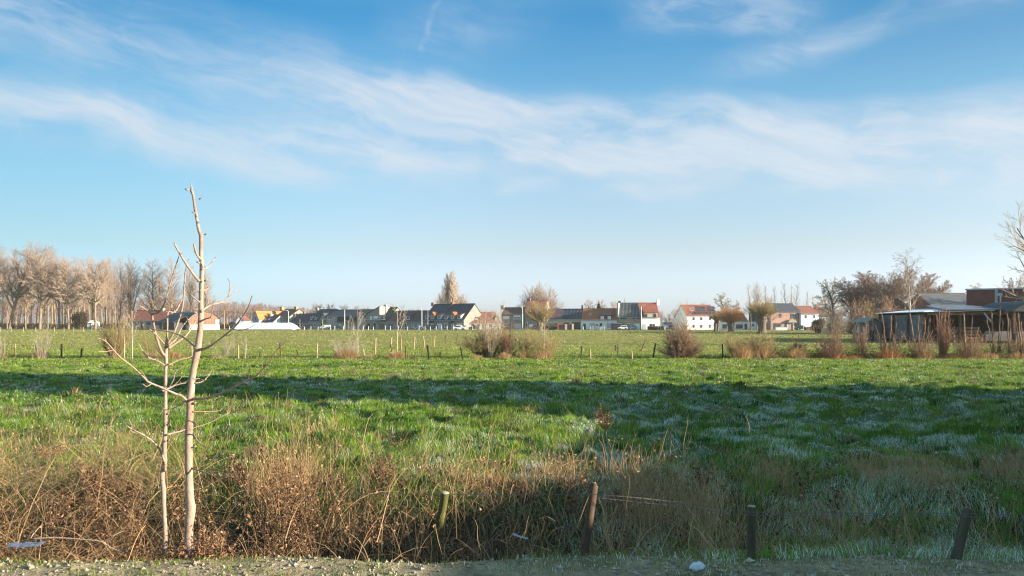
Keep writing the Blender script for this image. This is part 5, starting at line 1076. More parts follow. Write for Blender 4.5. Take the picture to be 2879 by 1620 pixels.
for x in (820, 830, 837, 845, 855): h.op(W_ if x != 837 else D_, x, x + 5, 911, 919 if x != 837 else 923, frame=M['frame_w'] if x % 2 else M['frame_d'])
h = House('dormer_house', 'dark roofed house with two small dormers and a steep front gable', 866, 289.4, 918, 284.0, 11, 902, 871, M['w_grey'], M['r_blue']); h.chimney(893, .8, 867, M['w_grey'])
h.dormer(872, 878, 891, 899, M['w_grey'], M['r_blue']); h.dormer(884, 890, 891, 899, M['w_grey'], M['r_blue']); h.gable_dormer(899, 917, 896, 881, 903, M['w_grey'], M['r_blue']); h.op(W_, 882, 888, 910, 919); h.op(D_, 902, 907, 908, 922, pane=M['door_d']); h.op(D_, 868, 872, 910, 923)
h = House('balcony_house', 'long two storey house with a blue black roof and dark recessed balconies', 918, 284.0, 1024, 273.7, 10, 889, 872, M['w_beige'], M['r_blue'], ends=(.1, .1))
h.op(W_, 921, 932, 891, 898); h.op(W_, 1011, 1022, 891, 897)
m = MB(); a, b = h.sx(948), h.sx(1003); z1, z0 = h.z(975, 890), h.z(975, 904); m.box(a, b, -.03, -.004, z0, z1); bo = m.build('balcony', M['door_d'], h.e)  # flat dark panel stands in for the shaded recess of the balconies
m = MB(); m.box(a - .1, b + .1, -1.1, -.005, z0 - .25, z0 - .05)
for k in range(22): x = a + (b - a) * k / 21; m.box(x - .03, x + .03, -1.08, -1.03, z0 - .05, z0 + .85)
m.box(a, b, -1.1, -1.02, z0 + .85, z0 + .93); m.build('railing', M['frame_d'], bo); m = MB(); m.box((a + b) / 2 + 1.2, (a + b) / 2 + 1.9, -.06, -.032, z0, z1 - .2); m.build('pane', M['shut_w'], bo)
h.op(S_, 950, 960, 910, 916, pane=M['shut_w']); h.op(G_, 982, 993, 910, 925, pane=M['shut_g']); h.op(G_, 1012, 1020, 910, 924, pane=M['shut_g']); h.op(W_, 924, 932, 913, 919); h.op(D_, 999, 1003, 908, 925)
def angular_house():
    h = House('angular_house', 'angular olive grey house with a slanting top and a lit yellow side wall', 1025, 273.6, 1068, 269.6, 8, 900, 899.5, M['w_olive'], M['zinc'], mono='flat')
    D = 255; a = h.sx(1028); b = h.sx(1067); z0 = h.z(1028, 886); z1 = h.z(1066, 861); m = MB(); m.prism([(a, -.004, h.eave - .4), (b, -.004, h.eave - .4), (b, -.004, z1), (a, -.004, z0)], (0, 5.4, 0)); m.build('tower_wall', [M['w_olive']], h.e)
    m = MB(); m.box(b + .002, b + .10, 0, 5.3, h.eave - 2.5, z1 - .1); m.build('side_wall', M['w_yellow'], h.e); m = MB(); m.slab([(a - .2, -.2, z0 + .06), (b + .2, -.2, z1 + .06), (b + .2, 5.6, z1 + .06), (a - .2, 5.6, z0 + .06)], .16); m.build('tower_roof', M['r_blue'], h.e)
    h.op(S_, 1040, 1046, 889, 899, pane=M['shut_w'], t=-.01); h.op(S_, 1050, 1063, 889, 896, pane=M['shut_w'], t=-.01); h.op(G_, 1028, 1040, 910, 926, pane=M['door_b']); h.op(D_, 1050, 1057, 908, 926)
    m = MB(); x = h.sx(1084, 3); m.box(x - .45, x + .45, 2.6, 3.5, h.eave - 2, h.z(1084, 857, 3)); m.tube([(x + .2, 3, h.z(1084, 857, 3)), (x + .2, 3, h.z(1084, 853, 3))], .08, 6); m.build('chimney', M['w_grey'], h.e)
angular_house()
h = House('triangle_dormer_house', 'house with a dark green roof and a white triangular dormer window', 1057, 270.6, 1088, 267.8, 10.5, 905, 865, M['w_grey'], M['r_green'], ends=(.1, .1)); h.gable_dormer(1064, 1084, 898, 885, 900, M['frame_w'], M['r_green'], .4); h.op(G_, 1066, 1080, 910, 920, pane=M['wood_l'])
m = MB(); a, b = h.sx(1067, .35), h.sx(1081, .35); m.prism([(a + .25, .34, h.z(1074, 897, .35)), (b - .25, .34, h.z(1074, 897, .35)), ((a + b) / 2, .34, h.z(1074, 888, .35))], (0, .03, 0)); m.build('window', M['glass'], h.roof)
h = House('purple_long_house', 'long low house with a purple brown roof and one large sloping dormer', 1088, 267.8, 1190, 258.9, 9, 904, 875, M['w_grey'], M['r_purple']); h.dormer(1142, 1153, 889, 899, M['r_purple'], M['r_purple'], rise=.12); h.chimney(1152, .6, 873, M['chim'])
h.op(G_, 1090, 1106, 911, 926, pane=M['door_g']); h.op(W_, 1157, 1163, 911, 920); h.op(W_, 1174, 1182, 911, 919); h.op(D_, 1138, 1143, 910, 926); h.op(W_, 1120, 1130, 911, 918, frame=M['frame_d'])
h = House('double_house', 'big double house with blue black roof, four shed dormers and two pointed brick dormers', 1190, 258.9, 1304, 249.7, 11.5, 899, 856, M['w_brick_grey'], M['r_blue'], ends=(.15, .15)); h.chimney(1218, 1.0, 852, M['chim']); h.chimney(1272, 1.0, 851, M['chim'])
for (a, b) in ((1195, 1204), (1230, 1240), (1250, 1259), (1286, 1296)): h.dormer(a, b, 887, 897.5, M['frame_w'], M['r_brown'], rise=.08)
for (a, b) in ((1209, 1221), (1266, 1278)): h.gable_dormer(a, b, 886, 878, 900, M['w_brick_grey'], M['r_orange'], -.02, (a + 3.5, b - 2.5, 888, 897)); h.porch(a + 1, b, 903, 907, M['r_green'])
h.op(G_, 1229, 1243, 910, 928, pane=M['shut_w']); h.op(G_, 1284, 1300, 910, 928, pane=M['shut_w']); h.op(D_, 1270, 1276, 911, 928, pane=M['shut_w']); h.op(W_, 1250, 1260, 909, 922); h.op(D_, 1212, 1218, 910, 927, pane=M['shut_w']); h.op(W_, 1196, 1204, 909, 920)
h = House('low_orange_house', 'low house with a red brown roof and two triangular roof windows behind the middle bushes', 1316, 252, 1408, 256, 10, 909, 879, M['w_grey'], M['r_brown']); h.chimney(1334, .8, 873, M['chim'])
h.gable_dormer(1335, 1346, 898, 892, 899, M['w_grey'], M['r_brown'], 1.5); h.gable_dormer(1391, 1401, 898, 892, 899, M['w_grey'], M['r_brown'], 1.5)
for x in (1326, 1342, 1358, 1376, 1392): h.op(W_ if x != 1358 else D_, x, x + 7, 912, 920 if x != 1358 else 926, frame=M['frame_d'])
h = House('shutter_house', 'two storey grey brick house with two white rolled shutters upstairs', 1410, 258.4, 1474, 256.7, 9.5, 883, 866, M['w_brick_grey'], M['r_brown']); h.chimney(1413, 1.1, 860, M['w_beige'])
h.op(S_, 1414, 1431, 889, 898, pane=M['shut_w']); h.op(W_, 1444, 1463, 887, 897); h.op(S_, 1444, 1463, 887, 892, pane=M['shut_w'], t=-.07); h.op(G_, 1446, 1465, 910, 924, pane=M['shut_g']); h.op(D_, 1432, 1438, 909, 925); h.op(W_, 1414, 1426, 910, 918)
h = House('steep_orange_house', 'taller house with a steep orange roof behind the round pollard willow', 1476, 256.6, 1532, 255.2, 11, 875, 845, M['w_brick_grey'], M['r_old']); h.chimney(1487, 1.2, 840, M['chim'])
h.op(S_, 1486, 1496, 888, 896, pane=M['shut_w']); h.op(S_, 1488, 1499, 912, 920, pane=M['shut_w']); h.op(W_, 1510, 1520, 888, 897); h.op(D_, 1478, 1483, 908, 925)
h = House('plain_brown_house', 'low house with a faded brown roof between the steep orange and the blue corrugated roof', 1533, 255.2, 1578, 254.0, 9, 898, 870, M['w_beige'], M['r_purple']); h.op(W_, 1543, 1552, 908, 915); h.op(D_, 1560, 1566, 908, 925)
h = House('blue_corrugated_house', 'low house with a blue black corrugated roof and a dark carport', 1578, 254.0, 1634, 252.6, 9, 898, 870, M['w_beige'], M['r_corrblue']); h.chimney(1637, .5, 860, M['r_green'])
h.op(G_, 1608, 1632, 906, 924, pane=M['door_d']); h.op(W_, 1585, 1600, 907, 912, frame=M['frame_d'])  # dark garage leaf stands in for the shaded carport opening
for (a, b, lab) in ((1567, 1588, 'left'), (1592, 1600, 'mid'), (1603, 1610, 'right')): pass
h = House('white_orange_house', 'long white house with an orange roof, one skylight and a wide two window dormer', 1634, 252.6, 1735, 250.0, 9, 899, 869, M['w_white'], M['r_orange']); h.skylight(1659, 885, 6, 6)
d = h.dormer(1687, 1720, 886, 898.5, M['door_d'], M['r_old'], win=False, rise=.10); t0 = h.rt(1703, 898.5); h.op(S_, 1688.5, 1698.5, 889, 898, t0 - .003, d, pane=M['shut_w']); h.op(S_, 1708, 1718, 889, 898, t0 - .003, d, pane=M['shut_w'])
h.op(D_, 1640, 1647, 910, 925); h.op(S_, 1658, 1673, 909, 922, pane=M['shut_g']); h.op(D_, 1686, 1693, 909, 925); h.op(S_, 1707, 1721, 909, 922, pane=M['shut_g']); m = MB(); x = h.sx(1679); m.box(x - .25, x + .25, -.25, -.005, 1.2, 1.65); m.build('letter_box', M['frame_d'], h.e)
h = shed('dark_garage', 'low dark garage at the right end of the long white house', 1723, 1748, 244, 4.0, 911, 910, M['door_d'], M['frame_d'])
h = House('corrugated_house', 'two storey tan brick house with a tall grey corrugated roof', 1737, 250.0, 1802, 248.4, 10, 891, 853, M['w_brick_tan'], M['r_corr']); h.chimney(1742, 1.0, 848, M['w_grey'])
m = MB(); a = h.sx(1734); b = h.sx(1738.5); m.box(a, b, -.15, 5.6, h.eave - .2, h.z(1736, 852)); m.build('pilaster', M['concrete'], h.e)
h.op(W_, 1744, 1762, 892, 896.5, frame=M['frame_d']); h.op(W_, 1777, 1786, 892, 896.5, frame=M['frame_d']); h.op(W_, 1790, 1799, 892, 896.5, frame=M['frame_d']); h.op(D_, 1763, 1771, 910, 924, pane=M['door_g']); h.op(G_, 1784, 1799, 910, 924, pane=M['shut_w']); h.op(W_, 1748, 1756, 911, 919, frame=M['frame_d'])
h = House('red_roof_house', 'white fronted house with a steep red roof and a tall white chimney', 1803, 247.8, 1855, 248, 10, 891, 853, M['w_white'], M['r_red'], ends=(0, .05)); h.chimney(1850, 1.0, 845, M['w_white'])
m = MB(); a, b = h.sx(1811, .2), h.sx(1848, .2); zt, zb = h.z(1830, 879, .2), h.z(1830, 893, .2); m.box(a, b, -.22, 2.6, zb, zt); o = m.build('dormer', M['w_beige'], h.roof); m = MB(); m.slab([(a - .2, -.5, zt + .02), (b + .2, -.5, zt + .02), (b + .2, 2.8, h.eave + h.slope * 2.8 + .12), (a - .2, 2.8, h.eave + h.slope * 2.8 + .12)], .12); m.build('dormer_roof', M['r_red'], o)
h.op(W_, 1812, 1820, 883, 892, -.225, o, M['frame_d']); h.op(W_, 1837, 1845, 883, 892, -.225, o, M['frame_d'], M['door_d']); h.op(D_, 1808, 1815, 912, 925, pane=M['shut_g']); h.op(W_, 1826, 1842, 910, 919, frame=M['frame_w'])
h = shed('lean_to_shelter', 'small shelter with a slanting dark roof and a white panel beside the white chimney house', 1868, 1892, 235, 3.5, 913, 908, M['w_white'], M['r_blue'])
h = House('grey_block', 'plain grey block rising just left of the white house with solar panels', 1911, 262, 1932, 262, 6, 884, 883, M['w_grey'], M['zinc'], mono='flat', cat='building')
h = House('solar_house', 'white two storey house whose red roof is covered with solar panels', 1931, 250, 2014, 252, 9, 887, 859, M['w_white'], M['r_red'], ends=(.1, .1))
for r_, (ya, yb, xs) in enumerate([(863, 869.5, [(1954, 1968), (1970, 1983), (1987, 1999), (2001, 2010)]), (870.5, 876.5, [(1954, 1968), (1970, 1983), (1987, 1999), (2001, 2010)]), (877.5, 885, [(1939, 1949), (1951, 1960), (1962, 1971), (1973, 1981), (1983, 1991), (1993, 2001), (2003, 2011)])]):
    for (a, b) in xs: h.skylight((a + b) / 2, (ya + yb) / 2, b - a, yb - ya, M['solar'], 'solar_panel')
h.skylight(1945, 871, 9, 6)
for (a, b) in ((1946, 1954), (1967, 1976), (1992, 2000)): h.op(W_, a, b, 891, 902); h.op(W_, a, b, 912, 923)
h = House('white_shop_house', 'low white house with a long orange red roof behind the orange pollard', 2015, 252, 2104, 254, 9, 903, 877, M['w_white'], M['r_orange']); h.skylight(2042, 893, 6, 6); h.op(W_, 2031, 2050, 912, 923, frame=M['frame_d']); h.op(W_, 2069, 2088, 912, 923, frame=M['frame_d']); h.op(D_, 2093, 2100, 911, 926)
h = House('dark_roof_wing', 'low white wing with a dark roof behind the largest pollard', 2105, 254, 2165, 252, 9, 903, 880, M['w_white'], M['r_green']); h.op(W_, 2112, 2122, 911, 919); h.op(D_, 2150, 2156, 910, 926)
h = House('pink_brick_house', 'new pink brick house with a blue grey roof and large dark windows', 2165, 248, 2252, 250, 10, 877, 855, M['w_pink'], M['r_blue'])
for (x0, x1, y0, y1) in ((2222, 2232, 882, 895), (2236, 2245, 882, 895), (2236, 2245, 908, 922), (2174, 2197, 909, 925), (2190, 2197, 882, 892)): h.op(W_, x0, x1, y0, y1, frame=M['frame_d'])
h.op(D_, 2204, 2213, 908, 926); h.op(D_, 2222, 2230, 909, 926); m = MB(); a, b = h.sx(2212), h.sx(2236); m.prism([(a + (b - a) * (.5 - .5 * cos(pi * i / 8)), -1.0, h.z(2224, 907) + 1.0 * sin(pi * i / 8)) for i in range(9)], (0, .99, 0)); m.build('door_canopy', M['w_olive'], h.e)
h = House('pale_blue_house', 'pale blue house with an orange roof left of the dark tangled shrub', 2252, 249, 2302, 250, 9, 882, 862, M['w_blue'], M['r_old']); h.chimney(2297, 1.1, 857, M['chim']); h.op(W_, 2261, 2269, 885, 896); h.op(W_, 2285, 2293, 885, 896); h.op(D_, 2257, 2263, 909, 925, pane=M['shut_w']); h.op(W_, 2276, 2290, 917, 923)
h = House('brown_roof_house', 'house with a red brown roof mostly hidden by the right hand copse', 2303, 250, 2352, 250, 9, 886, 866, M['w_brick_grey'], M['r_brown']); h.op(W_, 2312, 2320, 892, 900); h.op(D_, 2330, 2336, 908, 925)
h = House('grey_roof_house', 'brick house with a plain grey roof left of the high brick wall', 2622, 150, 2760, 150, 11, 862, 827, M['brick_red'], mat_roof('grey_slates', (0.12, 0.125, 0.13), (0.17, 0.175, 0.18), amt=.2), ends=(.1, 0)); h.op(W_, 2650, 2662, 868, 876)
h = House('red_back_house', 'low red brick building glimpsed behind the birch', 2470, 158, 2618, 156, 9, 870, 855, M['brick_red'], M['r_brown']); h.op(W_, 2500, 2512, 872, 882)

# ------------------------------------------------------------------ the farm buildings on the right
def right_farm():
    D = 84.0; k = D / F
    X = lambda p: (p - CX) * k; Z = lambda y, d=D: H + (HY - y) / F * d
    # high brick hall, its long wall turned a little towards the camera
    A = Vector(W(2717, HY, 96)); A.z = 0; e = empty('brick_hall', A, R(-36)); tag(e, 'high flat topped dark red brick hall at the right edge behind the open shed', 'building'); z1 = Z(816, 96); m = MB(); m.box(0, 22, 0, 9, -.3, z1); m.build('wall', mat_brick('dark_red_brick', (0.22, 0.075, 0.055), (0.26, 0.20, 0.17)), e)
    m = MB(); m.box(-.12, 22.1, -.12, 9.1, z1 + .003, z1 + .16); m.build('coping', M['zinc'], e); u = Vector((cos(R(-36)), sin(R(-36)), 0))
    def sx(px): kk = (px - CX) / F; return (kk * A.y - A.x) / (u.x - kk * u.y)
    a = sx(2797); m = MB(); m.box(a, a + .3, -.10, -.004, 0, z1 - .02); m.build('pilaster', M['concrete'], e)
    a = sx(2812); m = MB(); m.box(a - .25, a + .25, -.4, -.02, z1 - .75, z1 - .45); m.tube([(a + .05, -.22, z1 - .75), (a + .05, -.22, 3.6)], .09, 8); m.build('downpipe', M['zinc'], e)
    # open fronted shed with metal roof; its left wall of grey planks runs back from the near corner
    e2 = empty('open_shed', (43.4, D, 0)); tag(e2, 'open fronted farm shed with a thin metal roof and grey plank wall', 'shed'); o = Vector(e2.location)
    def loc(b): b.v = [tuple(Vector(v) - o) for v in b.v]; return b
    xr = X(2850); m = MB(); m.add([(43.1, 83.3, 3.36), (50.5, 83.3, 3.50), (52.5, 94.6, 4.15), (43.1, 94.6, 3.30), (43.1, 83.3, 3.30), (50.5, 83.3, 3.44), (52.5, 94.6, 4.09), (43.1, 94.6, 3.24)], [(0, 1, 2), (0, 2, 3), (6, 5, 4), (7, 6, 4), (0, 4, 5, 1), (1, 5, 6, 2), (2, 6, 7, 3), (3, 7, 4, 0)]); loc(m).build('left_roof', mat_noise('frosted_sheet', (0.86, 0.87, 0.88), .05, 1.2, .6), e2)
    m = MB(); m.slab([(45.0, 83.0, 3.57), (xr + .2, 83.0, 3.62), (xr + .2, 94.4, 4.3), (49.0, 94.4, 4.2)], .06)
    for i in range(30): x = 45.1 + (xr - 45.0) * i / 29; m.box(x - .03, x + .03, 82.97, 83.0, 3.50, 3.66)
    loc(m).build('main_roof', mat_noise('blue_sheet', (0.15, 0.17, 0.22), .2, 1.0, .5, metal=.1), e2)
    m = MB(); m.box(43.5, xr, D - .6, D - .45, 3.02, 3.28); loc(m).build('beam', M['wood_dark'], e2)
    for (x, y) in ((43.4, 94), (43.4, 90.6), (43.4, 87.3), (43.45, D), (X(2612), D - .1), (X(2698), D - .1), (X(2846), D - .1)): m = MB(); m.box(x - .12, x + .10, y - .1, y + .1, -.3, 3.25); loc(m).build('post', M['wood_dark'], e2)
    m = MB(); m.tube([(X(2757), D - .62, 3.2), (X(2782), D - .55, Z(909))], .08, 6); loc(m).build('brace', M['w_bluegrey'], e2)
    plank, g = new_mat('grey_planks'); co = g.coord(); sp = g.n('ShaderNodeSeparateXYZ'); g.link(co, sp.inputs[0]); ln = g.m('FRACT', g.m('MULTIPLY', sp.outputs[2], 4.0)); nn = g.noise(co, 2.0, 6, .7); cc = g.mix(g.mr(nn, .3, .7), (0.11, 0.115, 0.12, 1), (0.21, 0.21, 0.205, 1)); cc = g.mix(g.mr(ln, .0, .14, .9, 0.0), cc, (0.02, 0.02, 0.02, 1)); finish(g, pbsdf(g, cc, .9, .1))
    m = MB(); m.box(43.5, 43.62, D + .2, 94, .35, 3.05); loc(m).build('plank_wall', plank, e2)
    m = MB(); m.box(43.65, xr + .1, 93.8, 94, -.3, 3.5); m.box(xr, xr + .12, D + .1, 93.8, -.3, 3.5); loc(m).build('back_wall', M['door_d'], e2)  # near-black colour stands for shade inside; right end wall added to keep sun out
    m = MB(); m.box(X(2766), xr - .2, D - .32, D - .2, .25, Z(931)); loc(m).build('low_wall', plank, e2)
    # things stored in it, their colours darkened to give the shade inside
    for i, (pa, pb, ya, mt, lab) in enumerate([(2680, 2716, 925, 'frame_d', 'covered trailer shape stored in the left bay of the open shed'), (2722, 2768, 918, 'wood_l', 'stack of boards stored in the middle of the open shed')]):
        b = MB(); zt = Z(ya); n = 5
        for q in range(n): b.box(X(pa) + .05 * (q % 2), X(pb) - .04 * (q % 3), D + .6 + .03 * q, D + 3, .05 + zt * q / n, zt * (q + .82) / n)
        oo = b.build('board_stack', M[mt]); tag(oo, lab, 'board stack')
    # dark round roofed tank shelter at the edge
    e3 = empty('dark_shelter', (X(2852), D - 3, 0)); tag(e3, 'dark shelter with a curved roof edge at the right picture border', 'building'); o = Vector(e3.location); Ds = D - 3; m = MB(); xs0 = (2846 - CX) / F * Ds; xs1 = (3080 - CX) / F * Ds; zt = Z(845, Ds)
    prof = [(xs0, Ds, zt - 1.1)] + [(xs0 + (xs1 - xs0) * t, Ds, zt - 1.1 + 1.1 * sin(pi * min(t * 3, 1) * .5)) for t in (0.03, .06, .1, .16, .24, .34, .6, 1.0)] + [(xs1, Ds, zt - 1.25)]
    m.prism(prof, (0, 7, 0)); loc(m).build('roof', mat_noise('black_sheet', (0.03, 0.035, 0.035), .2, 1, .5), e3); m = MB(); m.box(xs0 + .3, xs1, Ds + 6.6, Ds + 6.8, -.3, zt - 1.1); loc(m).build('wall', M['door_d'], e3); m = MB(); m.box(xs0 + .25, xs0 + .5, Ds + .2, Ds + .5, -.3, zt - 1.1); loc(m).build('post', M['wood_dark'], e3)
    m = MB(); m.box((2855 - CX) / F * Ds, xs1, Ds - .2, Ds - .05, .2, Z(932, Ds)); loc(m).build('low_wall', plank, e3)
    # small gabled hut
    e4, w, ea, ri = gable_front('small_hut', 'small dark wooden hut with a gable roof left of the plank wall', 2440, 2478, 92, 4, 908, 898, plank, M['w_olive'], 0, 'shed')
    m = MB(); m.box(.15, w * .45, -.04, -.004, 0, 1.35); m.build('door', M['door_d'], e4)
right_farm()
def crate(px, py, D, w, label):
    x = (px - CX) / F * D; e = empty('wooden_crate', (x, D, 0)); tag(e, label, 'crate', 'pale crates at the field corner'); h = H + (HY - py) / F * D
    for i in range(5): m = MB(); z = .06 + (h - .1) * i / 5; m.box(-w / 2, w / 2, -.5, -.46, z, z + (h / 5) * .62); m.box(-w / 2, w / 2, .46, .5, z, z + (h / 5) * .62); m.box(-w / 2, -w / 2 + .04, -.45, .45, z, z + (h / 5) * .62); m.build('slat', M['tw_pale'], e)
    m = MB()
    for sx in (-w / 2 + .05, w / 2 - .12): m.box(sx, sx + .07, -.455, -.39, 0, h)
    m.build('corner_post', M['tw_pale'], e)
crate(2322, 922, 150, 1.1, 'pale wooden slatted crate left of its twin at the field corner'); crate(2341, 923, 150, 1.0, 'pale wooden slatted crate right of its twin at the field corner')

# ------------------------------------------------------------------ white silage heap
def heap():
    D = 236; x0, x1 = (655 - CX) / F * D, (836 - CX) / F * D; L = x1 - x0; nx, ny = 130, 36; u, v = np.meshgrid(np.linspace(0, 1, nx), np.linspace(-1, 1, ny)); hh = H + (HY - 907) / F * D
    endr = np.clip(1 - ((u - .86) / .14), 0, 1); endl = np.clip(u / .14, 0, 1); prof = (1 - np.abs(v) ** 2.3) * np.sqrt(np.clip(1 - (1 - endr) ** 2 * .98, 0, 1)) * np.sin(endl * pi / 2) ** .8
    Z = 2.15 * prof * (1 + .015 * np.sin(u * 23 + v * 3)) + .16 * (fbm(u * 30, v * 4, 3, 5) - .5) * prof ; X = x0 + L * u; Y = D + 4.5 * v; V = np.stack([X, Y, Z], -1).reshape(-1, 3); idx = np.arange(nx * ny).reshape(ny, nx)
    q = np.stack([idx[:-1, :-1].ravel(), idx[:-1, 1:].ravel(), idx[1:, 1:].ravel(), idx[1:, :-1].ravel()], 1); V -= np.array([x0 + L / 2, D, 0])
    e = empty('silage_heap', (x0 + L / 2, D, 0)); tag(e, 'long heap covered with white plastic sheet at the far edge of the field', 'silage heap'); np_mesh('cover', V, [q], mat_noise('white_film', (0.80, 0.81, 0.83), .05, .8, .25, spec=.5), e, smooth=True)
    rs = random.Random(3)
    for i in range(26):
        m = MB(); x = -L / 2 + L * (i + .5) / 26 + rs.uniform(-.1, .1); m.tube([(x + .3 * cos(a), -4.6 + .3 * sin(a), .12) for a in [2 * pi * k / 10 for k in range(11)]], .11, 6); m.build('tyre', M['door_d'], e, smooth=True)
heap()

# ------------------------------------------------------------------ cars, lamps, poles, roadside posts
M['tyre'] = mat_noise('tyre_rubber', (0.02, 0.02, 0.02), .1, 4, .9); M['rim'] = mat_noise('alloy', (0.45, 0.45, 0.46), .05, 4, .3, metal=.8); M['red_lamp'] = mat_noise('red_lamp', (0.5, 0.03, 0.02), .05, 4, .3)
def paint(name, c):
    m, g = new_mat(name); b = g.n('ShaderNodeBsdfPrincipled'); b.inputs['Base Color'].default_value = c4(c); b.inputs['Roughness'].default_value = .3; b.inputs['Coat Weight'].default_value = .6; finish(g, b.outputs[0]); return m
def car(px0, px1, py_top, kind, c, label, D, flip=False, rz=0.0):
    L = (px1 - px0) / F * D; x = ((px0 + px1) / 2 - CX) / F * D; h = max(H + (HY - py_top) / F * D, 1.35) ; e = empty('parked_car', (x, D, 0), rz); tag(e, label, 'car' if kind != 'van' else 'van', 'vehicles parked along the street')
    body = {'sedan': [(0, .35), (.01, .5), (.04, .56), (.26, .62), (.40, .97), (.50, 1.0), (.68, .98), (.84, .68), (.97, .64), (1, .5), (.99, .25), (0.02, .22)], 'hatch': [(0, .35), (.01, .52), (.22, .62), (.36, .96), (.5, 1.0), (.82, .97), (.96, .66), (1, .6), (.99, .24), (.02, .22)], 'van': [(0, .3), (.01, .5), (.14, .58), (.26, .95), (.34, 1.0), (.97, .99), (1, .9), (1, .22), (.02, .2)]}[kind]
    glass = {'sedan': [(.29, .64), (.41, .93), (.66, .93), (.79, .68)], 'hatch': [(.26, .64), (.37, .92), (.79, .92), (.90, .68)], 'van': [(.17, .60), (.27, .90), (.44, .90), (.44, .60)]}[kind]
    f = (lambda t: (1 - t)) if flip else (lambda t: t); hw = .86; m = MB(); P = [(-L / 2 + L * f(t), -hw * (1 if z < .66 else .86), h * z) for t, z in body]; Q = [(a, -b, z) for a, b, z in P]; n = len(P)
    m.add(P + Q, [tuple(range(n)) if not flip else tuple(range(n))[::-1], tuple(range(n, 2 * n))[::-1]] + [(i, (i + 1) % n, n + (i + 1) % n, n + i) for i in range(n)]); m.build('body', c, e, bevel=.04)
    m = MB(); m.prism([(-L / 2 + L * f(t), -hw * .93 - .012, h * z) for t, z in glass], (0, .02, 0)); m.prism([(-L / 2 + L * f(t), hw * .93 - .008, h * z) for t, z in glass], (0, .02, 0)); m.build('side_windows', M['glass'], e)
    for t in (.18, .80):
        for s in (-1, 1):
            m = MB(); xw = -L / 2 + L * f(t); y = s * (hw - .08); m.tube([(xw, y - .11, .31), (xw, y + .11, .31)], .31, 16); w = m.build('wheel', M['tyre'], e); m = MB(); m.tube([(xw, y + s * .10, .31), (xw, y + s * .125, .31)], .19, 12); m.build('rim', M['rim'], w)
    m = MB(); xr = L / 2 * (1 if not flip else -1); m.box(min(xr, xr * .985), max(xr, xr * .985) + .005, -hw - .01, -hw + .25, h * .5, h * .62); m.build('tail_light', M['red_lamp'], e)
P_ = dict(white=paint('white_car', (.7, .7, .7)), black=paint('black_car', (.015, .017, .02)), blue=paint('blue_car', (.06, .13, .2)), silver=paint('silver_car', (.4, .42, .44)), green=paint('dark_car', (.02, .035, .035)), red=paint('maroon_car', (.12, .03, .04)))
car(901, 928, 914, 'van', P_['white'], 'small white van parked before the house with two small dormers', 262); car(927, 960, 915, 'hatch', P_['green'], 'dark car parked right of the small white van', 261)
car(855, 878, 913, 'van', P_['black'], 'dark van parked before the black roofed bungalow', 266); car(1163, 1191, 918, 'sedan', P_['blue'], 'blue car parked under the lamp left of the black van', 243, True); car(1193, 1231, 914.5, 'van', P_['black'], 'black van with a red tail lamp before the double house', 240)
car(1276, 1308, 918, 'hatch', P_['white'], 'white car parked before the right garage of the double house', 236, True); car(1318, 1350, 919, 'sedan', P_['black'], 'dark car parked before the low house behind the middle bushes', 238); car(1380, 1404, 919, 'hatch', P_['silver'], 'silver car glimpsed behind the middle bushes', 240)
car(1738, 1764, 916, 'hatch', P_['white'], 'white car in front of the tan brick house', 236); car(1768, 1790, 914, 'hatch', P_['blue'], 'small blue vehicle before the white garage of the tan brick house', 238); car(1874, 1896, 914, 'hatch', P_['blue'], 'blue grey car beside the slanting shelter', 231); car(2234, 2272, 918.5, 'sedan', P_['black'], 'black car parked before the pink brick house', 236, True); car(1491, 1516, 918, 'hatch', P_['red'], 'dark maroon car behind the trunk of the round pollard', 240)
def lamp(px, D, py_top, label, arm=1):
    x = (px - CX) / F * D; h = H + (HY - py_top) / F * D; e = empty('street_lamp', (x, D, 0)); tag(e, label, 'street lamp'); m = MB(); m.tube([(0, 0, 0), (0, 0, h * .5), (0, 0, h * .93), (arm * .15, -.1, h * .98), (arm * .9, -.35, h)], [.13, .11, .09, .08, .07], 8); m.build('pole', M['shut_w'], e, smooth=True); m = MB(); m.box(arm * .8 - .45, arm * .8 + .45, -.5, -.2, h - .04, h + .10); m.build('lamp_head', M['shut_g'], e)
lamp(811, 262, 873, 'street lamp in front of the two storey house with two orange chimneys', -1); lamp(969, 256, 868, 'street lamp before the recessed balconies', 1); lamp(1186, 246, 866, 'street lamp left of the double house, above the blue car', -1); lamp(1469, 240, 863, 'street lamp right of the two white rolled shutters', -1); lamp(1803, 240, 858, 'street lamp between the corrugated and the red roof', 1)
def pole(name, px, D, py_top, w, label, cross=False, cat='pole', m_='wood_tan'):
    x = (px - CX) / F * D; h = H + (HY - py_top) / F * D; e = empty(name, (x, D, 0)); tag(e, label, cat); m = MB(); m.tube([(0, 0, -.2), (0, 0, h)], [w, w * .7], 8); m.build('pole', M[m_], e)
    m = MB()
    if cross: m.box(-.7, .7, -.06, .06, h - .5, h - .38)
    else: m.box(-w * 1.2, w * 1.2, -w * 1.2, w * 1.2, h + .002, h + .08)
    m.build('cross_arm' if cross else 'cap', M[m_], e); return x, D, h
pole('utility_pole', 631, 268, 873, .16, 'thin wooden utility pole carrying wires left of the small cottage', True); pole('utility_pole', 400, 285, 870, .14, 'distant utility pole standing behind the long red roof', True)
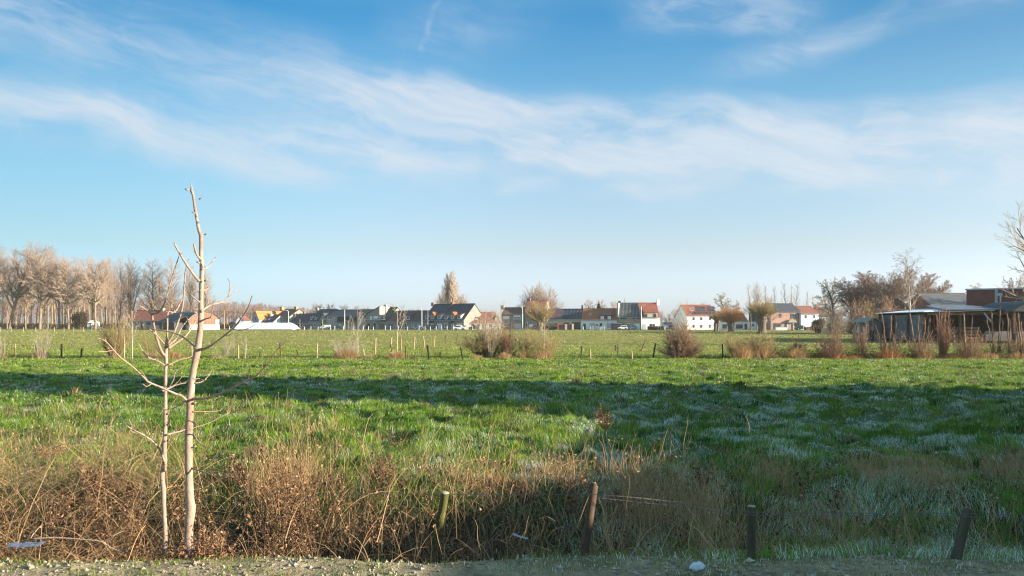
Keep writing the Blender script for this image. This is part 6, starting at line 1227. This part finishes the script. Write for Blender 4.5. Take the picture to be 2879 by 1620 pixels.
pole('marker_pole', 2168, 190, 902, .10, 'slim white pole right of the largest pollard', m_='shut_w'); pole('mast', 1203, 250, 852, .07, 'thin grey mast on the left edge of the double house', m_='zinc'); pole('marker_pole', 843, 228, 898, .09, 'orange topped thin pole before the black roofed bungalow', m_='tw_orange'); pole('marker_pole', 979, 226, 901, .10, 'reddish pole before the balcony house', m_='tw_red'); pole('marker_pole', 1709, 236, 887, .06, 'thin dark pole in front of the long white house', m_='wood_dark'); pole('marker_pole', 907, 226, 898, .12, 'mossy stake in front of the small white van', m_='moss')
def cable(pts, label):
    m = MB()
    for dz in (0, -.25): m.tube([Vector(W(*p)) + Vector((0, 0, dz)) for p in pts], .022, 4)
    tag(m.build('overhead_wire', M['frame_d']), label, 'wire')
cable([(400, 872, 285), (515, 877.5, 276), (631, 875, 268), (690, 879.5, 262), (745, 880, 258)], 'pair of overhead wires sagging from the thin utility pole across the distant wood')
XS = [832, 856, 874, 894, 929, 941, 966, 993, 1022, 1036, 1050, 1083, 1098, 1120, 1146, 1178, 1195, 1210, 1226, 1242, 1257, 1275, 1293, 1309, 1329, 1349, 598, 675, 700, 727, 736, 757, 1640, 1660, 1667, 1687, 1692, 1699, 1850, 1858, 2045, 2195, 2232, 2258, 2281, 2019, 1997, 580, 612, 645]
first = None; rsx = random.Random(9)
for px in XS:
    D = 232; x = (px - CX) / F * D
    if first is None: first = post_mesh(.07, 1.15, 90, 7, 0, False).build('roadside_post', [M['shut_w'], M['shut_w']]); o = first
    else: o = first.copy(); COL.objects.link(o)
    o.location = (x, D, 0); o.rotation_euler = (rsx.uniform(-.04, .04), rsx.uniform(-.05, .05), rsx.uniform(0, 3)); o.scale = (1, 1, rsx.uniform(.85, 1.15)); tag(o, 'small pale fence post at the far edge of the field before the street', 'post', 'small pale posts along the far edge of the field')
first = None
for px in [2, 32, 66, 100, 153, 180, 207, 235, 258, 283]:
    D = 190; x = (px - CX) / F * D
    if first is None: first = post_mesh(.06, 1.1, 91, 7, 0, False).build('field_stake', [M['tw_pale'], M['tw_pale']]); o = first
    else: o = first.copy(); COL.objects.link(o)
    o.location = (x, D, 0); tag(o, 'thin pale stake in the far field below the thick leaning trunks', 'post', 'thin pale stakes below the left trees')
def road():
    m = MB(); pts = [(-230, 268), (-130, 262), (-60, 246), (-12, 231), (60, 236), (160, 236)]
    for (a, b) in zip(pts[:-1], pts[1:]): m.slab([(a[0], a[1], .05), (b[0], b[1], .05), (b[0], b[1] + 6, .05), (a[0], a[1] + 6, .05)], .02)
    tag(m.build('road', mat_noise('asphalt', (0.06, 0.06, 0.06), .2, 2, .9)), 'narrow village street', None, None, 'structure')
road()
def yard():
    """brick garden walls, hedge and panels in front of the houses"""
    def wall(px0, px1, py, D, mt, label, name='garden_wall', cat='wall', th=.25):
        x0, x1 = (px0 - CX) / F * D, (px1 - CX) / F * D; h = H + (HY - py) / F * D; m = MB(); m.box(x0, x1, D, D + th, -.2, h); m.box(x0 - .04, x1 + .04, D - .04, D + th + .04, h + .002, h + .07); tag(m.build(name, M[mt]), label, cat)
    wall(1566, 1588, 911, 236, 'brick_red', 'left red brick panel of the yard before the blue corrugated roof'); wall(1595, 1608, 912, 236, 'brick_red', 'right red brick panel of the yard before the blue corrugated roof'); wall(1588.5, 1594, 912, 235.6, 'concrete', 'grey concrete pillar between the two red brick panels', 'gate_pillar', 'pillar'); wall(1608.5, 1613, 911, 235.6, 'w_cream', 'cream pillar at the right of the red brick panels', 'gate_pillar', 'pillar')
    wall(1533, 1565, 911, 237, 'wood_grey', 'grey board fence right of the round pollard', 'board_fence', 'fence', .06); wall(2270, 2290, 920, 234, 'brick_red', 'low brick wall before the pale blue house'); wall(2181, 2214, 921, 226, 'shut_w', 'white beam lying before the pink brick house', 'white_beam', 'beam', .4); wall(1302, 1311, 916, 240, 'door_g', 'dark board fence between the double house and the low orange house', 'board_fence', 'fence', .06)
    h = Heap(); n = 5000; x = RS.uniform((1822 - CX) / F * 236, (1862 - CX) / F * 236, n); pc = np.stack([x, 236 + RS.normal(0, .4, n), RS.uniform(0, 1.0, n)], 1); V, t, cc = leaves(pc, RS.uniform(.12, .3, n), np.tile([.20, .12, .07], (n, 1)) * RS.uniform(.5, 1.3, n)[:, None], 2, False); h.t(V, t, cc); tag(h.build('low_hedge', M['dry']), 'low brownish clipped hedge before the red roofed white house', 'hedge')
yard()
# ------------------------------------------------------------------ middle distance: posts, shrubs, tufts along the second ditch
POSTS = [  # (px_top, py_top, px_base, py_base, material, width px, label)
 (42, 967, 44, 1000, 'wood_tan', 4, 'pale thin post nearest the left picture edge behind the shaded strip'),
 (58, 969, 58, 1000, 'wood_tan', 2.5, 'very thin pale stake just right of the leftmost pale post'),
 (101, 970, 101, 1000, 'wood_dark', 4, 'dark post hidden beside the straw tuft with twigs on the left'),
 (173, 967, 173, 1002, 'wood_dark', 5, 'dark upright post between the left straw tuft and the short post'),
 (230, 980, 228, 1003, 'wood_grey', 5, 'short grey post left of the big grey brown bush on the left'),
 (539, 962, 539, 1003, 'wood_tan', 4, 'pale post seen just right of the thin forked tree in front'),
 (670, 970, 670, 1008, 'wood_tan', 4, 'brown post between two groups of thin leafless stems'),
 (732, 984, 732, 1008, 'wood_grey', 4.5, 'short brown post right of the thin leafless stems'),
 (788, 966, 789, 1005, 'wood_grey', 4.5, 'taller grey post crossed by the long right branch of the front tree'),
 (834, 983, 842, 1005, 'wood_grey', 4.5, 'short grey post leaning left in open grass'),
 (891, 966, 891, 1008, 'wood_tan', 4.5, 'pale upright post left of the straw tuft with a sapling'),
 (1021, 981, 1025, 1001, 'wood_tan', 4, 'short pale post in the long straw right of a sapling'),
 (1056, 951, 1055, 997, 'wood_tan', 4.2, 'tall pale brown post alone between the two middle saplings'),
 (1101, 949, 1097, 985, 'wood_tan', 4, 'pale post left of the second sapling, leaning right'),
 (1098, 967, 1102, 992, 'wood_dark', 3.2, 'small dark leaning post in front of a pale one at the second sapling'),
 (1127, 949, 1127, 985, 'tw_red', 4, 'reddish brown post just right of the second sapling'),
 (1141, 975, 1142, 1013, 'wood_grey', 4, 'grey post right of the straw tuft of the second sapling'),
 (1166, 947, 1163, 985, 'wood_tan', 3.6, 'pale grey post second in the slanting row right of the sapling'),
 (1190, 945, 1194, 980, 'wood_tan', 3.4, 'pale brown post leaning left in the slanting row'),
 (1222, 944, 1221, 976, 'wood_tan', 3.0, 'brown upright post above the two black posts'),
 (1252, 941, 1252, 970, 'wood_dark', 2.2, 'thin dark stake in the slanting row'),
 (1287, 938, 1281, 967, 'wood_dark', 1.8, 'thin dark stake leaning right near the middle bushes'),
 (1312, 935, 1307, 962, 'wood_dark', 1.6, 'thinnest dark stake leaning right beside the middle bushes'),
 (1201, 971, 1207, 1011, 'black', 4.6, 'black thick post leaning left right of the second sapling'),
 (1295, 977, 1301, 1010, 'black', 3.6, 'black post leaning left at the left foot of the middle bushes'),
 (1636, 974, 1634, 1009, 'wood_grey', 4.2, 'grey post half dark left of a shorter pale one in open grass'),
 (1659, 983, 1660, 1009, 'wood_tan', 4.4, 'short pale post in open grass right of a taller grey one'),
 (1731, 970, 1730, 987, 'wood_dark', 3.6, 'dark short post directly behind a taller pale one'),
 (1738, 971, 1736, 1007, 'wood_tan', 4.0, 'tall pale brown post with a dark post right behind it'),
 (1775, 986, 1778, 1010, 'wood_tan', 4.0, 'short pale post leaning left between the close pair and the big bush'),
 (1815, 955, 1803, 987, 'wood_dark', 2.6, 'slanting dark post leaning far to the right in open field'),
 (1843, 965, 1836, 1002, 'wood_dark', 4.2, 'dark leaning post at the left side of the big round bush'),
 (1898, 985, 1897, 1009, 'wood_tan', 3.0, 'pale post in front of the big round brown bush'),
 (2031, 968, 2033, 1008, 'black', 4.2, 'black post between the big round bush and the straw bushes'),
 (2180, 975, 2180, 1004, 'wood_dark', 3.8, 'brown post rising from orange straw right of the straw bushes'),
 (2244, 942, 2244, 965, 'wood_dark', 2.2, 'thin dark post behind the low reddish bush'),
 (2683, 943, 2681, 976, 'moss', 2.6, 'thin mossy yellow green post before the open shed'),
 (2761, 945, 2761, 980, 'tw_red', 3.0, 'reddish post in front of the dark open shed'),
 (2799, 957, 2799, 984, 'moss', 2.6, 'second mossy post further right before the open shed'),
 (2857, 943, 2857, 968, 'tw_red', 3.4, 'reddish post nearest the right picture edge'),
]
for i, (xt, yt, xb, yb, mt, w, lab) in enumerate(POSTS):
    D = min(GD(yb), 49.2 if yb > 998 else 200); D = GD(yb) if yb < 1000 else D
    z0 = float(height((xb - CX) / F * D, D)); b = Vector(((xb - CX) / F * D, D, z0)); t = Vector(W(xt, yt, D)); h = (t - b).length
    o = post_mesh(w / F * D * .5, h, 50 + i, 8, 0.0, False).build('fence_post', [M[mt], M[mt]], smooth=True)
    o.location = b; o.rotation_mode = 'QUATERNION'; o.rotation_quaternion = (t - b).to_track_quat('Z', 'Y')
    tag(o, lab, 'post', 'weathered posts along the second ditch')

def bush(px, D, py_top, n, spread, mat, label, seed, kids=(8, 3), r=0.011, name='bush', lean=.9, wpx=None, rmin=.005, base=.15, tw=.40, up=.05, cat='bush', gz=None, stump=None, wob=.08, round_=False):
    x = (px - CX) / F * D; z = float(height(x, D)) if gz is None else gz; h = H + (HY - py_top) / F * D - z
    e = empty(name, (x, D, z)); tag(e, label, cat)
    A = multi_stem(random.Random(seed), h, spread, n, r, list(kids), lean, rmin, max(base, (wpx or 10) / F * D * .55), up, tw, wob)
    if round_:
        A = round_shoots(random.Random(seed), wpx / F * D, h, n, r, rmin)
    elif wpx:                                                   # fit the half width seen in the photo
        hw = np.percentile(np.abs(A[:, 5]), 97); s = wpx / F * D / hw; A[:, [1, 2, 5, 6]] *= s
    k = h / max(np.percentile(A[:, 7], 99.5), .1) if not round_ else 1; A[:, [3, 7]] *= k
    if stump:
        sh, sw = stump; A[:, [3, 7]] = A[:, [3, 7]] * (1 - sh / h) + sh * .9
        t = MB(); rs = random.Random(seed + 1); t.tube([(0, 0, -.1), (.02, 0, sh * .4), (0, .02, sh * .8), (0, 0, sh * 1.05)], [sw * .9, sw * .75, sw * 1.05, sw * .5], 10)
        t.build('trunk', M['trunk_d'], e, smooth=True); segs_mesh('shoots', A[:, 1:], mat, e, 3)
    else:
        b0 = A[A[:, 0] < 1]; b1 = A[A[:, 0] >= 1]; segs_mesh('stems', b0[:, 1:], mat, e, 4); segs_mesh('twigs', b1[:, 1:], mat, e, 3)
    return e
DB = 49.4
bush(322, 48.8, 886, 78, 1.5, M['tw_olive'], 'big grey brown leafless bush left of the front trees', 11, (9, 3), wpx=46, r=.016, rmin=.0055)
bush(115, 48.6, 902, 15, .6, M['tw_grey'], 'sparse upright twigs growing from the leftmost straw tuft', 12, (6, 2), wpx=26, rmin=.0045)
bush(8, 48.8, 935, 9, .5, M['tw_grey'], 'few thin twigs at the left picture edge', 13, (6, 2), wpx=14, rmin=.0045)
bush(425, 50.0, 905, 24, 1.0, M['tw_olive'], 'thin open bush seen behind the forked tree', 14, (8, 2), wpx=30, rmin=.0045)
bush(625, 49.0, 945, 20, 1.2, M['tw_grey'], 'low sparse grey bush right of the tall front tree trunk', 15, (7, 3), wpx=34, rmin=.0045)
bush(657, 49.2, 932, 5, .4, M['tw_pale'], 'two pale wavy bare stems behind the long right branch', 16, (3, 1), wpx=8, r=.012, rmin=.005, wob=.12)
bush(690, 49.0, 928, 7, .4, M['tw_pale'], 'group of thin pale upright stems between two brown posts', 17, (4, 1), wpx=14, r=.013, rmin=.0045)
bush(975, 49.4, 942, 45, 1.5, M['tw_grey'], 'spreading grey twiggy bush at the first middle sapling', 18, (8, 3), wpx=42, rmin=.0045)
bush(1235, 50.2, 978, 20, 1.3, M['tw_brown'], 'small low dark bush between the two black posts', 19, (6, 2), wpx=18, rmin=.005)
bush(1345, 49.6, 938, 72, 1.5, M['tw_olive'], 'left bush of the middle clump, low with a dark stump', 20, (8, 3), wpx=50, rmin=.005, stump=(.45, .22))
bush(1378, 49.2, 868, 36, 1.0, M['tw_pale'], 'tallest pale branching bush of the middle clump', 21, (7, 3), wpx=40, rmin=.005, stump=(.5, .24), r=.02)
bush(1374, 49.8, 920, 66, 1.4, M['tw_olive'], 'dense bush behind the tall pale one in the middle clump', 22, (8, 3), wpx=36, rmin=.005)
bush(1424, 49.4, 893, 90, 1.2, M['tw_red'], 'dense reddish brown bush of the middle clump', 23, (9, 3), wpx=32, rmin=.006, round_=True)
bush(1474, 49.6, 925, 36, 1.1, M['tw_olive'], 'open olive bush between the reddish one and the straw bush', 24, (8, 3), wpx=34, rmin=.0045)
bush(1532, 49.4, 920, 57, 1.5, M['tw_olive'], 'spreading bush with a straw foot right of the middle clump', 25, (8, 3), wpx=50, rmin=.0045)
bush(1912, 49.0, 900, 198, 1.9, M['tw_brown'], 'big round dense brown bush standing alone left of the pollards', 26, (9, 3), wpx=62, rmin=.006, r=.016, round_=True)
bush(1918, 49.4, 862, 5, .5, M['tw_grey'], 'tall thin stems rising out of the big round brown bush', 27, (6, 2), wpx=24, rmin=.0045, r=.015)
bush(2078, 49.2, 935, 66, 1.4, M['tw_olive'], 'straw footed bush left of its twin below the leftmost pollards', 28, (8, 3), wpx=44, rmin=.005)
bush(2140, 49.4, 930, 66, 1.3, M['tw_olive'], 'straw footed bush right of its twin in front of the big pollard', 29, (8, 3), wpx=38, rmin=.005)
bush(2242, 49.4, 950, 66, 1.2, M['tw_red'], 'low reddish brown bush with orange straw at its foot', 30, (8, 3), wpx=36, rmin=.005, round_=True)
bush(2335, 49.2, 890, 36, 1.0, M['tw_brown'], 'upright brown bush in front of the wooden crates', 31, (8, 3), wpx=36, rmin=.005)
bush(2332, 48.8, 955, 66, 1.2, M['tw_red'], 'low dense rusty bush at the foot of the upright brown one', 131, (6, 3), wpx=38, rmin=.0055)
bush(2420, 49.4, 905, 36, 1.0, M['tw_brown'], 'open dark twiggy bush left of the plank wall', 32, (8, 3), wpx=30, rmin=.005)
def stakes(px, D, tops, label, seed, mat, n=60, wpx=30, top=930):
    """hedge plant cut back: a few thick knobbly stems over a twiggy base"""
    e = bush(px, D, top, n, 1.0, mat, label, seed, (7, 3), wpx=wpx, rmin=.005)
    for (xt, yt, w) in tops:
        b = MB(); rs = random.Random(int(xt)); x0 = e.location.x; n_ = 7
        T = Vector(W(xt, yt, D)) - e.location; B = Vector(((px + (xt - px) * .35 - px) / F * D, 0, 0))
        pts = [B.lerp(T, i / n_) + Vector((rs.uniform(-.03, .03), rs.uniform(-.03, .03), 0)) for i in range(n_ + 1)]
        b.tube(pts, [w / F * D * .5 * (1 - .45 * i / n_) for i in range(n_ + 1)], 7)
        for k in range(16):
            i = rs.randrange(2, n_ + 1); a = rs.uniform(0, 6.28); l = rs.uniform(.06, .30)
            b.tube([pts[i], pts[i] + Vector((cos(a) * l * .8, sin(a) * l * .8, l))], [.007, .004], 4)
        b.build('stem', M['tw_red'], e, smooth=True)
stakes(2500, 49.2, [(2480, 885, 5), (2505, 890, 5), (2522, 895, 4), (2462, 915, 3)], 'row plant of tall knobbly stems before the left of the plank wall', 41, M['tw_brown'], 34, 34)
stakes(2588, 49.0, [(2558, 880, 4.5), (2582, 888, 4), (2602, 900, 4), (2612, 915, 3), (2540, 940, 3)], 'tall stemmed bush at the right end of the plank wall with a straw foot', 42, M['tw_brown'], 45, 40)
stakes(2652, 49.2, [(2640, 872, 4), (2650, 868, 4), (2660, 870, 4), (2668, 874, 4.5), (2632, 885, 4), (2646, 880, 3), (2656, 878, 3)], 'dense column of upright reddish stems before the open shed', 43, M['tw_red'], 60, 24, 885)
stakes(2720, 49.0, [(2709, 885, 6), (2700, 930, 3), (2734, 895, 3), (2750, 925, 3)], 'low rusty bush with one thick cut stem before the open shed', 44, M['tw_red'], 55, 44)
stakes(2800, 49.2, [(2788, 880, 5), (2812, 872, 4), (2820, 900, 3.5), (2775, 895, 3)], 'dark bush with two crossing stems in front of the slanting beam', 45, M['tw_brown'], 34, 34)
stakes(2842, 49.0, [(2832, 885, 5), (2838, 900, 4)], 'single thick cut stem with spurs right of the crossing stems', 46, M['tw_brown'], 26, 22, 955)
stakes(2878, 49.0, [(2862, 880, 5.5), (2872, 905, 4), (2855, 900, 3)], 'curving thick stems at the right picture edge', 47, M['tw_brown'], 34, 30)

for (px, pt, w, mt, lab, sd) in [(2352, 850, 34, 'tw_grey', 'grey scrub at the left foot of the right hand copse', 201), (2405, 835, 36, 'tw_brown', 'dark scrub under the two dense bare trees of the copse', 202), (2455, 830, 36, 'tw_olive', 'olive brown scrub in the middle of the copse', 203), (2500, 832, 34, 'tw_red', 'rusty scrub just left of the birch trunk', 204)]:
    bush(px, 150, pt, 110, 1.0, M[mt], lab, sd, (9, 4), wpx=w, r=.035, rmin=.016, round_=True, gz=0)
def sapling(px, D, pyt, wb, label, seed, limbs):
    e = empty('sapling', W(px, 1002, D)); x = (px - CX) / F * D; e.location = (x, D, float(height(x, D))); tag(e, label, 'tree')
    rs = random.Random(seed)
    b = MB(); T = Vector(W(px + rs.uniform(-2, 2), pyt, D)) - e.location; n = 8
    pts = [Vector((T.x * i / n + rs.uniform(-.02, .02), rs.uniform(-.02, .02), -.05 + T.z * i / n)) for i in range(n + 1)]
    b.tube(pts, [wb / F * D * .5 * (1 - .75 * i / n) for i in range(n + 1)], 7); b.build('trunk', M['tw_pale'], e, smooth=True)
    out = []
    P = dict(seg=[5, 3, 2], up=[.10, .06, .03], wob=[.07, .10, .12], taper=[.75, .7, .5], kids=[6, 2], start=[.2, .2], ang=[36, 38], len=[.35, .4], rk=[.5, .6], rmin=.005, shape=lambda f: 1.2 - .7 * f)
    for k in range(limbs):
        f = .42 + .5 * k / limbs; i = int(f * n); a = rs.choice([0, pi]) + rs.uniform(-.7, .7)
        grow(rs, pts[i], Vector((cos(a) * .55, sin(a) * .55, 1)).normalized(), T.z * .34 * (1.25 - f) * 1.6, .010, 0, P, out)
    segs_mesh('crown', np.array(out)[:, 1:], M['tw_pale'], e, 4)
sapling(1006, 49.0, 868, 2.8, 'slim pale sapling over the straw tuft, left one of the middle pair', 61, 7)
sapling(1116, 49.0, 846, 3.0, 'slim pale sapling over a straw tuft, right one of the middle pair', 62, 7)
sapling(1402, 49.6, 842, 2.6, 'very thin tall stem rising from the middle clump of bushes', 63, 3)
sapling(1530, 49.2, 888, 3.0, 'thin pale stem before the round willow', 64, 5)
sapling(372, 48.6, 872, 4.0, 'slim pale stem at the right side of the grey brown bush', 65, 6)
sapling(350, 48.6, 905, 3.6, 'slim pale stem in the middle of the grey brown bush', 66, 5)
sapling(1925, 49.6, 838, 2.6, 'thin forked sapling above the big round brown bush', 67, 8)

def tuft(px, D, wpx, hpx, label, seed, col, n=420):
    rs = np.random.RandomState(seed); x0 = (px - CX) / F * D; z0 = float(height(x0, D)); hw = wpx / F * D / 2
    X = rs.normal(0, hw * .5, n); Y = rs.normal(0, .18, n); ht = hpx / F * D * rs.uniform(.5, 1.1, n) * (1 - .35 * np.minimum(np.abs(X) / hw, 1))
    d = np.stack([X / hw * .45 + rs.normal(0, .2, n), rs.normal(0, .25, n), np.ones(n)], 1)
    V, q, cc, P = straws(np.stack([X, Y, np.full(n, -.03)], 1), d, ht, np.full(n, .016), rs.uniform(.1, .6, n), col * rs.uniform(.55, 1.35, n)[:, None], 4, seed)
    h = Heap(); h.q(V, q, cc); o = h.build('grass_tuft', M['dry']); o.location = (x0, D, z0); tag(o, label, 'grass tuft', 'dry straw tufts along the second ditch')
ST = np.array([0.46, 0.29, 0.14]); ST2 = np.array([0.42, 0.31, 0.18]); STR = np.array([0.40, 0.19, 0.08])
for i, (px, w, h, lab, c, n) in enumerate([(113, 34, 30, 'pale straw tuft at the foot of the leftmost upright twigs', ST2, 500), (6, 22, 22, 'straw tuft cut by the left picture edge', ST2, 260), (322, 80, 14, 'low straw at the foot of the big grey brown bush', ST2, 420), (420, 34, 24, 'straw tuft directly behind the forked tree', ST2, 380), (478, 60, 28, 'wide pink tinted straw tuft between the two front trees', ST, 620), (612, 50, 16, 'low straw right of the tall front trunk', ST2, 300),
     (975, 60, 30, 'large straw tuft at the foot of the left sapling', ST, 800), (1036, 40, 16, 'long low straw around the short pale post', ST2, 380), (1116, 44, 26, 'round straw tuft at the foot of the right sapling', ST, 560), (1174, 24, 8, 'small low straw strand before the black post', ST2, 120), (1340, 34, 14, 'low straw at the foot of the left bush of the middle clump', ST, 240), (1420, 34, 22, 'straw tuft under the reddish bush of the middle clump', ST, 360), (1475, 34, 26, 'straw tuft between the middle clump and its right neighbour', ST, 420), (1525, 44, 30, 'bright straw tuft under the spreading bush right of the clump', ST, 560),
     (2088, 40, 42, 'tall bright straw in the left twin bush', ST, 560), (2140, 60, 40, 'tall bright straw in the right twin bush', ST, 640), (2186, 40, 16, 'low orange straw around the brown post', ST, 300), (2242, 60, 34, 'straw tuft inside the low reddish bush', ST, 520), (2225, 50, 14, 'orange straw carpet below the low reddish bush', STR, 300), (2336, 70, 26, 'rusty straw below the bush before the crates', STR, 520), (2500, 70, 34, 'rusty straw tuft below the plank wall', STR, 560), (2600, 50, 34, 'orange straw at the right end of the plank wall', ST, 480), (2780, 110, 22, 'wide orange straw before the open shed', ST, 620), (2860, 60, 22, 'orange straw at the right picture edge', ST, 380), (2680, 80, 16, 'low orange straw below the upright stems', STR, 360), (2400, 60, 12, 'low dark rusty straw between two bushes', STR, 260)]):
    tuft(px, 48.9 - (i % 3) * .15, w, h, lab, 500 + i, c, n)
def ditch_growth():
    """loose dry growth along the second ditch"""
    h = Heap(); n = 14000; X = RS.uniform(-34, 36, n); Y = 49.6 + RS.normal(0, .35, n)
    dens = 0.10 + 0.5 * sstep(.5, .65, fbm(X * .5, X * 0, 3, 131)) + 0.75 * sstep(16, 20, X); k = RS.uniform(0, 1, n) < dens; X, Y = X[k], Y[k]; n = len(X)
    d = np.stack([RS.normal(0, .4, n), RS.normal(0, .3, n), np.ones(n)], 1); rr = RS.uniform(0, 1, n)[:, None]
    c = np.where(rr < .4, ST2, np.where(rr < .7, STR * .8, np.array([.08, .10, .03]))) * RS.uniform(.5, 1.2, n)[:, None]
    V, q, cc, P = straws(np.stack([X, Y, height(X, Y)], 1), d, RS.uniform(.12, .42, n), np.full(n, .016), RS.uniform(.1, .6, n), c, 4, 9); h.q(V, q, cc)
    n = 52000; X = RS.uniform(15, 36, n); Y = 50.0 + RS.normal(0, .6, n); pc = np.stack([X, Y, height(X, Y) + RS.uniform(0, .95, n) * RS.uniform(.2, 1, n) * (0.35 + 0.9 * fbm(X * .9, X * 0, 3, 9))], 1)
    V, t, cc = leaves(pc, RS.uniform(.03, .07, n), np.where(RS.uniform(0, 1, n)[:, None] < .5, DBR * 1.2, BRN) * RS.uniform(.6, 1.3, n)[:, None], 10); h.t(V, t, cc)
    o = h.build('ditch_growth', M['dry']); tag(o, 'low dry growth following the second ditch', 'dead plants', None, 'stuff')
ditch_growth()
def field_weed(px, py_b, py_t, wpx, label, seed, n=14, leafn=40, col=None):
    D = GD(py_b); x0 = (px - CX) / F * D; z0 = float(height(x0, D)); ht = H + (HY - py_t) / F * D - z0; rs = np.random.RandomState(seed)
    h = Heap(); X = rs.normal(0, wpx / F * D * .22, n); weed_plant(h, X, rs.normal(0, .04, n), np.zeros(n), ht * rs.uniform(.5, 1.0, n), leafn, seed, (0, 0), col, 1.0 if D < 14 else 1.25, False, .10)
    o = h.build('dead_plant', M['dry']); o.location = (x0, D, z0); tag(o, label, 'dead plant')
field_weed(1698, 1212, 1128, 34, 'dark dead dock standing alone in the shaded field', 71, 10, 50, DBR * 1.2)
field_weed(1118, 1262, 1195, 30, 'rusty dead plant in the sunlit grass left of centre', 72, 7, 30, BRN)
field_weed(1072, 1350, 1262, 34, 'brown dead dock rising before the sunlit grass', 73, 14, 60)
field_weed(1605, 1400, 1310, 40, 'rusty branching dead plant left of the split post', 74, 18, 60, RUS)
field_weed(1690, 1350, 1305, 24, 'small dark dead plant right of the split post', 75, 8, 40)
field_weed(1978, 1385, 1305, 36, 'dark leafy dead plant left of the upright grey post', 76, 14, 60, DBR * 1.3)
field_weed(2256, 1400, 1262, 16, 'tall thin dark dead stem in the right shaded grass', 77, 5, 60, DBR)
field_weed(2345, 1420, 1300, 16, 'second thin dark dead stem right of the tall one', 78, 5, 60, DBR)
field_weed(2038, 1290, 1245, 12, 'small reddish dock in the frosted field', 79, 5, 40, RUS)
field_weed(1438, 1300, 1110, 3, 'single tall straw stalk in the sunlit patch', 80, 1, 3)
field_weed(150, 1310, 1240, 40, 'rusty dead plant on the left field edge', 81, 16, 50, RUS)
field_weed(255, 1390, 1295, 50, 'dark round seed head clump on the left ditch bank', 82, 22, 90)
field_weed(1885, 1315, 1268, 14, 'short reddish dock left of the frosted middle field', 83, 5, 40, RUS)
# ------------------------------------------------------------------ the air between here and the far wood
def haze():
    m = MB(); m.box(-1100, 1100, -70, 1000, -8, 60); o = m.build('haze', None); o.data.materials.clear()
    mt = bpy.data.materials.new('haze_air'); mt.use_nodes = True; nt = mt.node_tree; nt.nodes.clear(); v = nt.nodes.new('ShaderNodeVolumePrincipled'); v.inputs['Color'].default_value = (.95, .97, 1, 1); v.inputs['Density'].default_value = 0.00018; v.inputs['Anisotropy'].default_value = 0.3
    out = nt.nodes.new('ShaderNodeOutputMaterial'); nt.links.new(v.outputs[0], out.inputs['Volume']); o.data.materials.append(mt); tag(o, 'thin winter haze over the fields', None, None, 'stuff')
haze()
